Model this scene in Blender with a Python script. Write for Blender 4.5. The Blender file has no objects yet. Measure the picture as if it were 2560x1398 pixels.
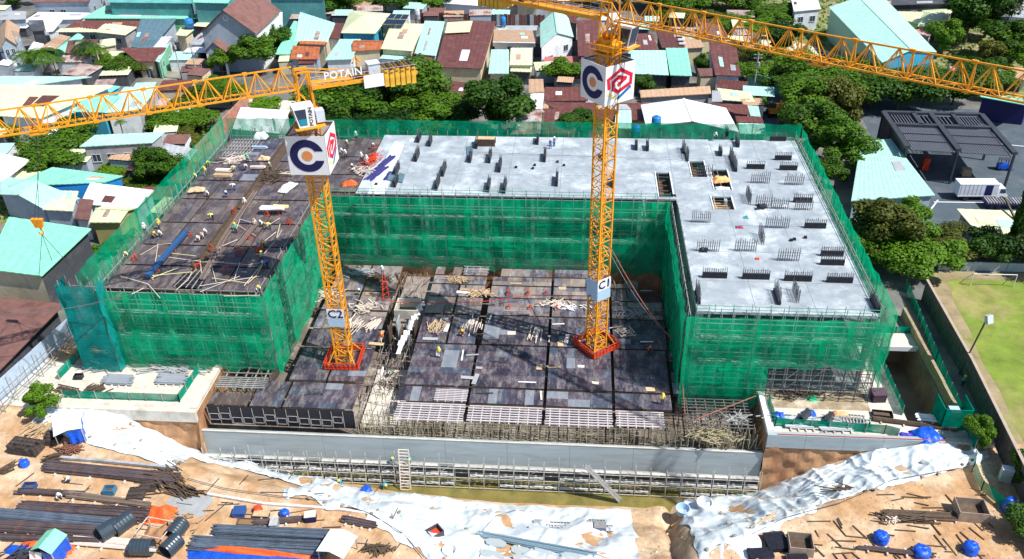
import bpy, bmesh, math, random
from mathutils import Vector, Matrix, noise
rnd = random.Random(7)
S = bpy.context.scene
COL = S.collection
# ---------------------------------------------------------------- camera, world, sun, exposure
CAM = Vector((0.0, 0.0, 74.0))
YAW, PITCH, ROLL, FOC = -0.0881249, 0.5691740, -0.0212342, 2167.9
fw = Vector((math.sin(YAW)*math.cos(PITCH), math.cos(YAW)*math.cos(PITCH), -math.sin(PITCH)))
r0 = Vector((math.cos(YAW), -math.sin(YAW), 0)); u0 = r0.cross(fw)
rt = r0*math.cos(ROLL)+u0*math.sin(ROLL); up = -r0*math.sin(ROLL)+u0*math.cos(ROLL)
cam = bpy.data.cameras.new('camera'); co = bpy.data.objects.new('camera', cam); COL.objects.link(co)
M = Matrix((rt, up, -fw)).transposed().to_4x4(); M.translation = CAM; co.matrix_world = M
cam.sensor_width = 36; cam.lens = 36*FOC/2560; cam.clip_end = 4000; cam.clip_start = 1
S.camera = co
SUN_EL, SUN_AZ = math.radians(55), math.radians(-20)      # azimuth measured from +X towards +Y
sd = Vector((math.cos(SUN_EL)*math.cos(SUN_AZ), math.cos(SUN_EL)*math.sin(SUN_AZ), math.sin(SUN_EL)))
w = bpy.data.worlds.new('World'); S.world = w; w.use_nodes = True
nt = w.node_tree; bg = nt.nodes['Background']
sky = nt.nodes.new('ShaderNodeTexSky'); sky.sky_type = 'NISHITA'; sky.sun_disc = False
sky.sun_elevation = SUN_EL; sky.sun_rotation = math.atan2(sd.x, sd.y); sky.air_density = 1.0; sky.dust_density = 0.6
nt.links.new(sky.outputs[0], bg.inputs[0]); bg.inputs[1].default_value = 0.095
sl = bpy.data.lights.new('sun', 'SUN'); sl.energy = 5.0; sl.angle = math.radians(0.5); sl.color = (1, .965, .90)
so = bpy.data.objects.new('sun', sl); COL.objects.link(so); so.rotation_euler = sd.to_track_quat('Z', 'Y').to_euler()
S.view_settings.view_transform = 'Standard'; S.view_settings.look = 'None'
S.view_settings.exposure = 0.35; S.view_settings.gamma = 1; S.view_settings.use_curve_mapping = False

def G(u, v, z=0.0):            # site survey: where the sight line through a point of the photograph meets height z
    d = fw*FOC + rt*(u-1280) - up*(v-699)
    return CAM + d*((z-CAM.z)/d.z)

# ---------------------------------------------------------------- materials
MATS = {}
def mat(name, col, rough=.8, var=.12, scale=1.5, col2=None, mix=.0, scale2=.4, col3=None, mix3=.3, scale3=.8, bump=0.0, bscale=8, metal=0.0, rand=0.0, stretch=None, spec=.3, alpha=None, glossy=None):
    if name in MATS: return MATS[name]
    m = bpy.data.materials.new(name); m.use_nodes = True; t = m.node_tree; N = t.nodes; L = t.links
    b = N['Principled BSDF']; b.inputs['Roughness'].default_value = rough; b.inputs['Metallic'].default_value = metal
    b.inputs['Specular IOR Level'].default_value = spec
    tc = N.new('ShaderNodeTexCoord'); src = tc.outputs['Object']
    if stretch:
        mp = N.new('ShaderNodeMapping'); mp.inputs['Scale'].default_value = stretch; L.new(src, mp.inputs[0]); src = mp.outputs[0]
    n1 = N.new('ShaderNodeTexNoise'); n1.inputs['Scale'].default_value = scale; n1.inputs['Detail'].default_value = 6; n1.inputs['Roughness'].default_value = .65; L.new(src, n1.inputs[0])
    mr = N.new('ShaderNodeMapRange'); mr.inputs[1].default_value = .3; mr.inputs[2].default_value = .7
    mr.inputs[3].default_value = 1-var; mr.inputs[4].default_value = 1+var; L.new(n1.outputs[0], mr.inputs[0])
    base = N.new('ShaderNodeRGB'); base.outputs[0].default_value = (*col, 1); cur = base.outputs[0]
    if col2:
        n2 = N.new('ShaderNodeTexNoise'); n2.inputs['Scale'].default_value = scale2; n2.inputs['Detail'].default_value = 8; n2.inputs['Roughness'].default_value = .7; L.new(src, n2.inputs[0])
        m2 = N.new('ShaderNodeMapRange'); m2.inputs[1].default_value = .62-mix*.35; m2.inputs[2].default_value = .72-mix*.2; L.new(n2.outputs[0], m2.inputs[0])
        mx = N.new('ShaderNodeMixRGB'); L.new(m2.outputs[0], mx.inputs[0]); L.new(cur, mx.inputs[1]); mx.inputs[2].default_value = (*col2, 1); cur = mx.outputs[0]
    if col3:
        n3 = N.new('ShaderNodeTexNoise'); n3.inputs['Scale'].default_value = scale3; n3.inputs['Detail'].default_value = 10; n3.inputs['Roughness'].default_value = .78; n3.inputs['Distortion'].default_value = .6; L.new(tc.outputs['Object'], n3.inputs[0])
        m4 = N.new('ShaderNodeMapRange'); m4.inputs[1].default_value = .64-mix3*.35; m4.inputs[2].default_value = .74-mix3*.2; m4.inputs[4].default_value = .85; L.new(n3.outputs[0], m4.inputs[0])
        mx3 = N.new('ShaderNodeMixRGB'); L.new(m4.outputs[0], mx3.inputs[0]); L.new(cur, mx3.inputs[1]); mx3.inputs[2].default_value = (*col3, 1); cur = mx3.outputs[0]
    val = mr.outputs[0]
    if rand:
        oi = N.new('ShaderNodeObjectInfo'); m3 = N.new('ShaderNodeMapRange'); m3.inputs[3].default_value = 1-rand; m3.inputs[4].default_value = 1+rand
        L.new(oi.outputs['Random'], m3.inputs[0]); mm = N.new('ShaderNodeMath'); mm.operation = 'MULTIPLY'; L.new(val, mm.inputs[0]); L.new(m3.outputs[0], mm.inputs[1]); val = mm.outputs[0]
    hs = N.new('ShaderNodeHueSaturation'); L.new(cur, hs.inputs['Color']); L.new(val, hs.inputs['Value']); L.new(hs.outputs[0], b.inputs['Base Color'])
    if bump:
        nb = N.new('ShaderNodeTexNoise'); nb.inputs['Scale'].default_value = bscale; nb.inputs['Detail'].default_value = 5; L.new(src, nb.inputs[0])
        bp = N.new('ShaderNodeBump'); bp.inputs['Strength'].default_value = bump; bp.inputs['Distance'].default_value = .1; L.new(nb.outputs[0], bp.inputs['Height']); L.new(bp.outputs[0], b.inputs['Normal'])
    MATS[name] = m; return m

def netmat(name, col, cover=.78, light=.5):
    m = bpy.data.materials.new(name); m.use_nodes = True; t = m.node_tree; N = t.nodes; L = t.links
    for n in list(N):
        if n.type != 'OUTPUT_MATERIAL': N.remove(n)
    out = [n for n in N if n.type == 'OUTPUT_MATERIAL'][0]
    tc = N.new('ShaderNodeTexCoord')
    n1 = N.new('ShaderNodeTexNoise'); n1.inputs['Scale'].default_value = .35; n1.inputs['Detail'].default_value = 9; n1.inputs['Roughness'].default_value = .72; L.new(tc.outputs['Object'], n1.inputs[0])
    cr = N.new('ShaderNodeMapRange'); cr.inputs[1].default_value = .3; cr.inputs[2].default_value = .7; cr.inputs[3].default_value = .55; cr.inputs[4].default_value = 1.55; L.new(n1.outputs[0], cr.inputs[0])
    hs = N.new('ShaderNodeHueSaturation'); hs.inputs['Color'].default_value = (*col, 1); L.new(cr.outputs[0], hs.inputs['Value'])
    d = N.new('ShaderNodeBsdfDiffuse'); tl = N.new('ShaderNodeBsdfTranslucent'); L.new(hs.outputs[0], d.inputs[0]); L.new(hs.outputs[0], tl.inputs[0])
    mx = N.new('ShaderNodeMixShader'); mx.inputs[0].default_value = light; L.new(d.outputs[0], mx.inputs[1]); L.new(tl.outputs[0], mx.inputs[2])
    tr = N.new('ShaderNodeBsdfTransparent'); ms = N.new('ShaderNodeMixShader')
    n2 = N.new('ShaderNodeTexNoise'); n2.inputs['Scale'].default_value = .5; n2.inputs['Detail'].default_value = 6; L.new(tc.outputs['Object'], n2.inputs[0])
    c2 = N.new('ShaderNodeMapRange'); c2.inputs[1].default_value = .35; c2.inputs[2].default_value = .65; c2.inputs[3].default_value = cover-.14; c2.inputs[4].default_value = min(.97, cover+.14); L.new(n2.outputs[0], c2.inputs[0])
    L.new(c2.outputs[0], ms.inputs[0]); L.new(tr.outputs[0], ms.inputs[1]); L.new(mx.outputs[0], ms.inputs[2]); L.new(ms.outputs[0], out.inputs[0])
    return m
def leafmat(name, c1, c2):
    m = bpy.data.materials.new(name); m.use_nodes = True; t = m.node_tree; N = t.nodes; L = t.links
    b = N['Principled BSDF']; b.inputs['Roughness'].default_value = .55; b.inputs['Specular IOR Level'].default_value = .25
    tc = N.new('ShaderNodeTexCoord'); n = N.new('ShaderNodeTexNoise'); n.inputs['Scale'].default_value = 2.4; n.inputs['Detail'].default_value = 4; L.new(tc.outputs['Object'], n.inputs[0])
    oi = N.new('ShaderNodeObjectInfo'); ge = N.new('ShaderNodeNewGeometry')
    a = N.new('ShaderNodeMath'); a.operation = 'MULTIPLY_ADD'; a.inputs[1].default_value = .5; L.new(oi.outputs['Random'], a.inputs[0]); L.new(n.outputs[0], a.inputs[2])
    a2 = N.new('ShaderNodeMath'); a2.operation = 'MULTIPLY_ADD'; a2.inputs[1].default_value = .25; L.new(ge.outputs['Random Per Island'], a2.inputs[0]); L.new(a.outputs[0], a2.inputs[2])
    mr = N.new('ShaderNodeMapRange'); mr.inputs[1].default_value = .5; mr.inputs[2].default_value = 1.15; L.new(a2.outputs[0], mr.inputs[0])
    mx = N.new('ShaderNodeMixRGB'); L.new(mr.outputs[0], mx.inputs[0]); mx.inputs[1].default_value = (*c1, 1); mx.inputs[2].default_value = (*c2, 1)
    tl = N.new('ShaderNodeBsdfTranslucent'); L.new(mx.outputs[0], b.inputs['Base Color']); L.new(mx.outputs[0], tl.inputs[0])
    ms = N.new('ShaderNodeMixShader'); ms.inputs[0].default_value = .3; L.new(b.outputs[0], ms.inputs[1]); L.new(tl.outputs[0], ms.inputs[2]); L.new(ms.outputs[0], N['Material Output'].inputs[0])
    return m

def R3(name, c, **k):        # roofing sheet: weathered streaks
    k.setdefault('rough', .45); k.setdefault('col3', (c[0]*.55+.05, c[1]*.45+.03, c[2]*.42+.02)); k.setdefault('mix3', .16); k.setdefault('scale3', .45); return mat(name, c, var=k.pop('var', .16), scale=k.pop('scale', .9), rand=k.pop('rand', .07), bump=.15, bscale=3, **k)
_ = 0
mint = R3('mint_sheet', (.24, .68, .47), col2=(.27, .55, .47), mix=.3, scale2=.25)
pmint = R3('pale_mint_sheet', (.40, .70, .60), col2=(.42, .58, .56), mix=.3, scale2=.3)
cream = R3('cream_sheet', (.66, .70, .44), col2=(.52, .66, .46), mix=.35, scale2=.2)
wroof = R3('white_sheet', (.80, .82, .84), var=.08)
maroon = R3('maroon_sheet', (.135, .048, .042), col2=(.19, .085, .07), mix=.3, scale2=.5, rand=.18)
brownroof = R3('brown_tile_sheet', (.20, .10, .085), col2=(.14, .07, .06), mix=.4, scale2=.5, rand=.1)
slate = R3('slate_blue_sheet', (.11, .19, .24), rand=.12)
tanroof = R3('tan_sheet', (.48, .31, .2), col2=(.4, .3, .22), mix=.3)
orange_tile = R3('orange_tile', (.47, .15, .06), col2=(.33, .1, .05), mix=.45, scale2=.7)
greyroof = R3('grey_sheet', (.40, .42, .45), col2=(.3, .3, .32), mix=.35, scale2=.3)
rustroof = R3('rust_patched_sheet', (.45, .36, .33), col2=(.2, .08, .06), mix=.55, scale2=.35)
pinkroof = R3('pink_sheet', (.52, .25, .24), rand=.1)
teal = R3('teal_sheet', (.10, .36, .34), col2=(.16, .46, .42), mix=.5, scale2=.3)
def W3(name, c, **k): return mat(name, c, rough=.85, var=k.pop('var', .1), scale=.7, bump=.2, bscale=2, **k)
wwall = W3('white_wall', (.72, .75, .80), col2=(.5, .52, .55), mix=.25, scale2=.5)
bwall = W3('blue_grey_wall', (.36, .43, .52), col2=(.28, .33, .40), mix=.3)
gwall = W3('grey_wall', (.36, .36, .38), col2=(.25, .24, .24), mix=.4)
crwall = W3('cream_wall', (.62, .54, .38), col2=(.5, .42, .3), mix=.35)
blwall = W3('bright_blue_wall', (.05, .36, .55), col2=(.08, .3, .42), mix=.3)
dwall = W3('dark_wall', (.06, .065, .08), col2=(.1, .1, .11), mix=.4)
grwall = W3('green_wall', (.22, .55, .36), col2=(.2, .42, .3), mix=.3)
rosewall = W3('rose_wall', (.42, .15, .14), col2=(.36, .17, .15), mix=.3)
tealwall = W3('teal_wall', (.09, .30, .32), col2=(.14, .38, .38), mix=.4)
panewm = mat('window_glass', (.035, .05, .09), rough=.15, var=.2, spec=.6)
frame_m = mat('window_frame', (.55, .58, .62), rough=.5, var=.05)
conc = mat('slab_concrete', (.33, .375, .42), rough=.5, var=.2, scale=.5, col2=(.54, .60, .64), mix=.40, scale2=.16, col3=(.17, .20, .235), mix3=.2, scale3=.4, bump=.15, bscale=1.5, spec=.45)
conc2 = mat('wall_concrete', (.36, .41, .43), rough=.8, var=.10, scale=.9, col2=(.28, .32, .34), mix=.35, scale2=.5, stretch=(.25, 1, 2.5), bump=.2, bscale=3)
pconc = mat('pale_concrete', (.62, .58, .50), rough=.85, var=.14, scale=.6, col2=(.46, .42, .36), mix=.35, scale2=.35, bump=.2, bscale=3)
dirt = mat('yard_dirt', (.47, .28, .145), rough=.95, var=.26, scale=.7, col2=(.60, .47, .33), mix=.5, scale2=.16, col3=(.36, .20, .10), mix3=.28, scale3=.30, bump=.8, bscale=2.2)
soil = mat('cut_soil', (.42, .24, .13), rough=.95, var=.32, scale=.8, col2=(.34, .17, .09), mix=.5, scale2=.5, bump=.9, bscale=2.2, stretch=(1, 1, .5))
townm = mat('town_ground', (.13, .13, .13), rough=.95, var=.35, scale=.15, col2=(.27, .25, .20), mix=.4, scale2=.05, bump=.3, bscale=1)
asph = mat('lot_asphalt', (.075, .10, .125), rough=.85, var=.14, scale=.3, col2=(.12, .14, .16), mix=.35, scale2=.1)
grass = mat('field_turf', (.17, .24, .035), rough=.95, var=.3, scale=.3, col2=(.33, .26, .12), mix=.40, scale2=.055, col3=(.26, .27, .06), mix3=.35, scale3=.12, bump=.5, bscale=6)
weeds = mat('weedy_ground', (.14, .18, .05), rough=.95, var=.35, scale=.4, col2=(.32, .26, .16), mix=.45, scale2=.1, bump=.5, bscale=3)
water = mat('pit_water', (.20, .165, .05), rough=.12, var=.3, scale=.4, col2=(.11, .12, .03), mix=.4, scale2=.3, spec=.5)
ply = None
def plymat(name, cols, dust_glare=.5):
    m = bpy.data.materials.new(name); m.use_nodes = True; t = m.node_tree; N = t.nodes; L = t.links
    b = N['Principled BSDF']; b.inputs['Roughness'].default_value = .38; b.inputs['Specular IOR Level'].default_value = .45
    oi = N.new('ShaderNodeObjectInfo'); cr = N.new('ShaderNodeValToRGB'); cr.color_ramp.interpolation = 'CONSTANT'
    e = cr.color_ramp.elements; e[0].color = (*cols[0], 1); e[1].position = 1/len(cols); e[1].color = (*cols[1], 1)
    for i, c in enumerate(cols[2:]): q = e.new((i+2)/len(cols)); q.color = (*c, 1)
    L.new(oi.outputs['Random'], cr.inputs[0])
    g = N.new('ShaderNodeNewGeometry'); n = N.new('ShaderNodeTexNoise'); n.inputs['Scale'].default_value = .6; n.inputs['Detail'].default_value = 10; n.inputs['Roughness'].default_value = .8; mpp = N.new('ShaderNodeMapping'); mpp.inputs['Scale'].default_value = (1.5, .55, 1); mpp.inputs['Rotation'].default_value = (0, 0, .5); L.new(g.outputs['Position'], mpp.inputs[0]); L.new(mpp.outputs[0], n.inputs[0])
    mr = N.new('ShaderNodeMapRange'); n.inputs['Distortion'].default_value = .15; mr.inputs[1].default_value = .47; mr.inputs[2].default_value = .72; mr.inputs[4].default_value = dust_glare; L.new(n.outputs[0], mr.inputs[0])  # pale noise patches stand for dust and for glare on the film
    mx = N.new('ShaderNodeMixRGB'); L.new(mr.outputs[0], mx.inputs[0]); L.new(cr.outputs[0], mx.inputs[1]); mx.inputs[2].default_value = (.5, .46, .44, 1)
    L.new(mx.outputs[0], b.inputs['Base Color']); return m
plyA = plymat('plywood_film', [(.05, .035, .055), (.06, .05, .08), (.04, .037, .06), (.08, .066, .095), (.055, .068, .105), (.03, .027, .045), (.06, .045, .065), (.19, .215, .26), (.075, .055, .07), (.035, .03, .05)], .6)
plyB = plymat('plywood_worn', [(.085, .062, .062), (.10, .072, .07), (.07, .052, .056), (.125, .10, .095), (.065, .055, .07)], .42)
plyC = plymat('plywood_cluttered', [(.11, .08, .08), (.17, .13, .13), (.07, .06, .09), (.26, .21, .19), (.12, .12, .17), (.2, .16, .16)], .85)
steel = mat('scaffold_steel', (.42, .42, .42), rough=.5, var=.25, scale=2, metal=.3, rand=.3)
lilac = mat('joist_steel', (.62, .56, .58), rough=.6, var=.15, scale=1)
rusty = mat('rebar_steel', (.085, .065, .07), rough=.7, var=.4, scale=1.5, col2=(.2, .09, .05), mix=.2, rand=.3)
bluebar = mat('coated_rebar', (.085, .11, .15), rough=.5, var=.35, scale=1.2, rand=.3)
crane = mat('crane_yellow', (.80, .34, .02), rough=.45, var=.18, scale=1.5, col2=(.5, .2, .03), mix=.2, scale2=1.2)
redm = mat('red_paint', (.62, .06, .02), rough=.55, var=.2, scale=1)
white = mat('white_paint', (.82, .83, .86), rough=.5, var=.04)
navy = mat('navy_print', (.012, .012, .085), rough=.6, var=.05)
orange = mat('orange_print', (.75, .28, .10), rough=.6, var=.05)
crim = mat('crimson_print', (.62, .015, .05), rough=.6, var=.05)
pblue = mat('blue_print', (.01, .15, .42), rough=.6, var=.05)
pyel = mat('faded_yellow_print', (.75, .70, .30), rough=.6, var=.1)
palebl = mat('pale_blue_board', (.42, .58, .75), rough=.6, var=.05)
black = mat('black_plastic', (.015, .016, .025), rough=.45, var=.3, scale=2, bump=.4, bscale=5)
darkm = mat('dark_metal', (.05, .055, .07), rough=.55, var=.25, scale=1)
bluet = mat('blue_tarp', (.012, .10, .62), rough=.35, var=.35, scale=1.5, bump=.7, bscale=3)
oranget = mat('orange_tarp', (.85, .13, .03), rough=.5, var=.25, scale=1.5, bump=.6, bscale=3)
whitet = mat('white_sheeting', (.68, .75, .80), rough=.35, var=.12, scale=.7, col2=(.44, .54, .64), mix=.26, scale2=.35, col3=(.50, .38, .26), mix3=.12, scale3=.22, bump=.6, bscale=1.6, spec=.4)
wood = mat('timber', (.50, .36, .22), rough=.8, var=.25, scale=2, rand=.25)
palewood = mat('pale_timber', (.68, .58, .50), rough=.8, var=.2, scale=2, rand=.2)
dwood = mat('dark_timber', (.10, .07, .05), rough=.85, var=.35, scale=2, rand=.3)
tankb = mat('tank_blue', (.03, .20, .50), rough=.35, var=.1)
hdpe = mat('black_pipe', (.035, .055, .075), rough=.3, var=.15, spec=.6)
bark = mat('bark', (.13, .10, .07), rough=.9, var=.3, scale=3)
brick_m = mat('wall_brick', (.50, .24, .17), rough=.9, var=.3, scale=1.2, col2=(.36, .2, .15), mix=.4, bump=.5, bscale=6)
skin = mat('skin', (.38, .2, .12), rough=.6, var=.05)
netg = netmat('green_net', (.003, .49, .24), .66, .45)
netg2 = netmat('green_net_thin', (.0, .48, .24), .66, .5)
nett = netmat('turquoise_net', (.01, .34, .32), .84, .4)
gmesh = netmat('green_mesh_fence', (.0, .26, .17), .93, .2)
LEAF = [leafmat('leaf_green', (.016, .06, .004), (.11, .23, .012)), leafmat('leaf_dark', (.008, .036, .004), (.055, .14, .010)), leafmat('leaf_bright', (.045, .13, .008), (.15, .30, .015)), leafmat('leaf_olive', (.05, .07, .010), (.17, .18, .025))]

# ---------------------------------------------------------------- mesh helpers
class MB:
    def __init__(s): s.v = []; s.f = []; s.mi = []; s.cur = 0
    def q(s, *p):
        n = len(s.v); s.v += [tuple(a) for a in p]; s.f.append(tuple(range(n, n+len(p)))); s.mi.append(s.cur)
    def hexa(s, P):
        n = len(s.v); s.v += [tuple(a) for a in P]
        for f in ((3, 2, 1, 0), (4, 5, 6, 7), (0, 1, 5, 4), (1, 2, 6, 5), (2, 3, 7, 6), (3, 0, 4, 7)): s.f.append(tuple(n+i for i in f)); s.mi.append(s.cur)
    def box(s, x0, y0, z0, x1, y1, z1): s.hexa([(x0, y0, z0), (x1, y0, z0), (x1, y1, z0), (x0, y1, z0), (x0, y0, z1), (x1, y0, z1), (x1, y1, z1), (x0, y1, z1)])
    def obox(s, c, d, rz=0, tilt=None):
        Mx = Matrix.Rotation(rz, 3, 'Z')
        if tilt: Mx = Mx @ Matrix.Rotation(tilt[1], 3, tilt[0])
        h = [Vector((a*d[0]/2, b*d[1]/2, e*d[2]/2)) for e in (-1, 1) for a, b in ((-1, -1), (1, -1), (1, 1), (-1, 1))]
        s.hexa([Vector(c)+Mx@k for k in h])
    def bar(s, p, q, w, h=None, n=4):
        p = Vector(p); q = Vector(q); d = q-p
        if d.length < 1e-6: return
        d.normalize(); a = Vector((0, 0, 1)) if abs(d.z) < .9 else Vector((1, 0, 0)); x = d.cross(a).normalized(); y = x.cross(d)
        h = h or w; k = len(s.v)
        if n == 4: offs = [x*w/2+y*h/2, -x*w/2+y*h/2, -x*w/2-y*h/2, x*w/2-y*h/2]
        else: offs = [x*w/2*math.cos(2*math.pi*i/n)+y*h/2*math.sin(2*math.pi*i/n) for i in range(n)]
        s.v += [tuple(p+o) for o in offs]+[tuple(q+o) for o in offs]
        for i in range(n): j = (i+1) % n; s.f.append((k+i, k+j, k+n+j, k+n+i)); s.mi.append(s.cur)
        s.f.append(tuple(k+i for i in reversed(range(n)))); s.mi.append(s.cur); s.f.append(tuple(k+n+i for i in range(n))); s.mi.append(s.cur)
    def path(s, pts, w, n=4):
        for a, b in zip(pts, pts[1:]): s.bar(a, b, w, n=n)
    def lathe(s, c, prof, n=14, ax=None):     # prof: (radius, height)
        c = Vector(c); k = len(s.v); Mx = Matrix.Identity(3)
        if ax: Mx = Vector(ax).to_track_quat('Z', 'Y').to_matrix()
        for r, z in prof:
            for i in range(n): s.v.append(tuple(c+Mx@Vector((r*math.cos(2*math.pi*i/n), r*math.sin(2*math.pi*i/n), z))))
        for j in range(len(prof)-1):
            for i in range(n): i2 = (i+1) % n; s.f.append((k+j*n+i, k+j*n+i2, k+(j+1)*n+i2, k+(j+1)*n+i)); s.mi.append(s.cur)
    def prism(s, pts, z0, z1):
        n = len(pts); k = len(s.v); s.v += [(p[0], p[1], z0) for p in pts]+[(p[0], p[1], z1) for p in pts]
        s.f.append(tuple(k+i for i in reversed(range(n)))); s.f.append(tuple(k+n+i for i in range(n))); s.mi += [s.cur]*2
        for i in range(n): j = (i+1) % n; s.f.append((k+i, k+j, k+n+j, k+n+i)); s.mi.append(s.cur)
    def grid(s, fn, nu, nv):
        k = len(s.v)
        for j in range(nv+1):
            for i in range(nu+1): s.v.append(tuple(fn(i/nu, j/nv)))
        for j in range(nv):
            for i in range(nu): a = k+j*(nu+1)+i; s.f.append((a, a+1, a+nu+2, a+nu+1)); s.mi.append(s.cur)
    def mesh(s, name, mats, smooth=False):
        me = bpy.data.meshes.new(name); me.from_pydata(s.v, [], s.f)
        for m in (mats if isinstance(mats, (list, tuple)) else [mats]): me.materials.append(m)
        if any(s.mi): me.polygons.foreach_set('material_index', s.mi)
        if smooth: me.polygons.foreach_set('use_smooth', [True]*len(s.f))
        me.update(); return me
    def build(s, name, mats, parent=None, kind=None, smooth=False, label=None):
        if parent is not None:
            o = Vector(parent.location); rz = -parent.rotation_euler.z
            c, d = math.cos(rz), math.sin(rz)
            s.v = [((x-o.x)*c-(y-o.y)*d, (x-o.x)*d+(y-o.y)*c, z-o.z) for x, y, z in s.v]
        ob = bpy.data.objects.new(name, s.mesh(name, mats, smooth)); COL.objects.link(ob)
        if parent is not None: ob.parent = parent
        if kind: ob['kind'] = kind
        if label: ob['label'] = label
        return ob
def top(ob, label, cat, group=None):          # a thing made of one mesh
    ob['label'] = label; ob['category'] = cat
    if group: ob['group'] = group
    return ob
def thing(name, label, cat, loc=(0, 0, 0), rz=0, group=None):
    o = bpy.data.objects.new(name, None); COL.objects.link(o); o.location = loc; o.rotation_euler = (0, 0, rz); o.empty_display_size = .5
    return top(o, label, cat, group)
def lone(mb, name, mats, label, cat, base, group=None, smooth=False):   # one-mesh thing with its origin at its base
    e = Vector(base); mb.v = [(x-e.x, y-e.y, z-e.z) for x, y, z in mb.v]
    ob = mb.build(name, mats, smooth=smooth); ob.location = e
    return top(ob, label, cat, group)
def inst(me, name, parent, loc=(0, 0, 0), rz=0, sc=None, label=None):   # part sharing mesh data, placed in its parent's frame
    ob = bpy.data.objects.new(name, me); COL.objects.link(ob); ob.parent = parent; ob.location = loc; ob.rotation_euler = (0, 0, rz)
    if sc: ob.scale = sc
    if label: ob['label'] = label
    return ob
def struct(mb, name, mats, smooth=False):
    return mb.build(name, mats, kind='structure', smooth=smooth)
def part_box(name, m, parent, x0, y0, z0, x1, y1, z1):
    b = MB(); b.box(x0, y0, z0, x1, y1, z1); return b.build(name, m, parent)
def nz(x, y, z=0): return noise.noise(Vector((x, y, z)))
def ring(cx, cy, r, n=16): return [(cx+r*math.cos(2*math.pi*i/n), cy+r*math.sin(2*math.pi*i/n)) for i in range(n)]
def textmesh(body, size, m, parent, loc, xdir, ydir, name='lettering', extr=.02):
    cu = bpy.data.curves.new(name, 'FONT'); cu.body = body; cu.size = size; cu.extrude = extr; cu.align_x = 'CENTER'; cu.align_y = 'CENTER'; cu.resolution_u = 2; cu.offset = size*.012
    ob = bpy.data.objects.new('tmp', cu); COL.objects.link(ob); dg = bpy.context.evaluated_depsgraph_get(); dg.update()
    me = bpy.data.meshes.new_from_object(ob.evaluated_get(dg)); bpy.data.objects.remove(ob); me.materials.clear(); me.materials.append(m)
    x = Vector(xdir).normalized(); y = Vector(ydir).normalized(); z = x.cross(y)
    Mx = Matrix((x, y, z)).transposed().to_4x4(); Mx.translation = Vector(loc)
    if parent: Mx = Matrix.Translation(-Vector(parent.location)) @ Mx if parent.rotation_euler.z == 0 else (Matrix.Translation(parent.location) @ Matrix.Rotation(parent.rotation_euler.z, 4, 'Z')).inverted() @ Mx
    me.transform(Mx); o2 = bpy.data.objects.new(name, me); COL.objects.link(o2)
    if parent: o2.parent = parent
    return o2
# ---------------------------------------------------------------- ground, pit and terrain
def interp(x, tab):
    if x <= tab[0][0]: return tab[0][1]
    for (a, b), (c, d) in zip(tab, tab[1:]):
        if x <= c: return b+(d-b)*(x-a)/(c-a)
    return tab[-1][1]
YTOP = [(-75, 80.5), (-64.3, 76.9), (-46.7, 72.2), (-36, 69.3), (-25.8, 66.6), (-18.8, 65.0), (-13.6, 60.5), (-8, 57.5), (7, 57), (13.3, 62.2), (18.3, 65.3), (30.2, 71.2), (45.1, 76.8), (52, 80.5)]
ZB = [(-68, 0), (-62, -.3), (-57.9, -1.2), (-54, -4), (-50.5, -6.5), (-44, -8.5), (-36, -10), (23, -10), (25, -9), (29, -6), (36, -2), (41, -.6), (46, 0)]
YTOE = [(-50, 81.45), (-38, 81.2), (-30, 80.3), (-22, 79), (-12, 78.3), (9, 78.3), (16, 80), (24, 81.45)]
WY = 81.5
def terr(x, y):
    yt = interp(x, YTOP); ye = interp(x, YTOE)
    t = max(0, min(1, (y-yt)/max(.5, ye-yt)))
    z = interp(x, ZB)*(t*.85+.15*t*t*(3-2*t))
    k = min(1, t*4)*min(1, (1-t)*4)
    z += k*(nz(x*.25, y*.25)*1.0+nz(x*.8, y*.8, 3)*.25)
    if 7.5 < x < 13.8: z += -.6*k*math.sin(math.pi*(x-7.5)/6.3)-1.7*k*math.exp(-((x-12-.06*(y-70)+.4*nz(y*.4, 3))/.8)**2)+.35*k*nz(x*1.1, y*1.1, 6)
    if y < yt: z += (nz(x*.3, y*.3, 9)*.12+nz(x*.09, y*.09, 5)*.2)*min(1, (yt-y)/3)
    return z
def ST(u, v):           # point of the yard or slope seen at a photo position
    z = 0
    for _ in range(25): p = G(u, v, z); z = z*.5+.5*terr(p.x, min(p.y, WY-.02))
    p = G(u, v, z); p.z = terr(p.x, min(p.y, WY-.02)); return p
XS = (-88.0, 62.0); YS = (44.0, WY)
b = MB(); nx, ny = 200, 75
def tf(s, t):
    x = XS[0]+(XS[1]-XS[0])*s; y = YS[0]+(YS[1]-YS[0])*t
    e = min(1, min(s, 1-s)*25, t*15); return (x, y, terr(x, y)*e)
b.grid(tf, nx, ny); struct(b, 'ground', dirt, smooth=True)
HOLES = [(XS[0], YS[0], XS[1], YS[1]), (-48.4, WY, 23.8, 119.0), (41.6, 84.2, 47.3, 103.5)]
def cells(x0, y0, x1, y1, holes, fn):
    xs = sorted({x0, x1, *[h[i] for h in holes for i in (0, 2) if x0 < h[i] < x1]}); ys = sorted({y0, y1, *[h[i] for h in holes for i in (1, 3) if y0 < h[i] < y1]})
    for a, c in zip(xs, xs[1:]):
        for d, e in zip(ys, ys[1:]):
            mx, my = (a+c)/2, (d+e)/2
            if not any(h[0] < mx < h[2] and h[1] < my < h[3] for h in holes): fn(a, d, c, e)
b = MB(); cells(-1500, -300, 1500, 2500, HOLES, lambda a, d, c, e: b.q((a, d, 0), (c, d, 0), (c, e, 0), (a, e, 0)))
struct(b, 'town_ground', townm)
def sheet(name, m, px, z, dz=0):     # flat patch of ground from photo corners
    b = MB(); b.q(*[tuple(G(u, v, z))[:2]+(z+dz,) for u, v in px]); return struct(b, name, m)
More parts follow.
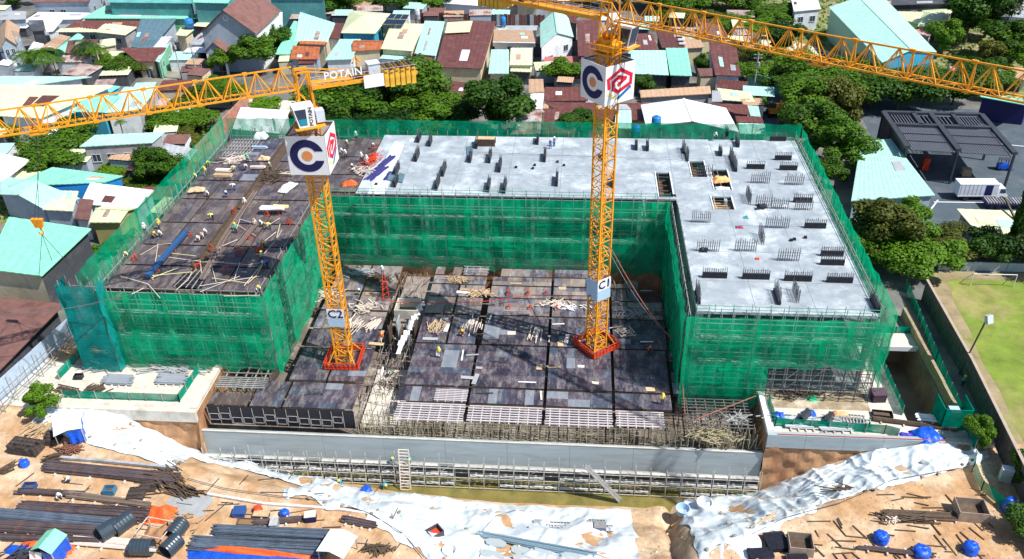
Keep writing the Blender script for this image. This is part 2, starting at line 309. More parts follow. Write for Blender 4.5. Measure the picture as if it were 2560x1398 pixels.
def rect(name, m, x0, y0, x1, y1, z): b = MB(); b.q((x0, y0, z), (x1, y0, z), (x1, y1, z), (x0, y1, z)); return struct(b, name, m)
rect('site_ground', pconc, -76, WY, -48.4, 91, .004); rect('site_ground', mat('shade_brown_ground', (.34, .27, .18), rough=.95, var=.3, scale=.6, col2=(.5, .45, .36), mix=.4, scale2=.3), 23.8, 86.6, 37.6, 91, .006); rect('site_ground', pconc, 23.8, 84.2, 41.6, 91, .004); rect('site_ground', pconc, 23.8, WY, 54, 84.2, .004)  # brown front patch darkened for the shade under the right wing
rect('site_ground', pconc, 38, 91, 41.6, 125, .004); rect('site_ground', dirt, -74, 91, -64, 130, .004)
# field and lot
b = MB(); b.prism([(52.3, 50), (140, 50), (140, 121), (54.2, 121)], .0, .006); struct(b, 'bare_earth', mat('bare_earth_mat', (.30, .24, .14), rough=.95, var=.3, scale=.4, col2=(.2, .22, .06), mix=.4, scale2=.15)); b = MB(); b.prism([(53.3, 50), (140, 50), (140, 118.5), (57.6, 118.5), (56.4, 112), (56.2, 105), (55.2, 98), (55.2, 91), (54.4, 85), (54.2, 78), (53.6, 70)], .006, .012); struct(b, 'playing_field', grass)
b = MB(); b.prism([(55, 133), (60, 165), (62, 192), (170, 185), (170, 132)], 0, .008); struct(b, 'parking_lot', asph)
b = MB(); b.prism([(34, 175), (41, 175), (50, 215), (44, 218)], 0, .012); struct(b, 'street', asph)
b = MB(); b.prism([(26, 228), (60, 215), (92, 196), (112, 196), (112, 300), (26, 330)], 0, .008); struct(b, 'waste_ground', weeds)
b = MB(); b.prism([(28, 236), (52, 225), (76, 204), (84, 208), (60, 236), (34, 262)], .008, .016); struct(b, 'sandy_track', pconc)
b = MB(); b.prism([(-66, 146), (-42, 146), (-36, 190), (-70, 200)], 0, .01); struct(b, 'scrub_ground', weeds)
b = MB(); b.prism([(-125, 130), (-79, 128), (-79, 175), (-135, 175)], 0, .01); struct(b, 'scrub_ground', weeds)
b = MB(); b.prism([(-205, 196), (-62, 184), (-58, 190), (-203, 203)], .01, .02); struct(b, 'lane', pconc)
# white lines on the lot
b = MB()
for p, q in (((2335, 505), (2560, 508)), ((2300, 560), (2345, 500)), ((2500, 360), (2560, 366))):
    P, Q = G(*p), G(*q); P.z = Q.z = .014; b.bar(P, Q, .25, .006)
struct(b, 'lot_markings', white)
# basement behind the retaining wall
rect('basement_floor', mat('basement_dirt', (.16, .13, .11), rough=.95, var=.3, scale=.5, col2=(.4, .36, .3), mix=.4, scale2=.2), -48.4, WY+.4, 23.8, 119, -4.2)
b = MB(); b.q((-48.4, WY, -4.2), (-48.4, 119, -4.2), (-48.4, 119, 0), (-48.4, WY, 0)); b.q((23.8, 119, -4.2), (23.8, WY, -4.2), (23.8, WY, 0), (23.8, 119, 0)); b.q((-48.4, 119, -4.2), (23.8, 119, -4.2), (23.8, 119, 0), (-48.4, 119, 0))
struct(b, 'basement_side', soil)
w_ = thing('retaining_wall', 'long pale concrete basement wall facing the pit behind the tube scaffold', 'retaining wall', (-12, WY, -10))
xx = [-48.4+i*(72.2/9) for i in range(10)]
for a, c in zip(xx, xx[1:]):
    part_box('wall_panel', conc2, w_, a+.012, WY+nz(a, 2)*.02, -10.4, c-.012, WY+.45, -3.1)
part_box('wall_coping', pconc, w_, -48.4, WY-.05, -3.1, 23.8, WY+.12, -3.03)
part_box('lower_wall_band', mat('dark_band', (.028, .032, .04), rough=.7, var=.3), w_, -48.4, WY-.045, -10.3, 23.8, WY+.1, -7.7)  # near-black band along the lower part of the wall
b = MB(); b.grid(lambda s, t: (-52+77*s, 76.5+5*t, -9.72), 40, 3); struct(b, 'water', water)
# earth faces under the two side yards, concrete kerb beams on top
def cutface(x0, x1, name, zt):
    b = MB()
    def f(s, t):
        x = x0+(x1-x0)*s; zb = min(interp(x, ZB)-.6, zt-.3); z = zb+(zt-zb)*t
        return (x, WY-.05+nz(x*.7, z*.7, 4)*.45-.35*(1-t)-.1, z)
    b.grid(f, 60, 16); struct(b, name, soil, smooth=True)
cutface(-74, -48.4, 'cut_soil_face', -1.3); cutface(23.8, 50, 'cut_soil_face', -1.3)
b = MB(); b.q((-48.4, 79.2, -10), (-48.4, WY, -10), (-48.4, WY, -1.2), (-48.4, 81.3, -1.2)); struct(b, 'cut_soil_face', soil)
kb = thing('kerb_beam', 'pale concrete beam edging the left storage yard above the soil cut', 'concrete beam', (-60, WY, 0))
for i in range(6): part_box('beam_segment', pconc, kb, -74+i*4.27, WY-.42, -1.35, -74+(i+1)*4.27-.03, WY+.3, .35)
part_box('return_beam', pconc, kb, -49.3, WY+.3, 0, -48.45, 91, .5)
kb = thing('kerb_beam', 'grey concrete beam edging the right storage yard with red cable on it', 'concrete beam', (36, WY, 0))
for i in range(6): part_box('beam_segment', pconc if i > 3 else conc2, kb, 23.85+i*4.6, WY-.42, -1.7, 23.85+(i+1)*4.6-.03, WY+.3, .35)
part_box('return_beam', white, kb, 23.85, WY+.3, 0, 24.7, 89, .6)
# sandbags weighing the sheets down along their upper edge
t = thing('sandbags', 'dark sandbags and stones weighing down the edge of the white sheets', 'sandbags', (0, 66, 0)); q = MB(); q.lathe((0, 0, 0), [(0, 0), (.26, .03), (.3, .12), (.2, .22), (0, .25)], 8); me = q.mesh('sandbag', mat('bag_mat', (.30, .26, .2), rough=.9, var=.4, rand=.5))
for i in range(70):
    x = rnd.uniform(-68, 48)
    if 7.5 < x < 13.6 or -46 < x < -34: continue
    y = interp(x, YTOP)+rnd.choice((.1, .3, rnd.uniform(.5, 9))); 
    if y < interp(x, YTOE)-.5: inst(me, 'sandbag', t, (x, y-66, terr(x, y)+.25), rnd.random()*3, (rnd.uniform(.7, 1.3), .7, .8))
# rubble and clods over the yard
q = MB()
for i in range(5200):
    x, y = rnd.uniform(-76, 52), rnd.uniform(52, 80)
    if y > interp(x, YTOP)+1.5 and not 7.5 < x < 13: continue
    if nz(x*.12, y*.12, 40) < -.12: continue
    s = rnd.uniform(.04, .16)*(1+(rnd.random() < .06)); z = terr(x, y); a = [(x+s*math.cos(k*2.1+i), y+s*math.sin(k*2.1+i), z) for k in range(3)]
    q.q(*a); t_ = (x, y, z+s*.8)
    for k in range(3): q.q(a[k], a[(k+1) % 3], t_)
q.build('rubble', mat('clod_mat', (.42, .28, .17), rough=.95, var=.4, scale=.6, col2=(.6, .52, .42), mix=.5, scale2=.5), kind='stuff'); bpy.data.objects['rubble']['label'] = 'small clods and rubble scattered over the bare earth yard'; bpy.data.objects['rubble']['category'] = 'rubble'
# trench on the right with its bridge
b = MB(); T = (41.6, 84.2, 47.3, 103.5)
b.q((T[0], T[1], -5), (T[2], T[1], -5), (T[2], T[3], -5), (T[0], T[3], -5))
for p, q in (((T[0], T[1]), (T[0], T[3])), ((T[0], T[3]), (T[2], T[3])), ((T[2], T[3]), (T[2], T[1])), ((T[2], T[1]), (T[0], T[1]))): b.q((*p, -5), (*q, -5), (*q, 0), (*p, 0))
struct(b, 'ramp_trench', mat('trench_lining', (.20, .17, .13), rough=.9, var=.3, scale=.5))
tb = thing('trench_bridge', 'flat concrete bridge crossing the dark ramp trench behind green mesh', 'bridge', (44.4, 101, 0))
part_box('bridge_deck', pconc, tb, 41.2, 100.2, -.2, 47.8, 103.4, .25); part_box('bridge_edge', white, tb, 41.2, 99.9, -.3, 47.8, 100.2, .45)

# ---------------------------------------------------------------- white sheeting on the slopes
def tarp(x0, x1, t0, t1, label, seed, m=whitet, lift=.07, wr=.42, group='white sheets spread over the pit slope', e0=.08, e1=.03, nu=90, nv=26, zoff=0):
    b = MB()
    def f(s, t):
        x = x0+(x1-x0)*s
        a = t0(x) if callable(t0) else t0; c = t1(x) if callable(t1) else t1
        a += nz(x*.35, seed)*e0+nz(x*1.1, seed+9)*e0*.4; c += nz(x*.4, seed+4)*e1
        tt = a+(c-a)*t; yt = interp(x, YTOP); ye = interp(x, YTOE); y = yt+(ye-yt)*tt
        x2 = x+nz(y*.35, seed, 7)*1.0*(1 if s in (0, 1) else .6)
        y = min(y, WY-.08); z = terr(x2, y)
        r = .9*nz(x2*.22+seed, y*.25, 2)+.75*(1-min(1, 3*abs(nz(x2*.5+seed, y*.16+x2*.12, 5))))**2+.4*(1-min(1, 3*abs(nz(x2*.35-y*.5, y*.6+seed, 8))))**2+.22*(1-min(1, 2.6*abs(nz(x2*.75+y*.55, y*.3-seed, 11))))**2
        ed = min(1, 14*min(s, 1-s, t, 1-t)+.3)
        return (x2, y, z+lift+wr*r*ed)
    b.grid(f, nu, nv); c = f(.5, .5)
    ob = b.build('thin_sheet', m, smooth=True); top(ob, label, 'plastic sheet', group); return ob
tarp(-69, -47.5, -.1, 1.0, 'white plastic sheet on the slope beside the blue-curtained tent', 3, nu=110, nv=50, lift=.1)
tarp(-48.5, -31, .5, .98, 'narrow white sheet trailing down to the left end of the scaffold', 13, e0=.1)
tarp(-33, -21.5, .0, .86, 'white sheet with bare earth above it near the man in cyan', 23, e0=.12)
tarp(-22.5, 7.6, -.12, .93, 'largest white sheet covering the middle slope below the muddy water', 31, nu=120, nv=60, wr=.38)
tarp(13.6, 27, -.04, .98, 'white sheet right of the earth trench with round tubs on it', 41, nu=90, nv=56, wr=.42)
tarp(26, 38, .02, .95, 'crumpled bluish sheet heaped in front of the right soil cut', 53, wr=.6, nu=140, nv=60)
tarp(37, 49.5, .0, .92, 'smooth pale blue sheet ending at the right mesh fence', 61, nu=80, nv=30)
tarp(14.5, 20, -.62, .02, 'blue-white sheet tongue hanging out over the yard dirt', 71, wr=.35, nu=40, nv=30)
# ---------------------------------------------------------------- the building: concrete wings
ORD = ['first', 'second', 'third', 'fourth', 'fifth', 'sixth', 'seventh', 'eighth', 'ninth', 'tenth', 'eleventh', 'twelfth', 'thirteenth', 'fourteenth']
fr = thing('concrete_building', 'L-shaped concrete building under construction with pale top slab, behind green nets', 'building', (15, 120, 0))
def hole(u0, v0, u1, v1, z=12):
    a, c = G(u0, v0, z), G(u1, v1, z); return (min(a.x, c.x), min(a.y, c.y), max(a.x, c.x), max(a.y, c.y))
SH = [(18.2, 128.6, 20.6, 134.6), (21.2, 124.2, 23.9, 127.6), (20.4, 117.6, 23.4, 121.8), (21.4, 128.6, 24, 131.5), (12.4, 121.4, 14.6, 130)]
b = MB(); f = lambda z0, z1: (lambda x0, y0, x1, y1: b.box(x0, y0, z0, x1, y1, z1))
cells(15, 90.2, 37.3, 143.7, SH, f(11.75, 12)); cells(-35.2, 120.6, 15, 143.7, SH, f(11.75, 12)); b.build('floor_slab', conc, fr)
for z in (8, 4): 
    b = MB(); b.box(15.2, 90.4, z-.25, 37.1, 143.5, z); b.box(-41, 120.8, z-.25, 15.2, 143.5, z); b.build('floor_slab', conc2, fr)
b = MB(); b.box(23.81, 90.4, -.25, 37.1, 143.5, .02); b.box(-41, 119.6, -.25, 23.81, 143.5, .02); b.build('floor_slab', conc2, fr)
cm = {}
def colm(w_, d_, h):
    k = (w_, d_, h)
    if k not in cm: q = MB(); q.box(-w_/2, -d_/2, 0, w_/2, d_/2, h); cm[k] = q.mesh('column', conc2)
    return cm[k]
for z in (0, 4, 8):
    for x in (15.7, 22.6, 29.7, 36.7):
        for y in (90.9, 98.5, 106, 113.5, 121.2, 128.5, 136, 143): inst(colm(.45, .9, 3.74), 'column', fr, (x-15, y-120, z+.01))
    for x in (-33.2, -31, -24.2, -16.8, -14.6, -7.2, 1, 5.2, 9.6):
        for y in (121.2, 129, 136, 143): inst(colm(.55, .5, 3.74), 'column', fr, (x-15, y-120, z+.01))
b = MB(); b.box(15.25, 104, 0, 15.4, 119, 11.7); b.box(-30, 131, 0, 10, 131.2, 11.7); b.build('partition_wall', conc2, fr)
b = MB()
for x in (-28.5, -20, -11.5, -3, 5.5, 15.05): b.box(x, 120.8, 12, x+.07, 143.4, 12.008)
for x in (22.4, 29.8): b.box(x, 90.4, 12, x+.07, 143.4, 12.008)
for y in (97.5, 105.1, 112.7, 120.4, 128, 135.7): b.box(15.2, y, 12, 37.1, y+.07, 12.008)
for y in (128.3, 135.9): b.box(-35, y, 12, 14.9, y+.07, 12.008)
b.build('pour_joints', mat('joint_grey', (.22, .25, .28), rough=.8, var=.4, scale=1.5), fr)
# parapet kerbs around the openings
b = MB()
for h in SH:
    b.box(h[0]-.15, h[1]-.15, 12, h[0], h[3]+.15, 12.12); b.box(h[2], h[1]-.15, 12, h[2]+.15, h[3]+.15, 12.12)
b.build('opening_kerb', white, fr)
for i, h in enumerate(SH):      # platforms and joists seen inside the openings
    b = MB(); b.box(h[0], h[1], 10.4, h[2], h[3], 10.5); n = 4
    for k in range(n): y = h[1]+(h[3]-h[1])*(k+.5)/n; b.bar((h[0], y, 11.5-k*.15), (h[2], y, 11.5-k*.15), .18)
    b.bar((h[0]+.4, h[1], 11.7), (h[0]+.4, h[3], 11.7), .14)
    o_ = b.build('shaft_formwork', [dwood, wood][i == 2], fr)
# left wing under formwork
lw = thing('building_wing', 'left building wing with netted sides and dark plywood formwork top', 'building', (-52, 116, 0))
for z in (8, 4, 0.03):
    b = MB(); b.box(-62.8, 92, z-.25, -41, 141.6, z); b.build('floor_slab', conc2, lw)
for z in (0, 4, 8):
    for x in (-62.3, -55.2, -48.2, -41.6):
        for y in (92.6, 100.5, 108.5, 116.5, 124.5, 133, 141): inst(colm(.5, .5, 3.74), 'column', lw, (x+52, y-116, z+.01))
b = MB(); b.box(-62.8, 92, 11.35, -41.1, 141.5, 11.5); b.box(-41.1, 120.8, 11.35, -35.3, 143, 11.5); b.build('shoring_deck', dwood, lw)

# ---------------------------------------------------------------- plywood formwork bays
shm = {}
def bay(x0, y0, x1, y1, z, label, mats, group, sw=1.22, sl=2.44, miss=.0, parent_name='formwork_bay'):
    t = thing(parent_name, label, 'formwork', ((x0+x1)/2, (y0+y1)/2, z), 0, group)
    W_, D_ = x1-x0, y1-y0
    if W_ > D_*1.1 or rnd.random() < .35: a, c = sl, sw
    else: a, c = sw, sl
    if rnd.random() < .5: a, c = c, a
    nx = max(1, round(W_/a)); ny = max(1, round(D_/c)); a, c = W_/nx, D_/ny
    k = (round(a, 3), round(c, 3), mats.name)
    if k not in shm: q = MB(); q.box(-a/2+.012, -c/2+.012, -.03, a/2-.012, c/2-.012, 0); shm[k] = q.mesh('plywood_sheet', mats)
    for i in range(nx):
        for j in range(ny):
            if rnd.random() < miss: continue
            o = inst(shm[k], 'plywood_sheet', t, (-W_/2+a*(i+.5), -D_/2+c*(j+.5), rnd.uniform(0, .02)))
            if rnd.random() < .05: o.rotation_euler.z = rnd.uniform(-.06, .06); o.location.z += .025
    b = MB(); zz = z-.04; n = max(2, int(W_/1.1))
    for i in range(n+1): x = x0+W_*i/n; b.box(max(x0, x-.05), y0+.02, zz-.12, min(x1, x+.05), y1-.02, zz)
    b.box(x0, y0, zz-.3, x1, y0+.04, zz-.12); b.box(x0, y1-.04, zz-.3, x1, y1, zz-.12)
    b.build('joists', dwood, t)
    return t
XC = [-38.6, -33.2, -28.1]; XR = [-22.6, -18.4, -13.9, -9.0, -3.7, 5.2, 13.2]
GR = 'plywood formwork bays of the courtyard deck'
YF = [85.2, 88.5, 97.9, 105.2, 109.9, 113.4, 116, 118.6]
cols = [(-22.6, -13.9), (-13.5, -3.9), (-3.5, 5.0), (5.4, 12.6)]
for j, (y0, y1) in enumerate(zip(YF, YF[1:])):
    cc = cols if j < 2 else [(-22.6, -18.4), (-18.1, -14.2), (-13.2, -3.9), (-3.5, 5.0), (5.4, 12.9)]
    if j >= 4: cc = cc[:4]+([(5.4, 9.6)] if j < 6 else [])
    for i, (x0, x1) in enumerate(cc):
        m = plyA if j < 3 else plyC
        bay(x0, y0+.17, x1, y1-.17, nz(x0, y0)*.12, 'courtyard plywood bay right of the open corridor, %s row back, %s from left' % (ORD[j], ORD[i]), m, GR, miss=.0 if j < 3 else .03)
bay(13.0, 88.7, 18.5, 97.7, -.05, 'shaded plywood bay at the foot of the right wing net', plyA, GR, miss=.3)
for j, (y0, y1) in enumerate([(83.2, 88.3), (88.8, 95.9), (96.3, 100.5), (100.9, 105.2), (105.6, 110.5), (110.9, 118.3)]):
    for i, (x0, x1) in enumerate([(-38.4, -33.4), (-33.1, -28.2)] if j else [(-42, -37.9), (-37.6, -28.4)]):
        bay(x0, y0, x1, y1, nz(x0, y0)*.1, 'plywood bay between left wing and open corridor, %s row back, %s from left' % (ORD[j], ORD[i]), plyA if j < 3 else plyC, GR)
bay(-47.6, 83.2, -42.4, 85.6, 0, 'brown-black plywood bay at the front left corner of the courtyard deck', plyB, GR)
# left wing top: bays split by sunken beam channels
GL = 'worn plywood bays on top of the left wing'
for j, (y0, y1) in enumerate([(92, 97.6), (97.9, 103.2), (103.5, 109.8), (110.1, 117.5), (117.8, 124), (124.3, 131.6), (131.9, 141.4)]):
    for i, (x0, x1) in enumerate([(-62.8, -58.3), (-58.1, -52.9), (-50.9, -46.6), (-46.4, -41.1)]):
        if j == 0 and i == 2: x0 = -50.0
        m = plyB if not (j >= 5 and i == 1) else plyA
        bay(x0, y0, x1, y1, 12+nz(x0, y0)*.05, 'plywood bay on the left wing top, %s row back, %s from left' % (ORD[j], ORD[i]), m, GL)
for j, (y0, y1) in enumerate([(121, 127), (127.3, 134), (134.3, 142)]): bay(-40.9, y0, -35.4, y1, 12, 'brown plywood bay between the left wing and the pale slab, %s from the front' % ORD[j], plyB, GL)
# long sunken beam box between the bays
b = MB(); b.box(-52.8, 97, 11.55, -51, 141, 11.6); b.box(-52.85, 97, 11.5, -52.75, 141, 12.0); b.box(-51.05, 97, 11.5, -50.95, 141, 12.0)
lone(b, 'beam_mould', plyB.copy() if False else dwood, 'long sunken beam mould running down the middle of the left wing deck', 'beam mould', (-52, 119, 11.5))
# open steel joists along the front of the courtyard deck
def lattice(x0, y0, x1, y1, z, nx, ny, label, m=lilac, w1=.13, w2=.10):
    t = thing('joist_grid', label, 'steel joists', ((x0+x1)/2, (y0+y1)/2, z), 0, 'open joist grids awaiting plywood')
    W_, D_ = x1-x0, y1-y0
    q = MB(); q.bar((-W_/2, 0, 0), (W_/2, 0, 0), w1); me = q.mesh('joist', m); q = MB(); q.bar((0, -D_/2, -.14), (0, D_/2, -.14), w2+.03); m2 = q.mesh('bearer', m)
    for i in range(ny): inst(me, 'joist', t, (rnd.uniform(-.1, .1), -D_/2+D_*(i+.5)/ny, .02), rnd.uniform(-.006, .006))
    for i in range(nx): inst(m2, 'bearer', t, (-W_/2+W_*(i+.5)/nx, 0, 0))
lattice(-22.8, 81.7, -13.9, 85.2, -.1, 7, 8, 'pinkish steel joist grid at the deck front, leftmost beside the open corridor')
lattice(-18.2, 85.4, -13.9, 87.8, .12, 4, 7, 'short pink joist grid overlapping the deck behind the leftmost front grid')
lattice(-13.4, 81.9, -3.9, 85.1, -.1, 8, 7, 'pinkish steel joist grid at the deck front, second from the left')
lattice(-3.5, 81.8, 5.0, 85.1, -.1, 7, 7, 'pinkish steel joist grid at the deck front, third from the left')
lattice(5.4, 82.0, 11.5, 85.1, -.1, 6, 7, 'pinkish steel joist grid at the deck front, rightmost near the shoring towers')
lattice(-48, 86.6, -41.2, 89.0, -.05, 6, 6, 'white joist grid in front of the left wing net', steel)
lattice(-48, 89.2, -41.2, 91.6, -.05, 5, 2, 'sparse joist grid tucked under the left wing net', steel)
lattice(-18.2, 116.4, -14, 119, .1, 4, 3, 'small white joist grid at the rear of the courtyard under the back net', steel)
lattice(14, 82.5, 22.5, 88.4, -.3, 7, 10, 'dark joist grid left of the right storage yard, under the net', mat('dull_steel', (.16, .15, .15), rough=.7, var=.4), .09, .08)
lattice(-62, 133.5, -57, 140.8, 12.2, 9, 5, 'white joist grid at the far left corner of the left wing deck', steel)
# dark side formwork facing the pit at the left
t = thing('edge_formwork', 'black plywood side panels with pale frames facing the pit at the deck front left', 'formwork', (-38, 82.9, -3))
q = MB(); q.box(-.74, -.03, -2.95, .74, .03, -.05); me = q.mesh('side_panel', black)
for i in range(13): inst(me, 'side_panel', t, (-47.6+.75+i*1.5+38, 0, 3))
b = MB()
for i in range(14): x = -47.6+i*1.5; b.bar((x, 82.8, -3), (x, 82.8, -.1), .05)
for i in range(12):
    if rnd.random() < .7: x = -47.6+i*1.5; z = rnd.uniform(-1.8, -.9); b.bar((x+.15, 82.78, z), (x+1.35, 82.78, z), .05); b.bar((x+.15, 82.78, z-1), (x+1.35, 82.78, z-1), .05); b.bar((x+.15, 82.78, z), (x+.15, 82.78, z-1), .05); b.bar((x+1.35, 82.78, z), (x+1.35, 82.78, z-1), .05)
b.build('panel_frame', steel, t)
# shoring forest under the deck front
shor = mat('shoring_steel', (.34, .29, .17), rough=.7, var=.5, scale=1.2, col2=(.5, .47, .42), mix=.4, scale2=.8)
def forest(x0, y0, x1, y1, z0, z1, dx, dy, label, m=shor, j=.12):
    b = MB(); x = x0
    while x <= x1:
        y = y0
        while y <= y1:
            a, c = x+rnd.uniform(-j, j), y+rnd.uniform(-j, j); b.bar((a, c, z0), (a, c, z1+rnd.uniform(-.3, .05)), .07)
            if rnd.random() < .8: z = z0+(z1-z0)*rnd.choice((.35, .7)); b.bar((a, c, z), (a+dx, c, z), .05)
            if rnd.random() < .5: b.bar((a, c, z0+.4), (a+dx, c, z1-.5), .04)
            if rnd.random() < .5: z = z0+(z1-z0)*rnd.choice((.3, .6, .85)); b.bar((a, c, z), (a, c+dy, z), .05)
            y += dy
        x += dx
    t = thing('shoring', label, 'shoring', ((x0+x1)/2, (y0+y1)/2, z0)); o = b.build('prop_frames', m, t, kind='stuff'); return t
forest(-27.5, 82.0, 22.8, 84.6, -4.2, -.35, .75, .9, 'yellowed shoring frames crowded under the front edge of the courtyard deck')
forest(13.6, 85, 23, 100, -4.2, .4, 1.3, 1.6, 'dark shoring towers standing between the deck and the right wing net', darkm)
forest(-47.8, 86, -41, 92, -4.2, -.3, 1.2, 1.2, 'props below the sparse joists in front of the left wing')
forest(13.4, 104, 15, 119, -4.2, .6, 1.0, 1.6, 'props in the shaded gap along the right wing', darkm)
# open corridor between the two halves of the deck
t = thing('corridor_frame', 'half-built stair and corridor frame cluttered with steel in the open strip of the courtyard', 'formwork', (-25.3, 100, -2))
part_box('corridor_slab', pconc, t, -28, 84, -3.9, -22.8, 96, -3.6)
part_box('landing_slab', plyC, t, -27.6, 104, -1.9, -23, 118, -1.7)
b = MB(); 
for i in range(9): b.obox((-24.6+i*.16, 97.4+i*1.25, .2), (.9, 1.1, .12), .05*i)
b.build('step_board', white, t)
for k in range(5):
    x, y = -27+k*.9, 98+rnd.random()*4; part_box('wall_form', conc2 if k % 2 else dwood, t, x, y, -2.5, x+.15, y+2.2, .7)
b = MB(); b.box(-26.8, 104.5, -.6, -23.6, 104.7, .9); b.box(-26.8, 107.6, -.6, -23.6, 107.8, .9); b.box(-27, 104.5, -.6, -26.8, 107.8, .9); b.box(-23.6, 104.5, -.6, -23.4, 107.8, .9); b.build('shaft_wall', pconc, t)
forest(-27.9, 84, -23, 118, -3.6, -.6, 1.3, 2.1, 'pale tangled props and rebar in the open corridor of the courtyard', mat('pale_props', (.45, .41, .38), rough=.7, var=.5, scale=1.5), .25)
b = MB()
for i in range(70):
    x, y = rnd.uniform(-28, -23), rnd.uniform(84, 118); a = rnd.uniform(-.5, .5)+math.pi/2; l = rnd.uniform(1, 4)
    z = rnd.uniform(-1.6, .3); b.bar((x, y, z), (x+l*math.cos(a), y+l*math.sin(a), z+rnd.uniform(-.4, .4)), .06)
tt = thing('rebar_tangle', 'loose reinforcing bars strewn over the open corridor', 'rebar', (-25.5, 100, 0)); b.build('bars', [rusty], tt, kind='stuff')

# ---------------------------------------------------------------- scaffolds and nets
tube = {}
def tubemesh(L, ax, m=steel, r=.05):
    k = (round(L, 2), ax, m.name, r)
    if k not in tube:
        q = MB(); e = [0, 0, 0]; e[ax] = L; q.bar((0, 0, 0), e, r*1.6); tube[k] = q.mesh('tube', m)
    return tube[k]
def scaffold(p, q, z0, z1, label, step=1.8, lift=2.0, depth=.9, n=None, planks=False, group=None, m=steel, r=.05, ztops=.4):
    p = Vector((*p, 0)); q = Vector((*q, 0)); d = (q-p); L = d.length; d.normalize(); nrm = Vector((-d.y, d.x, 0))*(n or 1)
    rz = math.atan2(d.y, d.x); t = thing('scaffold', label, 'scaffold', (p.x, p.y, z0), rz, group)
    k = int(L/step); st = L/k; H = z1-z0
    for row in ((0, depth) if depth else (0,)):
        for i in range(k+1): inst(tubemesh(H, 2, m, r), 'standard', t, (i*st, row*(n or 1), 0), 0, (1, 1, 1+rnd.uniform(0, ztops/H)))
        z = lift*.5
        while z < H+.1: inst(tubemesh(L, 0, m, r), 'ledger', t, (0, row*(n or 1), z+rnd.uniform(-.1, .1))); z += lift
    b = MB(); z = lift*.5; up_ = True
    for i in range(0, k-1, 2):
        zz = lift*.5
        while zz+lift < H+.2:
            if rnd.random() < .45: A = t.location+d*(i*st); B = A+d*st; b.bar((A.x, A.y, z0+zz), (B.x, B.y, z0+zz+lift), r*1.3)
            zz += lift
    if b.v: b.build('braces', m, t, kind='stuff')
    if planks:
        pm = MB(); pm.box(.12, .25, 0, st-.12, depth-.3, .05); me = pm.mesh('plank', mat('plank_grey', (.50, .50, .48), rough=.7, var=.25, rand=.2))
        z = lift*.5
        while z < H:
            for i in range(k):
                if rnd.random() < .86: inst(me, 'plank', t, (i*st, 0 if (n or 1) > 0 else -depth, z+.08), rnd.uniform(-.01, .01))
            z += lift
    return t
def net(p, q, z0, z1, label, m=netg, out=1, sag=.35, group='green debris nets hung on the scaffolds', hem=.5, seed=1, tier=4.0, cat='safety net'):
    P = Vector((*p, 0)); Q = Vector((*q, 0)); d = Q-P; L = d.length; d.normalize(); nn = Vector((d.y, -d.x, 0))*out; H = z1-z0
    b = MB(); nu = max(8, int(L/.7)); nv = max(4, int(H/.55))
    def f(s, t):
        z = z0+H*t; x = s*L
        o = sag*abs(math.sin(math.pi*(H-H*t)/tier))*(.6+.5*nz(x*.3, seed))+.28*nz(x*.5, z*.25, seed)+.12*nz(x*2.2, z*.5, seed+3)
        if t == 0: z += -abs(math.sin(x*.7+seed))*hem+hem*nz(x*.2, seed)*.8
        if t == 1: z += .12*nz(x*.9, seed, 8)
        r = P+d*x+nn*o; return (r.x, r.y, z)
    b.grid(f, nu, nv); c = (P+Q)/2
    k = 0; x0_ = 0          # overlapping widths of net: seams and doubled patches
    while x0_ < L-2:
        wd = rnd.uniform(.25, .9); za = rnd.choice((0, 0, .3, .5)); zb = rnd.choice((1, 1, .62))
        b.grid(lambda s, t: (lambda r: (r[0]+nn.x*.09, r[1]+nn.y*.09, r[2]))(f(min(1, (x0_+wd*s)/L), .002+(za+(zb-za)*t)*.996)), 1, nv); x0_ += rnd.uniform(2.5, 6)
    for zz in range(1, int(H/2)):
        if rnd.random() < .6: t0 = zz*2/H; xa = rnd.uniform(0, .5); xb = rnd.uniform(xa+.2, 1); b.grid(lambda s, t: (lambda r: (r[0]+nn.x*.13, r[1]+nn.y*.13, r[2]))(f(xa+(xb-xa)*s, min(1, t0+.4/H*t))), max(4, int(L*(xb-xa)/1.2)), 1)
    return lone(b, 'safety_net', m, label, cat, (c.x, c.y, z0), group, smooth=True)
netg_dark = netg
scaffold((-63.6, 91), (-41, 90.9), -.3, 12.1, 'tube scaffold behind the front net of the left wing', n=1, lift=1.9)
scaffold((-40.65, 91), (-40.55, 120), -.3, 12.6, 'tube scaffold behind the right-hand net of the left wing', n=1, lift=1.9)
scaffold((-39.6, 119.4), (14, 119.4), -.3, 12.4, 'tube scaffold behind the long courtyard net of the back wing', n=1, lift=1.9)
scaffold((14.2, 119), (14.2, 89.2), -.3, 12.2, 'tube scaffold behind the shaded net of the right wing', n=1, lift=1.9)
scaffold((15, 89.3), (37.8, 89.3), .0, 12.5, 'tube scaffold along the front of the right wing, bare below the net', n=1, lift=1.7, step=1.5, planks=0)
scaffold((24.6, 88.2), (37.6, 88.2), .0, 5.2, 'outer bare scaffold bays under the raised net of the right wing', n=1, lift=1.3, step=1.7, depth=0, m=darkm)  # dark steel carries the shade under the raised net
scaffold((37.7, 89), (37.9, 145), .0, 11.8, 'tube scaffold along the outer right side of the right wing', n=-1, lift=2)
scaffold((-64.4, 91), (-64.6, 143), 8, 12.5, 'tube scaffold along the outer left side of the left wing', n=-1, lift=2)
scaffold((-64, 144.6), (38, 145), 8, 12.4, 'tube scaffold along the rear of the building', n=1, lift=2)
scaffold((-48, 80.6), (23.6, 80.6), -10.2, -5.9, 'long tube scaffold with pale planks in the pit in front of the retaining wall', n=-1, lift=1.6, step=1.9, planks=2, depth=1.0, m=mat('pit_scaffold_steel', (.46, .44, .40), rough=.6, var=.3, scale=2), ztops=1.6)
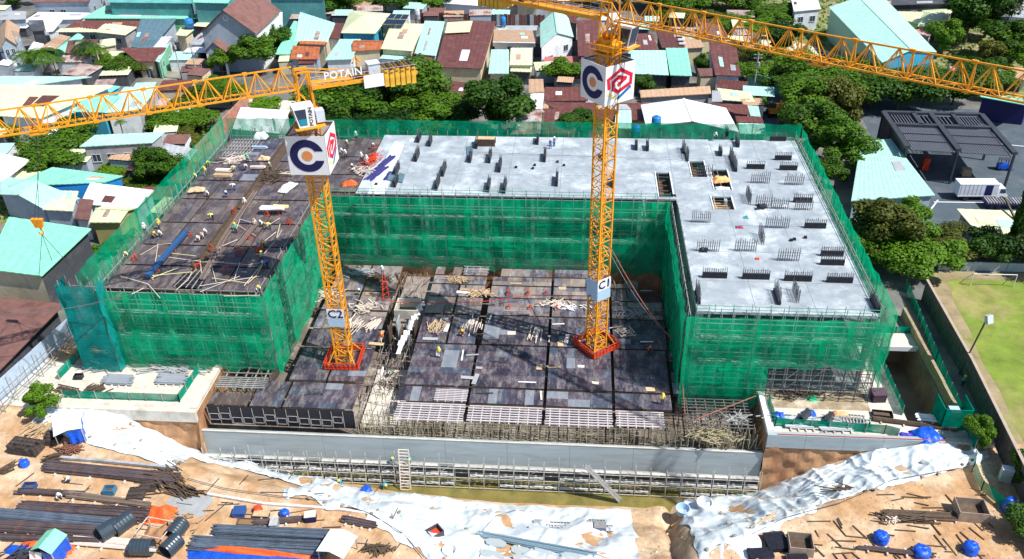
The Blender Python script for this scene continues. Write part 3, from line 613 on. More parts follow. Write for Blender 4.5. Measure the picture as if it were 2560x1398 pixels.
net((-63.8, 90.3), (-40.2, 90.2), 1.0, 12.5, 'green net on the front of the left wing, folded in three tiers', seed=2, sag=.75, tier=6.2, hem=.9)
net((-40.2, 90.1), (-39.9, 119.6), -.4, 13.1, 'sunlit bright green net on the right side of the left wing', seed=5, out=1, sag=.25)
net((-39.6, 118.7), (14, 118.7), .1, 12.4, 'long deep green net across the back of the courtyard', seed=8, hem=.9, sag=.7, tier=6.2)
net((13.5, 118.9), (13.5, 88.6), -1.2, 12.7, 'dark shaded green net on the courtyard side of the right wing', seed=11, out=1, sag=.2)
net((13.6, 88.5), (24.5, 88.5), -1.6, 12.4, 'tall green net at the front left corner of the right wing', seed=14, hem=.4, sag=.6, tier=6.8)
net((24.5, 88.5), (38.2, 88.6), 5.3, 12.4, 'shorter green net on the front of the right wing above bare scaffold', seed=17, hem=.5, sag=.7, tier=6.8)
net((38.4, 88.5), (38.6, 145.4), 2.5, 13.9, 'green net along the outer right side of the building', seed=20, sag=.3, m=netg)
net((38.6, 145.6), (-65, 145.3), 9, 14.2, 'thin green net along the rear edge behind the slab', m=netg2, seed=23, sag=.15)
net((-65.4, 145), (-65.3, 91), 7, 14.6, 'bright green net along the outer left side of the left wing', seed=26, sag=.25, m=netg2)
# stair tower wrapped in turquoise net
scaffold((-66.9, 89.4), (-62.2, 89.2), 0, 14.2, 'turquoise-wrapped scaffold stair tower frame at the front left corner', step=1.5, lift=1.7, depth=1.6, n=1)
net((-67.1, 89.1), (-62, 88.9), .4, 14.0, 'turquoise net on the front of the corner stair tower', m=nett, seed=31, sag=.1, hem=.15)
net((-61.9, 88.9), (-61.8, 91), .4, 14.2, 'turquoise net on the right side of the corner stair tower', m=nett, seed=33, sag=.1, hem=.1)
net((-67.2, 91.2), (-67.2, 89.1), .4, 14.0, 'turquoise net on the left side of the corner stair tower', m=nett, seed=35, sag=.1, hem=.1)
# edge handrails on the slabs
def rail(pts, z, label, h=1.2, m=steel):
    t = thing('guard_rail', label, 'guard rail', (*pts[0], z))
    for (a, c) in zip(pts, pts[1:]):
        A = Vector((*a, z)); B = Vector((*c, z)); L = (B-A).length; n = max(1, int(L/2.2)); b = MB()
        for i in range(n+1): P = A.lerp(B, i/n); b.bar(P, P+Vector((nz(P.x, P.y)*.1, 0, h+rnd.uniform(0, .5))), .06)
        b.build('posts', m, t); b = MB()
        for hh in (.55, 1.05): b.bar(A+Vector((0, 0, hh)), B+Vector((0, 0, hh)), .06)
        b.build('rail', m, t)
rail([(-39, 120.2), (14, 120.2)], 12, 'green-painted guard rail along the courtyard edge of the back slab', m=mat('rail_green', (.12, .38, .26), rough=.5))
rail([(15, 90.1), (37.4, 90.1)], 12, 'green-painted guard rail along the front edge of the right slab', m=MATS['rail_green'])
rail([(37.5, 90.1), (37.4, 143.9)], 12, 'pale guard rail along the right edge of the right slab')

# ---------------------------------------------------------------- starter bars and wraps on the pale slab
def starter(x, y, along, L, label, wrap=.75, hb=2.0, dense=.28, lean=0, z=12, grp=None):
    t = thing('starter_bars', label, 'rebar', (x, y, z), 0 if along == 'x' else math.pi/2, grp or 'wall starter bars standing on the pale slab')
    b = MB(); n = max(3, int(L/dense))
    for r in (-.13, .13):
        for i in range(n+1):
            p = -L/2+L*i/n; b.bar((p, r, 0), (p+rnd.uniform(-.03, .03)+lean*.3, r+rnd.uniform(-.04, .04), hb*rnd.uniform(.8, 1.08)), .05)
    for h in (.35, .9, 1.4):
        if h < hb: b.bar((-L/2, -.14, h), (L/2, -.14, h), .03)
    o = b.mesh('bars', rebar_g); inst(o, 'bars', t)['kind'] = 'stuff'
    if wrap:
        q = MB(); q.grid(lambda s, u: (-L/2-.05+(L+.1)*s, -.2-.05*abs(nz(s*5+x, u*3, y)), wrap*u*(1+.12*nz(s*4, x, y))), 8, 3)
        q.grid(lambda s, u: (L/2+.05-(L+.1)*s, .2+.05*abs(nz(s*5+x, u*3, y)), wrap*u), 8, 2)
        q.grid(lambda s, u: (-L/2-.05+(L+.1)*s, -.2+.4*u, wrap*(1-.2*abs(nz(s*6, u, x)))), 8, 2)
        q.grid(lambda s, u: (L/2+.05, -.2+.4*s, wrap*u), 2, 2); q.grid(lambda s, u: (-L/2-.05, .2-.4*s, wrap*u), 2, 2)
        inst(q.mesh('wrap', black), 'wrap', t)
    return t
rebar_g = mat('starter_bar_steel', (.12, .13, .15), rough=.6, var=.3)
LOCN = {}
SX = [  # photo position of the foot, direction, length, wrapped?, note
 (1786, 694, 'x', 3.1, 1), (1889, 697, 'x', 3.4, 1), (1994, 702, 'x', 3.4, 1), (2098, 706, 'x', 3.2, 1), (2079, 640, 'x', 2.9, 1), (2080, 662, 'x', 3.0, 1), (2037, 570, 'x', 2.9, 1), (2006, 506, 'x', 2.7, 1),
 (1888, 422, 'x', 2.8, 1), (1970, 425, 'x', 2.7, 1), (1957, 400, 'x', 2.6, 1), (1944, 352, 'x', 2.6, 1),
 (1769, 628, 'x', 3.0, 0), (1863, 628, 'x', 2.8, 0), (1942, 570, 'x', 3.2, 0), (1970, 652, 'x', 2.8, 0), (1948, 522, 'x', 2.4, 0), (2008, 525, 'x', 2.5, 0), (1900, 458, 'x', 2.8, 0), (1984, 462, 'x', 2.8, 0), (1908, 515, 'x', 2.2, 0), (1752, 556, 'x', 2.6, 0), (1760, 440, 'x', 2.4, 0),
 (1744, 745, 'y', 3.0, .6), (1942, 745, 'y', 3.2, .6), (1988, 742, 'y', 3.0, 0), (2186, 765, 'y', 3.0, 1.0), (1717, 395, 'y', 3.0, .3), (1800, 385, 'y', 2.0, 1.2), (1828, 400, 'y', 3.2, .3), (1843, 362, 'y', 2.4, 1.1), (1816, 336, 'y', 2.0, 1.2), (1708, 378, 'y', 2.2, .5), (1870, 500, 'y', 3.2, 0), (1902, 600, 'y', 3.0, 0), (1836, 420, 'y', 3.0, .8)]
for i, (u, v, a, L, wr) in enumerate(SX):
    p = G(u, v, 12)
    near = 'front' if v > 600 else 'middle' if v > 470 else 'rear'
    side = 'left' if u < 1830 else 'right' if u > 1965 else 'centre'
    kind = 'black-wrapped' if wr else 'bare grey'; way = 'crosswise' if a == 'x' else 'lengthwise'
    key = (near, side, kind, way); LOCN[key] = LOCN.get(key, 0)+1
    same = sum(1 for s_ in SX if ('front' if s_[1] > 600 else 'middle' if s_[1] > 470 else 'rear', 'left' if s_[0] < 1830 else 'right' if s_[0] > 1965 else 'centre', 'black-wrapped' if s_[4] else 'bare grey', 'crosswise' if s_[2] == 'x' else 'lengthwise') == key)
    lab = '%s %s starter bars on the right slab, %s %s' % (kind, way, near, side)+('' if same == 1 else ', %s listed from the front' % ORD[sum(1 for s_ in SX if s_[1] > v and ('front' if s_[1] > 600 else 'middle' if s_[1] > 470 else 'rear', 'left' if s_[0] < 1830 else 'right' if s_[0] > 1965 else 'centre', 'black-wrapped' if s_[4] else 'bare grey', 'crosswise' if s_[2] == 'x' else 'lengthwise') == key)]).replace('listed from', 'counted from')
    starter(p.x, p.y, a, L, lab, wrap=.75*wr, hb=1.9 if wr < 1 else 1.5)
SY = [(1048, 350, 2.6), (1043, 395, 3.2), (1076, 360, 2.4), (1192, 365, 2.6), (1176, 400, 2.4), (1225, 398, 3.4), (1250, 420, 3.6), (1110, 430, 3.6), (1094, 465, 3.4), (1344, 355, 2.6), (1362, 396, 3.2), (1392, 455, 3.4), (1222, 470, 3.2), (1262, 472, 3.4), (993, 430, 3.0), (990, 460, 2.6), (1590, 370, 2.2), (1618, 372, 2.2), (1530, 460, 3.2), (1508, 395, 3.0)]
for i, (u, v, L) in enumerate(SY):
    p = G(u, v, 12); ro = 'rear' if v < 375 else 'middle' if v < 425 else 'front'; k = sorted(s_[0] for s_ in SY if ('rear' if s_[1] < 375 else 'middle' if s_[1] < 425 else 'front') == ro).index(u)
    starter(p.x, p.y, 'y', L, 'narrow dark starter bars on the back slab, %s line, %s from the left' % (ro, ORD[k]), wrap=1.0, hb=1.7, dense=.3)
# ---------------------------------------------------------------- tower cranes
def crane_at(cx, cy, mrot, boxz, boxw, boxh, jz, jdir, jlen, clen, label, num, numz, cabz, cabside):
    t = thing('tower_crane', label, 'tower crane', (cx, cy, 0))
    q = MB(); s = .95; H = 3.0
    cs = [(-s, -s), (s, -s), (s, s), (-s, s)]
    for x, y in cs: q.bar((x, y, 0), (x, y, H), .20)
    for i in range(4):
        a, c = cs[i], cs[(i+1) % 4]
        for z in (0.05, 1.5): q.bar((*a, z), (*c, z), .09)
        q.bar((*a, 0), (*c, 1.5), .09); q.bar((*c, 1.5), (*a, 3.0), .09)
        m_ = ((a[0]+c[0])/2, (a[1]+c[1])/2); q.bar((*m_, 0), (*a, 1.5), .06)
    q.bar((-.3, -.5, 0), (-.3, -.5, H), .05); q.bar((.1, -.5, 0), (.1, -.5, H), .05)      # ladder
    for k in range(6): q.bar((-.3, -.5, .25+k*.5), (.1, -.5, .25+k*.5), .04)
    me = q.mesh('mast_section', crane); n = int((jz-3.2)/H)+1; hs = (jz-2.6)/n
    for i in range(n): inst(me, 'mast_section', t, (0, 0, i*hs), mrot, (1, 1, hs/H))
    R_ = Matrix.Rotation(mrot, 3, 'Z'); O = Vector((cx, cy, 0))
    def L(x, y, z): return O+R_@Vector((x, y, z))
    # sign box round the mast
    h = boxw/2
    def face(a, c, kind):        # a, c: outer corners left to right seen from outside
        A, C = L(*a, boxz), L(*c, boxz); xd = (C-A).normalized(); nn = xd.cross(Vector((0, 0, 1)))
        b = MB(); e = .05
        P = [A, C, C-nn*e, A-nn*e]; b.hexa(P+[p+Vector((0, 0, boxh)) for p in P]); pn = b.build('sign_panel', white, t)
        def pt(u, v, k=.03): return A+xd*(boxw*u)+Vector((0, 0, boxh*(1-v)))+nn*k
        def poly(pts, m, name, k=.03):
            b = MB(); f = [pt(*p, k) for p in pts]; g = [pt(*p, .001) for p in pts]; nn_ = len(f); b.v = [tuple(p) for p in f+g]; b.f = [tuple(range(nn_))]+[(i, (i+1) % nn_, nn_+(i+1) % nn_, nn_+i) for i in range(nn_)]; b.mi = [0]*len(b.f)
            o = b.build(name, m, t); return o
        def stroke(pts, w_, m, name):
            b = MB()
            for k_, (p, r) in enumerate(zip(pts, pts[1:])):
                kk = .03+.002*k_; a_, c_ = pt(*p, kk), pt(*r, kk); d = (c_-a_).normalized(); y_ = d.cross(nn)*w_/2; a_ = a_-d*w_*.45; c_ = c_+d*w_*.45; R4 = [a_-y_, c_-y_, c_+y_, a_+y_]; b.hexa([p_-nn*(kk-.002) for p_ in R4]+R4)
            return b.build(name, m, t)
        if kind == 'c':
            ar = boxh/boxw; cu, cv = .50, .50; ro, ri = .43, .235; b = MB(); N_ = 40; th0 = math.radians(17); V_ = []
            for i in range(N_+1):
                th = th0+(2*math.pi-2*th0)*i/N_; k = 1.0
                V_.append((cu+ro*math.cos(th), cv-ro*math.sin(th)/ar)); thi = math.radians(32)+(2*math.pi-2*math.radians(32))*i/N_
                V_.append((cu+ri*math.cos(thi), cv-ri*math.sin(thi)/ar))
            b.v = [tuple(pt(*p)) for p in V_]; b.f = [(2*i, 2*i+1, 2*i+3, 2*i+2) for i in range(N_)]; b.mi = [0]*N_; b.build('emblem_ring', navy, t)
            poly([(cu-.0+  .135*math.cos(2*math.pi*i/24), cv+.135*math.sin(2*math.pi*i/24)/ar) for i in range(24)], orange, 'emblem_disc')
        else:
            stroke([(.13, .55), (.1, .336), (.51, .15), (.87, .34), (.857, .55), (.44, .70), (.27, .60), (.27, .43), (.43, .33), (.67, .39), (.46, .515)], boxw*.095, crim, 'emblem_spiral')
            stroke([(.46, .87), (.84, .65)], boxw*.08, pblue, 'emblem_stripe'); stroke([(.1, .70), (.38, .85)], boxw*.08, pyel, 'emblem_stripe')
    face((-h, -h), (h, -h), 'c' if num == 'C2' else 'e'); 
    if num == 'C2': face((h, -h), (h, h), 'e'); face((-h, h), (-h, -h), 'e')
    else: face((-h, h), (-h, -h), 'c'); face((h, -h), (h, h), 'c')
    face((h, h), (-h, h), 'c')
    b = MB()
    for z in (boxz+.1, boxz+boxh-.15):
        b = MB()
        for x in (-h+.1, h-.1): b.bar(L(x, -h+.1, z), L(x, h-.1, z), .1); b.bar(L(-h+.1, x, z), L(h-.1, x, z), .1)
        for x, y in cs: b.bar(L(x, y, z), L(math.copysign(h-.1, x), math.copysign(h-.1, y), z), .1)
        b.build('sign_frame', darkm, t)
    # number board low on the mast
    A, C = L(-1.12, -1.12, numz), L(1.12, -1.12, numz) ; xd = (C-A).normalized(); nn = xd.cross(Vector((0, 0, 1)))
    hb = 2.6 if num == 'C2' else 3.1
    if num == 'C1': A = L(-1.12, -1.12, numz)
    b = MB(); P = [A+nn*.05, C+nn*.05, C, A]; b.hexa(P+[p+Vector((0, 0, hb*.52)) for p in P]); b.build('number_board', palebl, t, label='plain pale blue lower half of the number board')
    P2 = [p+Vector((0, 0, hb*.52)) for p in P]; b = MB(); b.hexa(P2+[p+Vector((0, 0, hb*.55)) for p in P2]); b.build('number_board', white, t)
    textmesh(num, 1.75, navy, t, (A+C)/2+nn*.08+Vector((0, 0, hb*.78)), xd, (0, 0, 1), 'number')
    if num == 'C1':
        A2, C2_ = L(-1.12, 1.12, numz), L(-1.12, -1.12, numz); n2 = (C2_-A2).normalized().cross(Vector((0, 0, 1)))
        b = MB(); P = [A2+n2*.05, C2_+n2*.05, C2_, A2]; b.hexa(P+[p+Vector((0, 0, 3.0)) for p in P]); b.build('number_board', palebl, t)
    # slewing unit and head
    D = Vector((*jdir, 0)).normalized(); N2 = Vector((-D.y, D.x, 0))
    def J(a, c, z): return O+D*a+N2*c+Vector((0, 0, z))
    b = MB(); b.lathe(O+Vector((0, 0, jz-3.6)), [(1.2, 0), (1.35, .2), (1.35, .9), (1.1, 1.0), (1.1, 1.5)], 18); b.build('slewing_ring', crane, t)
    b = MB()
    for z in (jz-3.9, jz-2.9): b.hexa([J(-1.4, -1.4, z), J(1.4, -1.4, z), J(1.4, 1.4, z), J(-1.4, 1.4, z)]+[J(x, y, z+.15) for x, y in ((-1.4, -1.4), (1.4, -1.4), (1.4, 1.4), (-1.4, 1.4))])
    for x, y in ((-1.6, -1.6), (1.6, -1.6), (1.6, 1.6), (-1.6, 1.6)): b.bar(J(x, y, jz-3.8), J(x, y, jz-2.7), .06)
    for z in (jz-3.3, jz-2.75):
        for s1 in (-1.6, 1.6): b.bar(J(s1, -1.6, z), J(s1, 1.6, z), .05); b.bar(J(-1.6, s1, z), J(1.6, s1, z), .05)
    b.build('service_platform', crane, t)
    b = MB(); hx = .85
    for x in (-hx, hx):
        for y in (-hx, hx): b.bar(J(x, y, jz-2.7), J(x*.8, y*.9, jz+1.9), .2); 
        b.bar(J(x, -hx, jz-2.6), J(x, hx, jz-.2), .12); b.bar(J(x, hx, jz-2.6), J(x, -hx, jz-.2), .12)
    for y in (-hx, hx): b.bar(J(-hx, y, jz-2.6), J(hx, y, jz-.2), .12); b.bar(J(hx, y, jz-.2), J(-hx*.8, y*.9, jz+1.9), .12); b.bar(J(-hx*.8, y*.9, jz+1.9), J(hx*.8, y*.9, jz+1.9), .16)
    b.bar(J(-.7, 0, jz+2.1), J(.7, 0, jz+2.1), .3); b.build('crane_head', crane, t)
    # jib: sections sharing one mesh
    jh, jw, sp = (2.45, .72, 2.65); q = MB()
    for c in (-jw, jw): q.bar((0, c, 0), (2*sp, c, 0), .17)
    q.bar((0, 0, jh), (2*sp, 0, jh), .15)
    for k in range(2):
        a = k*sp
        for c in (-jw, jw):
            q.bar((a, c, 0), (a+sp/2, 0, jh), .10); q.bar((a+sp, c, 0), (a+sp/2, 0, jh), .10)
            q.bar((a+sp*.28, c, 0), (a+sp/2, 0, jh), .055); q.bar((a+sp*.72, c, 0), (a+sp/2, 0, jh), .055)
        q.bar((a, -jw, 0), (a, jw, 0), .09); q.bar((a+sp/2, -jw, 0), (a+sp/2, jw, 0), .07); q.bar((a, -jw, 0), (a+sp/2, jw, 0), .07); q.bar((a+sp/2, jw, 0), (a+sp, -jw, 0), .07)
    q.bar((2*sp-.05, -jw, 0), (2*sp-.05, 0, jh), .13); q.bar((2*sp-.05, jw, 0), (2*sp-.05, 0, jh), .13)
    for c in (-jw, 0, jw): q.obox((2*sp-.15, c, jh if c == 0 else 0), (.5, .3, .3))
    me = q.mesh('jib_section', crane); ang = math.atan2(D.y, D.x); n = int(jlen/(2*sp))
    for i in range(n): p = D*(1.0+i*2*sp); inst(me, 'jib_section', t, (p.x, p.y, jz), ang)
    b = MB(); b.bar(J(1, -.25, jz+.1), J(jlen, -.25, jz-.12), .03); b.bar(J(1, .25, jz+.1), J(jlen, .25, jz-.12), .03); b.build('trolley_rope', darkm, t)
    # counter jib with walkway, rail, winch and counterweights
    b = MB()
    for c in (-.9, .9): b.bar(J(-.8, c, jz), J(-clen, c, jz-.1), .28, .4)
    k = 1.5
    while k < clen-.5: b.bar(J(-k, -.9, jz), J(-k, .9, jz), .12); k += 1.3
    b.hexa([J(-1, -.8, jz+.05), J(-1, .8, jz+.05), J(-clen+.2, .8, jz-.05), J(-clen+.2, -.8, jz-.05)]+[J(-1, -.8, jz+.11), J(-1, .8, jz+.11), J(-clen+.2, .8, jz+.01), J(-clen+.2, -.8, jz+.01)])
    b.build('counter_jib', crane, t)
    b = MB()
    for c in (-1.05, 1.05):
        for z in (.55, 1.05): b.bar(J(-1, c, jz+z), J(-clen, c, jz+z-.1), .05)
        k = 1
        while k < clen: b.bar(J(-k, c, jz), J(-k, c, jz+1.05), .05); k += 1.2
    b.build('counter_jib_rail', steel, t)
    b = MB()
    for c in (-.8, .8): b.bar(J(0, c*.8, jz+2.0), J(-clen*.62, c, jz+.3), .12)
    b.build('tie_bar', crane, t)
    b = MB(); b.bar(J(-clen*.5, -.9, jz+.2), J(-clen*.5, -.9, jz+2.4), .14); b.bar(J(-clen*.5, -1.3, jz+2.2), J(-clen*.5, 1.0, jz+2.2), .14); b.bar(J(-clen*.5, -.9, jz+1.2), J(-clen*.5-1, -.9, jz+.2), .1); b.build('service_davit', crane, t)
    q = MB(); q.box(-.26, -1.15, -1.5, .26, 1.15, .35); q.box(-.2, -1.3, .35, .2, 1.3, .5); me = q.mesh('counterweight', mat('counterweight_yellow', (.72, .42, .05), rough=.7, var=.25))
    for i in range(6): p = D*(-clen+.5+i*.66); inst(me, 'counterweight', t, (p.x, p.y, jz+.2+.12*(i % 2)), ang)
    q = MB(); q.bar((0, -1.2, .6), (0, 1.2, .6), .22); q.bar((0, -.9, .35), (0, -.9, .8), .2); q.bar((0, .9, .35), (0, .9, .8), .2); me = q.mesh('weight_clamp', darkm)
    for i in range(6): p = D*(-clen+.5+i*.66); inst(me, 'weight_clamp', t, (p.x, p.y, jz+.2), ang)
    q = MB(); q.box(-1.0, -.9, .1, .4, .5, 1.5); q.obox((-.3, -.2, 1.55), (1.5, 1.6, .08)); inst(q.mesh('winch_house', mat('winch_grey', (.55, .62, .72), rough=.5)), 'winch_house', t, tuple(D*(-clen+5.3)+Vector((0, 0, jz))), ang)
    q = MB(); q.lathe((0, -.8, .55), [(0, 0), (.55, 0), (.55, .1), (.4, .1), (.4, 1.2), (.55, 1.2), (.55, 1.3), (0, 1.3)], 14, (0, 1, 0)); inst(q.mesh('rope_drum', darkm), 'rope_drum', t, tuple(D*(-clen+6.8)+Vector((0, 0, jz))), ang)
    if num == 'C2':
     # the white panels hung on the counter jib side that faces the camera
     side = -1 if (N2.y > 0) else 1
     xd = D*(-1)*(1 if side*N2.y < 0 and (-D).x > 0 else -1); b = MB(); A = J(-clen+4.2, side*1.35, jz-.9); B_ = J(-clen+6.6, side*1.35, jz-.9); b.hexa([A, B_, B_+N2*.05*-side, A+N2*.05*-side]+[p+Vector((0, 0, 1.5)) for p in (A, B_, B_+N2*.05*-side, A+N2*.05*-side)]); b.build('side_panel', white, t)
     textmesh('POTAIN', 1.25, white, t, J(-clen*.34, side*1.1, jz+1.15), xd if xd.x > 0 else -xd, (0, 0, 1), 'lettering', .03)
     b = MB(); A = J(-1.8, side*.9, jz+.55); B_ = J(-clen*.58, side*.9, jz+.55); b.hexa([A, B_, B_+N2*.03*-side, A+N2*.03*-side]+[p+Vector((0, 0, 1.4)) for p in (A, B_, B_+N2*.03*-side, A+N2*.03*-side)]) if False else None
    # cab
    c0 = J(*cabside, cabz); cr_ = math.atan2(D.y, D.x)
    cb = MB(); w2, l1, l2, hh = .85, -1.3, 1.1, 2.5
    Rm = Matrix.Rotation(cr_, 3, 'Z')
    def K(x, y, z): return c0+Rm@Vector((x, y, z))
    cb.hexa([K(l1, -w2, 0), K(l2-.5, -w2, 0), K(l2-.5, w2, 0), K(l1, w2, 0), K(l1, -w2, hh), K(l2, -w2, hh), K(l2, w2, hh), K(l1, w2, hh)]); cb.build('cab_shell', white, t)
    cb = MB()
    for s_ in (-1, 1):
        y = s_*(w2+.012); cb.hexa([K(-.35, y, .25), K(.5, y, .25), K(.5, y-.02*s_, .25), K(-.35, y-.02*s_, .25), K(-.35, y, 2.2), K(.95, y, 2.2), K(.95, y-.02*s_, 2.2), K(-.35, y-.02*s_, 2.2)])
    cb.hexa([K(l2-.48, -.75, .15), K(l2-.46, -.75, .15), K(l2-.46, .75, .15), K(l2-.48, .75, .15), K(l2-.02, -.75, 2.3), K(l2+.02, -.75, 2.3), K(l2+.02, .75, 2.3), K(l2-.02, .75, 2.3)]); cb.build('cab_window', panewm, t)
    cb = MB(); 
    for s_ in (-1, 1): y = s_*(w2+.03); cb.hexa([K(-.3, y, .3), K(.45, y, .3), K(.45, y-.02*s_, .3), K(-.3, y-.02*s_, .3), K(-.3, y, 1.05), K(.62, y, 1.05), K(.62, y-.02*s_, 1.05), K(-.3, y-.02*s_, 1.05)])
    cb.build('cab_lower_pane', mat('cab_teal', (.02, .25, .35), rough=.3), t)
    ys = -w2-.04 if (Rm@Vector((0, -1, 0))).y < 0 else w2+.04; xdir = Vector((0, 0, 1)); yd = Rm@Vector((-1 if ys < 0 else 1, 0, 0))
    textmesh('POTAIN', .62, darkm, t, K(-.85, ys, 1.25), xdir, yd, 'cab_lettering', .01)
    cb = MB(); cb.bar(K(l1, -w2-.3, -.1), K(l2, -w2-.3, -.1), .12); cb.bar(K(l1, w2+.3, -.1), K(l2, w2+.3, -.1), .12); cb.hexa([K(l1-1.1, -w2-.3, -.15), K(l2, -w2-.3, -.15), K(l2, w2+.3, -.15), K(l1-1.1, w2+.3, -.15), K(l1-1.1, -w2-.3, -.05), K(l2, -w2-.3, -.05), K(l2, w2+.3, -.05), K(l1-1.1, w2+.3, -.05)])
    cb.bar(K(0, 0, 0), O+Vector((0, 0, cabz)), .3); cb.build('cab_bracket', crane, t)
    cb = MB(); cb.hexa([K(l1-1.2, -.6, .2), K(l1-.25, -.6, .2), K(l1-.25, .5, .2), K(l1-1.2, .5, .2), K(l1-1.2, -.6, 1.6), K(l1-.25, -.6, 1.6), K(l1-.25, .5, 1.6), K(l1-1.2, .5, 1.6)]); cb.build('electric_cabinet', MATS['winch_grey'], t)
    # red guard round the foot
    q = MB(); g = 2.3
    for a, c in (((-g, -g), (g, -g)), ((g, -g), (g, g)), ((g, g), (-g, g)), ((-g, g), (-g, -g))):
        A, C = Vector((*a, 0)), Vector((*c, 0))
        for z in (.15, .6, 1.1): q.bar(A*1.0+Vector((0, 0, z)), C+Vector((0, 0, z)), .09)
        for i in range(9): P = A.lerp(C, i/8); q.bar(P, P*1.04+Vector((0, 0, 1.15)), .07)
        q.hexa([A*.98, C*.98, C*1.0, A*1.0, A*.98+Vector((0, 0, .75)), C*.98+Vector((0, 0, .75)), C+Vector((0, 0, .75)), A+Vector((0, 0, .75))])
    inst(q.mesh('foot_guard', redm), 'foot_guard', t, (0, 0, .05), mrot)
    q = MB()
    for x, y in cs: q.bar((x*2.2, y*2.2, 0), (x, y, 2.4), .14); q.bar((x, y, 0), (-x, y, .9), .1)
    inst(q.mesh('foot_braces', crane), 'foot_braces', t, (0, 0, .05), mrot)
    return t, J
c2, J2 = crane_at(-31.8, 93.4, math.radians(1), 29.5, 4.75, 4.9, 39.5, (-.884, -.468), 48, 13.4, 'tower crane marked C2 on the left, jib reaching out over the left side', 'C2', 6.5, 35.6, (.9, 1.75))
c1, J1 = crane_at(3.0, 98.5, math.radians(39), 36.7, 4.45, 4.65, 46.0, (.823, -.568), 60, 19.0, 'tower crane marked C1 in the middle, jib crossing the upper right', 'C1', 8.5, 42.6, (1.2, 1.9))
# trolleys and hook
def trolley(J, a, jz, label, drop=None, base=None):
    t = thing('crane_trolley', label, 'crane trolley', tuple(J(a, 0, jz-.5)))
    b = MB(); b.hexa([J(a-.9, -.8, jz-.45), J(a+.9, -.8, jz-.45), J(a+.9, .8, jz-.45), J(a-.9, .8, jz-.45)]+[J(x, y, jz-.2) for x, y in ((a-.9, -.8), (a+.9, -.8), (a+.9, .8), (a-.9, .8))]); b.build('frame', crane, t)
    for x in (-.7, .7):
        for y in (-.72, .72): b = MB(); b.lathe(J(a+x, y-.08, jz-.1), [(0, 0), (.18, 0), (.18, .15), (0, .15)], 10, (0, 1, 0)); b.build('wheel', darkm, t)
    if drop:
        b = MB()
        for x in (-.25, .25): b.bar(J(a+x, 0, jz-.4), J(a+x*.7, 0, drop+.9), .04)
        b.build('hoist_rope', darkm, t)
    return t
trolley(J1, 24.5, 46, 'orange trolley under the C1 jib at the right', None)
trolley(J2, 27.7, 39.5, 'orange trolley under the C2 jib with hoist rope running down', None)
hk = G(100, 572, 22); t = thing('hook_block', 'orange crane hook block hanging over the left mint warehouse roof', 'hook block', tuple(hk))
b = MB(); o = Vector(hk); b.hexa([o+Vector(p) for p in ((-.45, -.2, .2), (.45, -.2, .2), (.45, .2, .2), (-.45, .2, .2), (-.75, -.25, 1.4), (.75, -.25, 1.4), (.75, .25, 1.4), (-.75, .25, 1.4))]); b.build('block', mat('hook_orange', (.9, .33, .02), rough=.5), t)
b = MB(); pr_ = [(.0, .2), (.12, -.1), (.3, -.35), (.25, -.7), (0, -.85), (-.25, -.7), (-.3, -.5)]; b.path([o+Vector((x, 0, z)) for x, z in pr_], .14); b.build('hook', MATS['hook_orange'], t)
b = MB()
for e in ((-1.6, -1.2, -6.5), (1.9, .8, -6.2), (.3, -.3, -4.5)): b.bar(o+Vector((0, 0, -.8)), o+Vector(e), .05)
b.build('sling_chain', darkm, t)
b = MB()
for x in (-.3, .3): b.bar(o+Vector((x, 0, 1.4)), J2(27.7+x, 0, 39), .04)
b.build('hoist_rope', darkm, t)
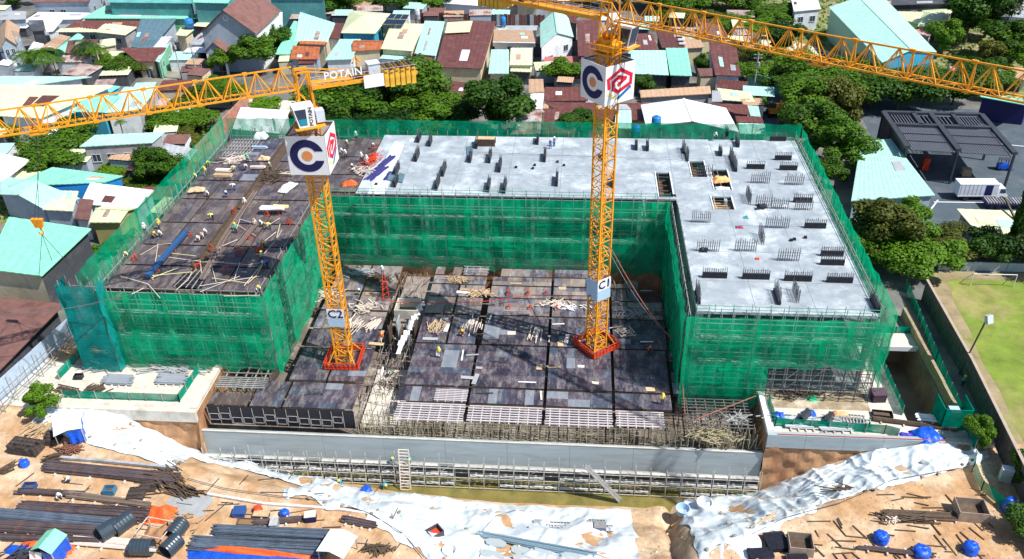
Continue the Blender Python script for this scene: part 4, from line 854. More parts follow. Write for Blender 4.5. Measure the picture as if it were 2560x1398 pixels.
# ---------------------------------------------------------------- houses round the site
def hz_(kind, rise, s, t):
    if kind == 'shed': return rise*t
    if kind == 'gx': return rise*(1-abs(2*t-1))
    if kind == 'gy': return rise*(1-abs(2*s-1))
    if kind == 'hip': return rise*min(1, 3*min(s, 1-s), 2.0*min(t, 1-t))
    if kind == 'pyr': return rise*(1-max(abs(2*t-1), abs(2*s-1)))
    if kind == 'barrel': return rise*math.sin(math.pi*s)
    if kind == 'lean': return rise*(1-s)
    return 0
def house(C4, z, kind, rise, rm, wm, label, win=(0, 0), cat='house', name='house', over=.45, rib=1.0, base=0, side=0, openf=False, grp=None):
    zs = [z]*4
    if kind == 'shed': zs = [z, z, z+rise, z+rise]
    if kind == 'lean': zs = [z+rise, z, z, z+rise]
    P = [G(u, v, zz) for (u, v), zz in zip(C4, zs)]
    P = [Vector((p.x, p.y)) for p in P]; c = sum(P, Vector((0, 0)))/4
    t = thing(name, label, cat, (c.x, c.y, base), 0, grp)
    def bi(s, u): return P[0]*(1-s)*(1-u)+P[1]*s*(1-u)+P[2]*s*u+P[3]*(1-s)*u
    Lx = (P[1]-P[0]).length; Ly = (P[3]-P[0]).length
    alongx = kind in ('shed', 'gx', 'flat', 'hip', 'pyr'); b = MB()
    if alongx: nu = min(80, max(2, int(Lx/rib))*2); nv = {'gx': 2, 'hip': 8, 'pyr': 8}.get(kind, 1)
    else: nv = min(80, max(2, int(Ly/rib))*2); nu = 10 if kind == 'barrel' else 2
    if kind in ('hip', 'pyr'): nu = 18; nv = 12
    def rf(s, u):
        p = bi(s, u); k = round(s*nu) if alongx else round(u*nv)
        r = .05 if (k % 2 and kind not in ('hip', 'pyr', 'flat')) else 0
        return (p.x, p.y, z+hz_(kind, rise, s, u)+r)
    b.grid(rf, nu, nv); top_n = len(b.f)
    # underside and rim
    E_ = []
    for i in range(nu+1): E_.append((i/nu, 0))
    for j in range(1, nv+1): E_.append((1, j/nv))
    for i in range(nu-1, -1, -1): E_.append((i/nu, 1))
    for j in range(nv-1, 0, -1): E_.append((0, j/nv))
    for a, d in zip(E_, E_[1:]+E_[:1]):
        A, D = Vector(rf(*a)), Vector(rf(*d)); dn = Vector((0, 0, .16)); b.q(A, A-dn, D-dn, D)
    ro = b.build('roof', rm, t)
    if kind in ('shed', 'gx', 'flat') and Lx > 5 and Ly > 4 and z < 7:
        for _k in range(rnd.choice((1, 2, 3))):
            s0, u0 = rnd.uniform(.05, .7), rnd.uniform(.03, .3) if kind == 'gx' else rnd.uniform(.05, .6); s1, u1 = s0+rnd.uniform(.08, .22), min(u0+rnd.uniform(.15, .35), .49 if kind == 'gx' else .97); b = MB(); R4 = [rf(round(a*nu)/nu if alongx and nv == 1 else a, d) for a, d in ((s0, u0), (s1, u0), (s1, u1), (s0, u1))]
            R4 = [Vector((p.x, p.y, z+hz_(kind, rise, *q_)+.09)) for q_, p in (((a, d), bi(a, d)) for a, d in ((s0, u0), (s1, u0), (s1, u1), (s0, u1)))]; b.hexa([p-Vector((0, 0, .04)) for p in R4]+R4); b.build('roof_patch', rnd.choice([rustroof, greyroof, rm, tanroof, pmint, maroon, wroof]), t)
    if kind in ('gx', 'gy') :
        b = MB(); A, D = (bi(0, .5), bi(1, .5)) if kind == 'gx' else (bi(.5, 0), bi(.5, 1)); b.bar((A.x, A.y, z+rise+.05), (D.x, D.y, z+rise+.05), .4, .1); b.build('ridge_cap', rm, t)
    ex = over/max(Lx, 1); ey = over/max(Ly, 1); cr = [(ex, ey), (1-ex, ey), (1-ex, 1-ey), (ex, 1-ey)]
    for k, (a, d) in enumerate(zip(cr, cr[1:]+cr[:1])):
        if openf and k == 0: continue
        b = MB(); n = 6
        for i in range(n):
            s0, u0 = a[0]+(d[0]-a[0])*i/n, a[1]+(d[1]-a[1])*i/n; s1, u1 = a[0]+(d[0]-a[0])*(i+1)/n, a[1]+(d[1]-a[1])*(i+1)/n
            A, D = bi(s0, u0), bi(s1, u1); b.q((A.x, A.y, base), (D.x, D.y, base), (D.x, D.y, z+hz_(kind, rise, s1, u1)-.02), (A.x, A.y, z+hz_(kind, rise, s0, u0)-.02))
        b.build('wall', wm if not (isinstance(wm, tuple)) else wm[k], t)
    def wins(a, d, n, fl, k):
        A, D = bi(*a), bi(*d); L = (D-A).length; dr = (D-A)/L; nn = Vector((dr.y, -dr.x))
        for f_ in range(fl):
            zc = base+(z-base)*(f_+.55)/fl
            for i in range(n):
                cc = A+dr*L*(i+.5+rnd.uniform(-.08, .08))/n; ww = min(1.5, L/n*.5); hh = min(1.5, (z-base)/fl*.42)
                if rnd.random() < .2 and f_ == 0: hh = min(2.2, (z-base)/fl*.7); zc2 = base+hh/2
                else: zc2 = zc
                b = MB(); q0 = cc-dr*ww/2; q1 = cc+dr*ww/2
                def fb(x0, x1, z0, z1, dp): p0 = cc+dr*x0; p1 = cc+dr*x1; e = nn*dp; b.hexa([(p0.x+e.x, p0.y+e.y, z0), (p1.x+e.x, p1.y+e.y, z0), (p1.x-nn.x*.02, p1.y-nn.y*.02, z0), (p0.x-nn.x*.02, p0.y-nn.y*.02, z0), (p0.x+e.x, p0.y+e.y, z1), (p1.x+e.x, p1.y+e.y, z1), (p1.x-nn.x*.02, p1.y-nn.y*.02, z1), (p0.x-nn.x*.02, p0.y-nn.y*.02, z1)])
                fb(-ww/2-.1, -ww/2, zc2-hh/2, zc2+hh/2, .08); fb(ww/2, ww/2+.1, zc2-hh/2, zc2+hh/2, .08); fb(-ww/2-.1, ww/2+.1, zc2+hh/2, zc2+hh/2+.1, .08); fb(-ww/2-.15, ww/2+.15, zc2-hh/2-.12, zc2-hh/2, .14); fb(-.04, .04, zc2-hh/2, zc2+hh/2, .06)
                w_ = b.build('window', frame_m, t)
                b = MB(); fb(-ww/2, ww/2, zc2-hh/2, zc2+hh/2, .03); pv = b.build('pane', panewm, t); pv.parent = w_; pv.location = (0, 0, 0)
                for vtx in pv.data.vertices: pass
    if win[0]: wins(cr[0], cr[1], win[0], win[1], 0)
    if side: wins(cr[1], cr[2], side, win[1] or 1, 1)
    return t
HS = [  # roof corners front-left, front-right, back-right, back-left in the photo, eave height, roof kind, rise, roof, wall, label, windows, extra
 ([(78, 6), (222, 4), (262, -30), (110, -30)], 7, 'gx', 2, brownroof, bwall, 'pale blue house with three slit windows at the top left edge', (5, 1), dict(side=2)),
 ([(0, 50), (64, 48), (66, 28), (0, 28)], 5, 'flat', 0, greyroof, bwall, 'grey flat concrete roof over a pale blue wall at the left edge', (0, 0), {}),
 ([(64, 50), (200, 48), (226, 32), (95, 30)], 4.4, 'flat', 0, wroof, wwall, 'wide white flat terrace roof below the pale blue house', (0, 0), {}),
 ([(204, 46), (470, 47), (478, 14), (262, 14)], 5, 'shed', 1.0, mint, grwall, 'very wide mint green roof in front of the teal factory', (0, 0), {}),
 ([(270, 6), (480, 8), (480, -40), (270, -40)], 9, 'flat', 0, teal, tealwall, 'teal striped factory wall at the top left', (0, 0), dict(cat='factory', name='factory')),
 ([(482, 6), (570, 8), (590, -25), (482, -25)], 9.5, 'shed', 1.2, mint, tealwall, 'teal factory block with a white canopy left of the brown-roofed villa', (0, 0), dict(cat='factory', name='factory')),
 ([(672, -8), (812, -8), (812, -50), (672, -50)], 9, 'flat', 0, teal, tealwall, 'pale teal panelled factory behind the white balcony house', (0, 0), dict(cat='factory', name='factory')),
 ([(160, 72), (352, 76), (352, 52), (190, 52)], 4.2, 'shed', 1.2, maroon, gwall, 'long maroon roof with cream sheets laid across its front', (0, 0), {}),
 ([(138, 80), (240, 80), (262, 66), (150, 72)], 4.0, 'shed', .4, cream, gwall, 'narrow cream lean-to roof in front of the long maroon roof', (3, 1), {}),
 ([(236, 80), (312, 88), (342, 68), (262, 58)], 4.4, 'shed', .6, cream, gwall, 'kinked cream-mint roof in front of the long maroon roof', (2, 1), {}),
 ([(328, 118), (378, 122), (442, 46), (352, 48)], 4.5, 'shed', 1.0, slate, bwall, 'slate blue sheet roof in the upper left', (0, 0), {}),
 ([(116, 80), (132, 78), (156, 50), (108, 50)], 4.5, 'shed', .3, wroof, wwall, 'bright white canopy roof beside the dark shaft', (0, 0), {}),
 ([(80, 78), (112, 76), (110, 58), (70, 62)], 6.5, 'flat', 0, dwall, dwall, 'dark box-like outbuilding behind the palms', (0, 0), {}),
 ([(0, 118), (42, 112), (50, 68), (0, 68)], 7.5, 'gy', 2.2, tanroof, bwall, 'white and blue two-storey house with orange-brown roof at the left edge', (2, 2), dict(side=2)),
 ([(100, 120), (138, 122), (176, 92), (150, 86)], 3.6, 'shed', .5, tanroof, grwall, 'small tan-roofed shed with a green front', (0, 0), {}),
 ([(68, 128), (92, 136), (110, 110), (84, 104)], 3.6, 'flat', 0, wroof, wwall, 'low white block behind the palms', (1, 1), {}),
 ([(134, 128), (162, 132), (210, 92), (186, 90)], 3.6, 'barrel', .8, mint, grwall, 'arched mint canopy beside the temple roof', (0, 0), {}),
 ([(162, 133), (242, 131), (248, 99), (186, 99)], 4.2, 'gx', 1.4, brownroof, crwall, 'brown tiled temple roof with curved cream edges', (2, 1), {}),
 ([(246, 120), (290, 112), (288, 96), (250, 100)], 4.4, 'hip', 1.0, cream, crwall, 'cream hipped porch roof right of the temple roof', (0, 0), {}),
 ([(345, 156), (388, 155), (416, 119), (300, 120)], 4.0, 'shed', 1.3, maroon, crwall, 'maroon roof above the bushes beside the green side wall', (1, 1), {}),
 ([(388, 152), (398, 156), (428, 102), (416, 112)], 4.6, 'flat', 0, pmint, grwall, 'thin tall green side wall house next to the maroon roof', (0, 0), dict(side=2)),
 ([(365, 118), (410, 118), (430, 92), (385, 92)], 4.3, 'shed', .4, wroof, wwall, 'white terrace roof with a dark tank on it', (0, 0), {}),
 ([(438, 88), (465, 90), (485, 74), (452, 68)], 4.6, 'flat', 0, cream, crwall, 'small beige block under the blue water tank', (0, 0), {}),
 ([(470, 112), (520, 112), (545, 84), (500, 82)], 5, 'shed', .8, greyroof, bwall, 'pale blue-grey lean-to roof left of the villa', (0, 0), {}),
 ([(456, 131), (522, 131), (532, 115), (476, 114)], 3.8, 'shed', .7, wroof, dwall, 'white-blue carport roof over a black opening left of the villa', (0, 0), dict(openf=True)),
 ([(478, 46), (548, 46), (556, 34), (492, 32)], 4.6, 'shed', .5, mint, dwall, 'low green awning roof beneath the teal factory block', (0, 0), {}),
 ([(676, 62), (706, 60), (706, 30), (680, 32)], 7, 'flat', 0, wroof, wwall, 'white balcony house right of the villa', (1, 3), dict(side=2)),
 ([(686, 136), (728, 136), (770, 60), (735, 52)], 4.2, 'shed', 1.2, mint, dwall, 'mint roof over a dark workshop left of the orange tiles', (0, 0), {}),
 ([(735, 104), (818, 106), (838, 58), (750, 30)], 4.8, 'shed', 1.6, pmint, crwall, 'large pale green roof with a small vent, above the orange tiles', (0, 0), {}),
 ([(725, 148), (796, 148), (800, 118), (732, 114)], 4.2, 'shed', 1.4, orange_tile, bwall, 'orange tiled roof with blue-grey eaves above the C2 counter jib', (0, 0), {}),
 ([(748, 110), (812, 112), (816, 104), (750, 102)], 5.2, 'shed', .5, orange_tile, crwall, 'narrow upper strip of orange tiles', (0, 0), {}),
 ([(818, 96), (848, 98), (860, 58), (840, 58)], 4.5, 'shed', .6, maroon, wwall, 'narrow maroon roof between the pale green roof and the pyramid roof', (0, 0), {}),
 ([(852, 82), (938, 84), (978, 34), (876, 26)], 5.2, 'pyr', 2.0, cream, blwall, 'cream pyramid roof on a blue-walled house', (0, 0), {}),
 ([(812, 150), (880, 148), (902, 98), (850, 98)], 4.0, 'shed', .6, pmint, wwall, 'pale mint roof above the tail of the C2 counter jib', (0, 0), {}),
 ([(880, 128), (952, 124), (962, 102), (886, 100)], 4.4, 'gx', 1.0, orange_tile, crwall, 'small orange tiled roof below the pyramid roof', (0, 0), {}),
 ([(952, 122), (1030, 128), (1062, 60), (978, 58)], 4.6, 'shed', .9, cream, crwall, 'long cream roof stepping down beside the pale blue roof', (0, 0), {}),
 ([(1036, 134), (1090, 140), (1112, 54), (1062, 52)], 4.6, 'shed', 1.0, pmint, wwall, 'pale blue-green roof left of the big maroon roof', (0, 0), {}),
 ([(950, 60), (1010, 62), (1022, 36), (968, 36)], 5.4, 'shed', .8, cream, crwall, 'cream roof carrying the dark solar panels', (0, 0), {}),
 ([(1088, 168), (1205, 172), (1240, 54), (1120, 48)], 4.4, 'shed', 1.8, maroon, crwall, 'biggest maroon roof with a cream patch, left of the bungalow', (0, 0), {}),
 ([(1040, 172), (1076, 172), (1082, 138), (1046, 136)], 3.6, 'shed', .6, maroon, dwall, 'small maroon roof beside the C2 counterweights', (0, 0), {}),
 ([(1232, 104), (1338, 106), (1332, 76), (1236, 74)], 4.6, 'flat', 0, tanroof, wwall, 'bungalow with a tan flat roof and white balustrade', (4, 1), {}),
 ([(1240, 76), (1345, 76), (1345, 64), (1240, 64)], 4.2, 'flat', 0, greyroof, wwall, 'grey rear annex roof of the bungalow', (0, 0), {}),
 ([(1221, 184), (1272, 184), (1272, 124), (1228, 124)], 4.2, 'shed', .9, pmint, crwall, 'pale mint shed roof left of the cream one below the bungalow', (0, 0), {}),
 ([(1274, 162), (1331, 163), (1331, 120), (1277, 120)], 4.6, 'shed', .8, cream, crwall, 'cream shed roof right of the pale mint one below the bungalow', (0, 0), {}),
 ([(1276, 178), (1328, 180), (1330, 168), (1276, 168)], 3.4, 'shed', .3, cream, dwall, 'thin cream awning under the cream shed roof', (0, 0), {}),
 ([(1351, 118), (1434, 92), (1420, 40), (1350, 58)], 5.4, 'gy', 2.4, pmint, wwall, 'white house with a steep mint gable roof and tan gable end', (2, 1), dict(cat='house')),
 ([(1355, 168), (1450, 166), (1448, 140), (1362, 142)], 2.6, 'flat', 0, rosewall, rosewall, 'rose red forecourt block in front of the gabled house', (0, 0), {}),
 ([(1424, 56), (1445, 60), (1440, 38), (1410, 36)], 5, 'shed', .8, maroon, dwall, 'sliver of maroon roof behind the gabled house', (0, 0), {}),
 ([(1445, 140), (1502, 140), (1498, 48), (1442, 52)], 4.4, 'shed', 1.6, maroon, dwall, 'maroon roof directly left of the C1 mast', (0, 0), {}),
 ([(1575, 184), (1672, 188), (1664, 126), (1578, 126)], 4.2, 'shed', .8, pmint, dwall, 'pale mint roof right of the C1 sign box, over a dark porch', (0, 0), {}),
 ([(1676, 188), (1730, 190), (1718, 120), (1664, 120)], 4.4, 'shed', .8, mint, dwall, 'bright mint roof right of the pale mint one', (0, 0), {}),
 ([(1594, 124), (1648, 126), (1632, 84), (1592, 84)], 4.8, 'shed', .9, maroon, tealwall, 'small maroon roof above the pale mint roof', (0, 0), {}),
 ([(1655, 120), (1712, 118), (1700, 72), (1640, 78)], 4.8, 'shed', .9, maroon, dwall, 'maroon roof with white vents behind the bright mint roof', (0, 0), {}),
 ([(1700, 122), (1762, 118), (1740, 80), (1695, 86)], 4.2, 'shed', .5, tanroof, crwall, 'beige paved roof right of the white-vented maroon roof', (0, 0), {}),
 ([(1788, 188), (1852, 190), (1842, 120), (1770, 96)], 4.2, 'shed', 1.2, maroon, wwall, 'maroon roof with a skylight above the blue sign', (0, 0), {}),
 ([(1752, 96), (1815, 92), (1800, 62), (1750, 56)], 4.2, 'shed', .8, brownroof, crwall, 'brown roof behind the C1 jib', (0, 0), {}),
 ([(1106, 246), (1160, 252), (1222, 212), (1106, 200)], 4.2, 'shed', .8, maroon, dwall, 'dull maroon roof between the treetops', (0, 0), {}),
 ([(1322, 232), (1360, 230), (1358, 198), (1322, 198)], 5.4, 'shed', .8, tanroof, wwall, 'narrow tan-roofed house right of the round tree', (0, 1), {}),
 ([(1326, 272), (1356, 272), (1360, 234), (1326, 234)], 4.6, 'shed', .5, wroof, wwall, 'narrow white roof in front of the narrow tan-roofed house', (0, 0), {}),
 ([(1276, 336), (1352, 334), (1358, 274), (1300, 276)], 3.6, 'shed', .9, rustroof, gwall, 'patched rust and white roof right of the round tree', (0, 0), {}),
 ([(1360, 252), (1470, 252), (1468, 218), (1362, 218)], 4.2, 'shed', 1.0, maroon, gwall, 'maroon strip roof left of the C1 sign box', (0, 0), {}),
 ([(1356, 335), (1438, 334), (1446, 274), (1362, 272)], 4.2, 'shed', 1.0, maroon, rosewall, 'maroon roof behind the rear net with a pale corner patch', (0, 0), {}),
 ([(1430, 300), (1680, 300), (1660, 258), (1362, 256)], 4.0, 'shed', .8, maroon, gwall, 'long maroon roof running behind the C1 mast', (0, 0), {}),
 ([(1536, 320), (1580, 322), (1578, 276), (1540, 276)], 4.2, 'shed', .7, pmint, mat('orange_wall', (.75, .22, .08), rough=.8), 'small pale green roof on an orange base by the blue tanks', (0, 0), {}),
 ([(1615, 316), (1848, 330), (1815, 270), (1602, 262)], 5.6, 'gy', 1.7, wroof, gwall, 'large white gabled warehouse behind the rear net', (4, 1), dict(cat='warehouse', name='warehouse')),
 ([(1602, 244), (1778, 234), (1775, 215), (1600, 226)], 4.0, 'shed', .6, tanroof, gwall, 'long thin tan roof over a grey block wall', (0, 0), {}),
 ([(1806, 250), (1888, 256), (1876, 230), (1792, 220)], 3.8, 'shed', .5, cream, dwall, 'cream crumpled roof right of the long tan roof', (0, 0), {}),
 ([(1780, 254), (1806, 254), (1800, 228), (1780, 226)], 4.2, 'flat', 0, greyroof, wwall, 'small white-rimmed flat roof left of the cream crumpled roof', (0, 0), {}),
 ([(1838, 284), (1876, 288), (1868, 262), (1776, 258)], 4.0, 'shed', .6, maroon, dwall, 'maroon roof just right of the white gabled warehouse', (0, 0), {}),
 ([(1876, 290), (1902, 292), (1896, 266), (1868, 264)], 3.8, 'shed', .4, pmint, wwall, 'small pale green roof at the street corner', (0, 0), {}),
 ([(1842, 306), (1910, 308), (1904, 293), (1838, 290)], 3.6, 'shed', .4, maroon, crwall, 'maroon band roof beside the white gabled warehouse', (0, 0), {}),
 ([(1850, 334), (1916, 336), (1912, 310), (1846, 308)], 3.6, 'shed', .5, pmint, grwall, 'pale green roof next to the street behind the rear net', (0, 0), {}),
 ([(2205, 156), (2342, 130), (2214, -2), (2072, 18)], 8.0, 'gy', 1.7, pmint, (blwall, grwall, grwall, mat('mint_wall', (.36, .58, .46), rough=.7, var=.1)), 'large mint gabled warehouse with a blue front at the upper right', (0, 0), dict(cat='warehouse', name='warehouse', rib=1.6)),
 ([(1985, 28), (2052, 22), (2040, -15), (1975, -15)], 6, 'flat', 0, wroof, wwall, 'white block with dark doors left of the mint warehouse', (2, 1), {}),
 ([(2185, 14), (2400, 8), (2400, -20), (2185, -20)], 6, 'flat', 0, dwall, dwall, 'dark building front at the top right behind the cream roofs', (3, 1), {}),
 ([(2294, 66), (2362, 60), (2388, 20), (2306, 26)], 4.6, 'hip', 1.4, cream, crwall, 'pale yellow hipped roof right of the mint warehouse', (0, 0), {}),
 ([(2226, 42), (2298, 60), (2308, 30), (2222, 28)], 4.2, 'shed', .8, cream, crwall, 'pale yellow side roof joined to the hipped roof', (0, 0), {}),
 ([(2298, 78), (2346, 74), (2345, 62), (2296, 66)], 3.4, 'shed', .4, pinkroof, dwall, 'pink awning roof under the pale yellow roof', (0, 0), {}),
 ([(2312, 100), (2330, 86), (2316, 72), (2286, 74)], 3.4, 'shed', .4, pinkroof, wwall, 'pink corner roof between the mint warehouse and the dark tree', (0, 0), {}),
 ([(2376, 186), (2412, 176), (2402, 142), (2372, 140)], 3.4, 'shed', .4, pinkroof, gwall, 'pink paved shed roof under the C1 jib', (0, 0), {}),
 ([(2410, 176), (2560, 200), (2580, 172), (2530, 168)], 3.2, 'shed', .4, tanroof, dwall, 'beige roof at the right edge under the C1 jib', (0, 0), {}),
 ([(2525, 42), (2600, 48), (2600, -10), (2535, -10)], 5.5, 'shed', .8, greyroof, wwall, 'pale grey roof at the top right corner', (0, 0), {}),
 ([(2535, 84), (2620, 88), (2610, 60), (2530, 56)], 4.0, 'shed', .5, wroof, bwall, 'white roof at the right edge below the grey one', (0, 0), {}),
 ([(2452, 242), (2560, 262), (2600, 240), (2450, 238)], 5.5, 'flat', 0, mint, navy, 'navy container shed with a mint roof at the right edge', (0, 0), {}),
 ([(2128, 502), (2338, 488), (2228, 347), (2152, 354)], 4.4, 'shed', .5, pmint, bwall, 'big pale mint shed roof between the street trees and the truck', (0, 0), dict(cat='shed', name='shed')),
 ([(2440, 578), (2600, 596), (2600, 530), (2392, 522)], 3.6, 'shed', .6, cream, (dwall, gwall, gwall, gwall), 'pale olive shed roof behind the cypress at the right edge', (1, 1), dict(cat='shed', name='shed')),
 # left side of the site
 ([(0, 290), (100, 296), (285, 214), (0, 212)], 6.4, 'shed', 1.0, cream, wwall, 'biggest cream roof at the left edge under the C2 jib', (0, 0), dict(cat='workshop', name='workshop')),
 ([(0, 222), (60, 216), (230, 192), (0, 190)], 5.6, 'shed', .6, pmint, wwall, 'pale mint strip roof behind the biggest cream roof', (0, 0), {}),
 ([(150, 272), (186, 284), (300, 216), (262, 212)], 5.2, 'shed', .6, mat('cyan_sheet', (.2, .75, .75), rough=.4), blwall, 'turquoise strip roof right of the biggest cream roof', (0, 0), {}),
 ([(182, 279), (260, 281), (300, 240), (214, 238)], 6.2, 'shed', .8, mint, blwall, 'bright blue house with a mint roof and one dark window', (1, 1), {}),
 ([(262, 282), (350, 276), (396, 216), (310, 218)], 6.0, 'shed', .8, pmint, (wwall, gwall, gwall, gwall), 'tall pale grey wall house behind the C2 jib', (0, 0), {}),
 ([(198, 367), (380, 357), (412, 330), (236, 338)], 6.0, 'shed', 1.4, pmint, gwall, 'long grey house with pilasters, windows and a pale mint roof', (4, 1), dict(side=0)),
 ([(402, 395), (470, 405), (494, 374), (412, 358)], 4.0, 'shed', .5, greyroof, (mat('red_orange_wall', (.7, .12, .03), rough=.8),)*4, 'small grey roof over a red-orange wall beside the brick wall', (0, 0), {}),
 ([(0, 452), (16, 446), (76, 400), (0, 382)], 4.8, 'shed', .6, wroof, wwall, 'white roof at the left edge beside the round tree', (0, 0), {}),
 ([(20, 466), (262, 456), (308, 440), (130, 418)], 5.2, 'shed', .8, mint, mat('sky_blue_wall', (.03, .3, .75), rough=.6), 'long mint roof with a bright blue end below the round tree', (0, 0), {}),
 ([(0, 486), (104, 520), (200, 496), (0, 440)], 4.6, 'gy', 1.2, pmint, bwall, 'pale gabled roof with blue-grey gable at the left', (0, 0), {}),
 ([(106, 524), (182, 528), (196, 478), (130, 476)], 4.6, 'shed', .4, cream, bwall, 'cream roof panel left of the small brown tiled porch', (0, 0), {}),
 ([(200, 510), (342, 520), (386, 476), (226, 456)], 5.0, 'shed', .6, wroof, bwall, 'wide white-mint roof behind the cream barrel roof', (0, 0), {}),
 ([(184, 548), (222, 550), (234, 500), (200, 496)], 4.2, 'shed', 1.2, brownroof, wwall, 'small brown tiled porch roof left of the barrel roof', (0, 0), {}),
 ([(222, 556), (300, 556), (348, 518), (262, 512)], 4.6, 'gx', .9, cream, mat('olive_wall', (.36, .34, .14), rough=.8), 'cream rounded roof on olive yellow walls', (0, 0), {}),
 ([(-40, 672), (104, 690), (228, 572), (22, 542)], 7.0, 'shed', 1.0, mint, (crwall, dwall, dwall, dwall), 'nearest mint warehouse with a black open side under the hook', (0, 0), dict(cat='warehouse', name='warehouse', rib=1.3)),
 ([(-160, 985), (-60, 985), (160, 760), (-60, 735)], 3.6, 'shed', .8, brownroof, dwall, 'plain red-brown sheet roof at the lower left edge', (0, 0), dict(cat='shed', name='shed', rib=1.4)),
 ([(580, 322), (700, 334), (724, 276), (602, 268)], 4.4, 'flat', 0, wroof, wwall, 'bright white roof behind the left wing beside the C2 cab', (0, 0), {}),
 ([(1105, 8), (1272, 20), (1262, -40), (1120, -40)], 3.4, 'shed', .4, wroof, wwall, 'white bleached roofs at the top centre', (0, 0), {}),
 ([(1290, 12), (1345, 14), (1345, -25), (1290, -25)], 4, 'shed', .6, tanroof, crwall, 'tan roof behind the C1 counter jib', (0, 0), {}),
]
for (C4, z, kind, rise, rm, wm, lab, win, kw) in HS: house(C4, z, kind, rise, rm, wm, lab, win=win, **kw)
# small sheds filling the gaps between the houses
quads = [[Vector(tuple(G(u, v, 3))[:2]) for u, v in h_[0]] for h_ in HS]
cents = [(sum(q, Vector((0, 0)))/4, max((q[0]-q[2]).length, (q[1]-q[3]).length)/2, HS[i][6]) for i, q in enumerate(quads)]
rn = ['pale mint', 'cream', 'maroon', 'rusty grey', 'tan', 'brown', 'white']; rm_ = [pmint, cream, maroon, rustroof, tanroof, brownroof, wroof]; put = []; tries = 0; used_ = set()
while len(put) < 105 and tries < 6000:
    tries += 1; u, v = rnd.choice([(rnd.uniform(0, 700), rnd.uniform(40, 215)), (rnd.uniform(690, 1480), rnd.uniform(20, 190)), (rnd.uniform(1330, 1900), rnd.uniform(60, 330)), (rnd.uniform(0, 480), rnd.uniform(230, 560))])
    p = G(u, v); c = Vector((p.x, p.y)); r = rnd.uniform(1.9, 4.0)
    if 1235 < u < 1350 and 60 < v < 130 or 1355 < u < 1500 and 90 < v < 170 or 520 < u < 720: continue
    dd = [((c-a).length-b_*.72-r*.5, l) for a, b_, l in cents]+[((c-a).length-b_-r, '') for a, b_ in put]
    if min(dd)[0] < -.5: continue
    near = min([x for x in dd if x[1]], key=lambda x: x[0])[1]; k = rnd.randrange(7); a = rnd.uniform(-.25, .25); hx, hy = r, r*rnd.uniform(.6, .9); z_ = rnd.uniform(2.6, 3.6)
    C4 = []
    for sx, sy in ((-1, -1), (1, -1), (1, 1), (-1, 1)):
        x, y = c.x+sx*hx*math.cos(a)-sy*hy*math.sin(a), c.y+sx*hx*math.sin(a)+sy*hy*math.cos(a); C4.append((x, y, z_+(.5 if sy > 0 else 0)))
    put.append((c, r)); side_ = min(cents, key=lambda c_: abs(c_[2] != near)); side_ = [c_ for c_ in cents if c_[2] == near][0][0]; dv = c-side_; way_ = ('right' if dv.x > 0 else 'left') if abs(dv.x) > abs(dv.y) else ('behind' if dv.y > 0 else 'in front')
    short = near.split(' in the ')[0].split(' behind ')[0].split(' beside ')[0].split(' with ')[0].split(' over ')[0].split(' above ')[0].split(' right of ')[0].split(' left of ')[0].split(' at the ')[0].split(' below ')[0].split(' under ')[0].split()[:8]
    base_ = 'small %s lean-to %s' % (rn[k], {'right': 'right of', 'left': 'left of', 'behind': 'behind', 'in front': 'in front of'}[way_])
    lab = base_+' the '+' '.join(short); nn_ = 2
    while lab in used_: lab = base_.replace('small', ['', '', 'second small', 'third small', 'fourth small', 'fifth small', 'sixth small'][nn_])+' the '+' '.join(short); nn_ += 1
    used_.add(lab); t = thing('shed', lab, 'shed', (c.x, c.y, 0)); b = MB(); b.grid(lambda s, q_: tuple(Vector(C4[0])*(1-s)*(1-q_)+Vector(C4[1])*s*(1-q_)+Vector(C4[2])*s*q_+Vector(C4[3])*(1-s)*q_+Vector((0, 0, .05*(round(s*16) % 2)))), 16, 1); b.build('roof', rm_[k], t)
    b = MB(); Q4 = [c.to_3d()+(Vector(p_)-c.to_3d())*.92 for p_ in C4]
    for i in range(4): A, D = Q4[i], Q4[(i+1) % 4]; b.q((A.x, A.y, 0), (D.x, D.y, 0), (D.x, D.y, D.z), (A.x, A.y, A.z))
    b.build('wall', rnd.choice([gwall, crwall, dwall, wwall, bwall]), t)
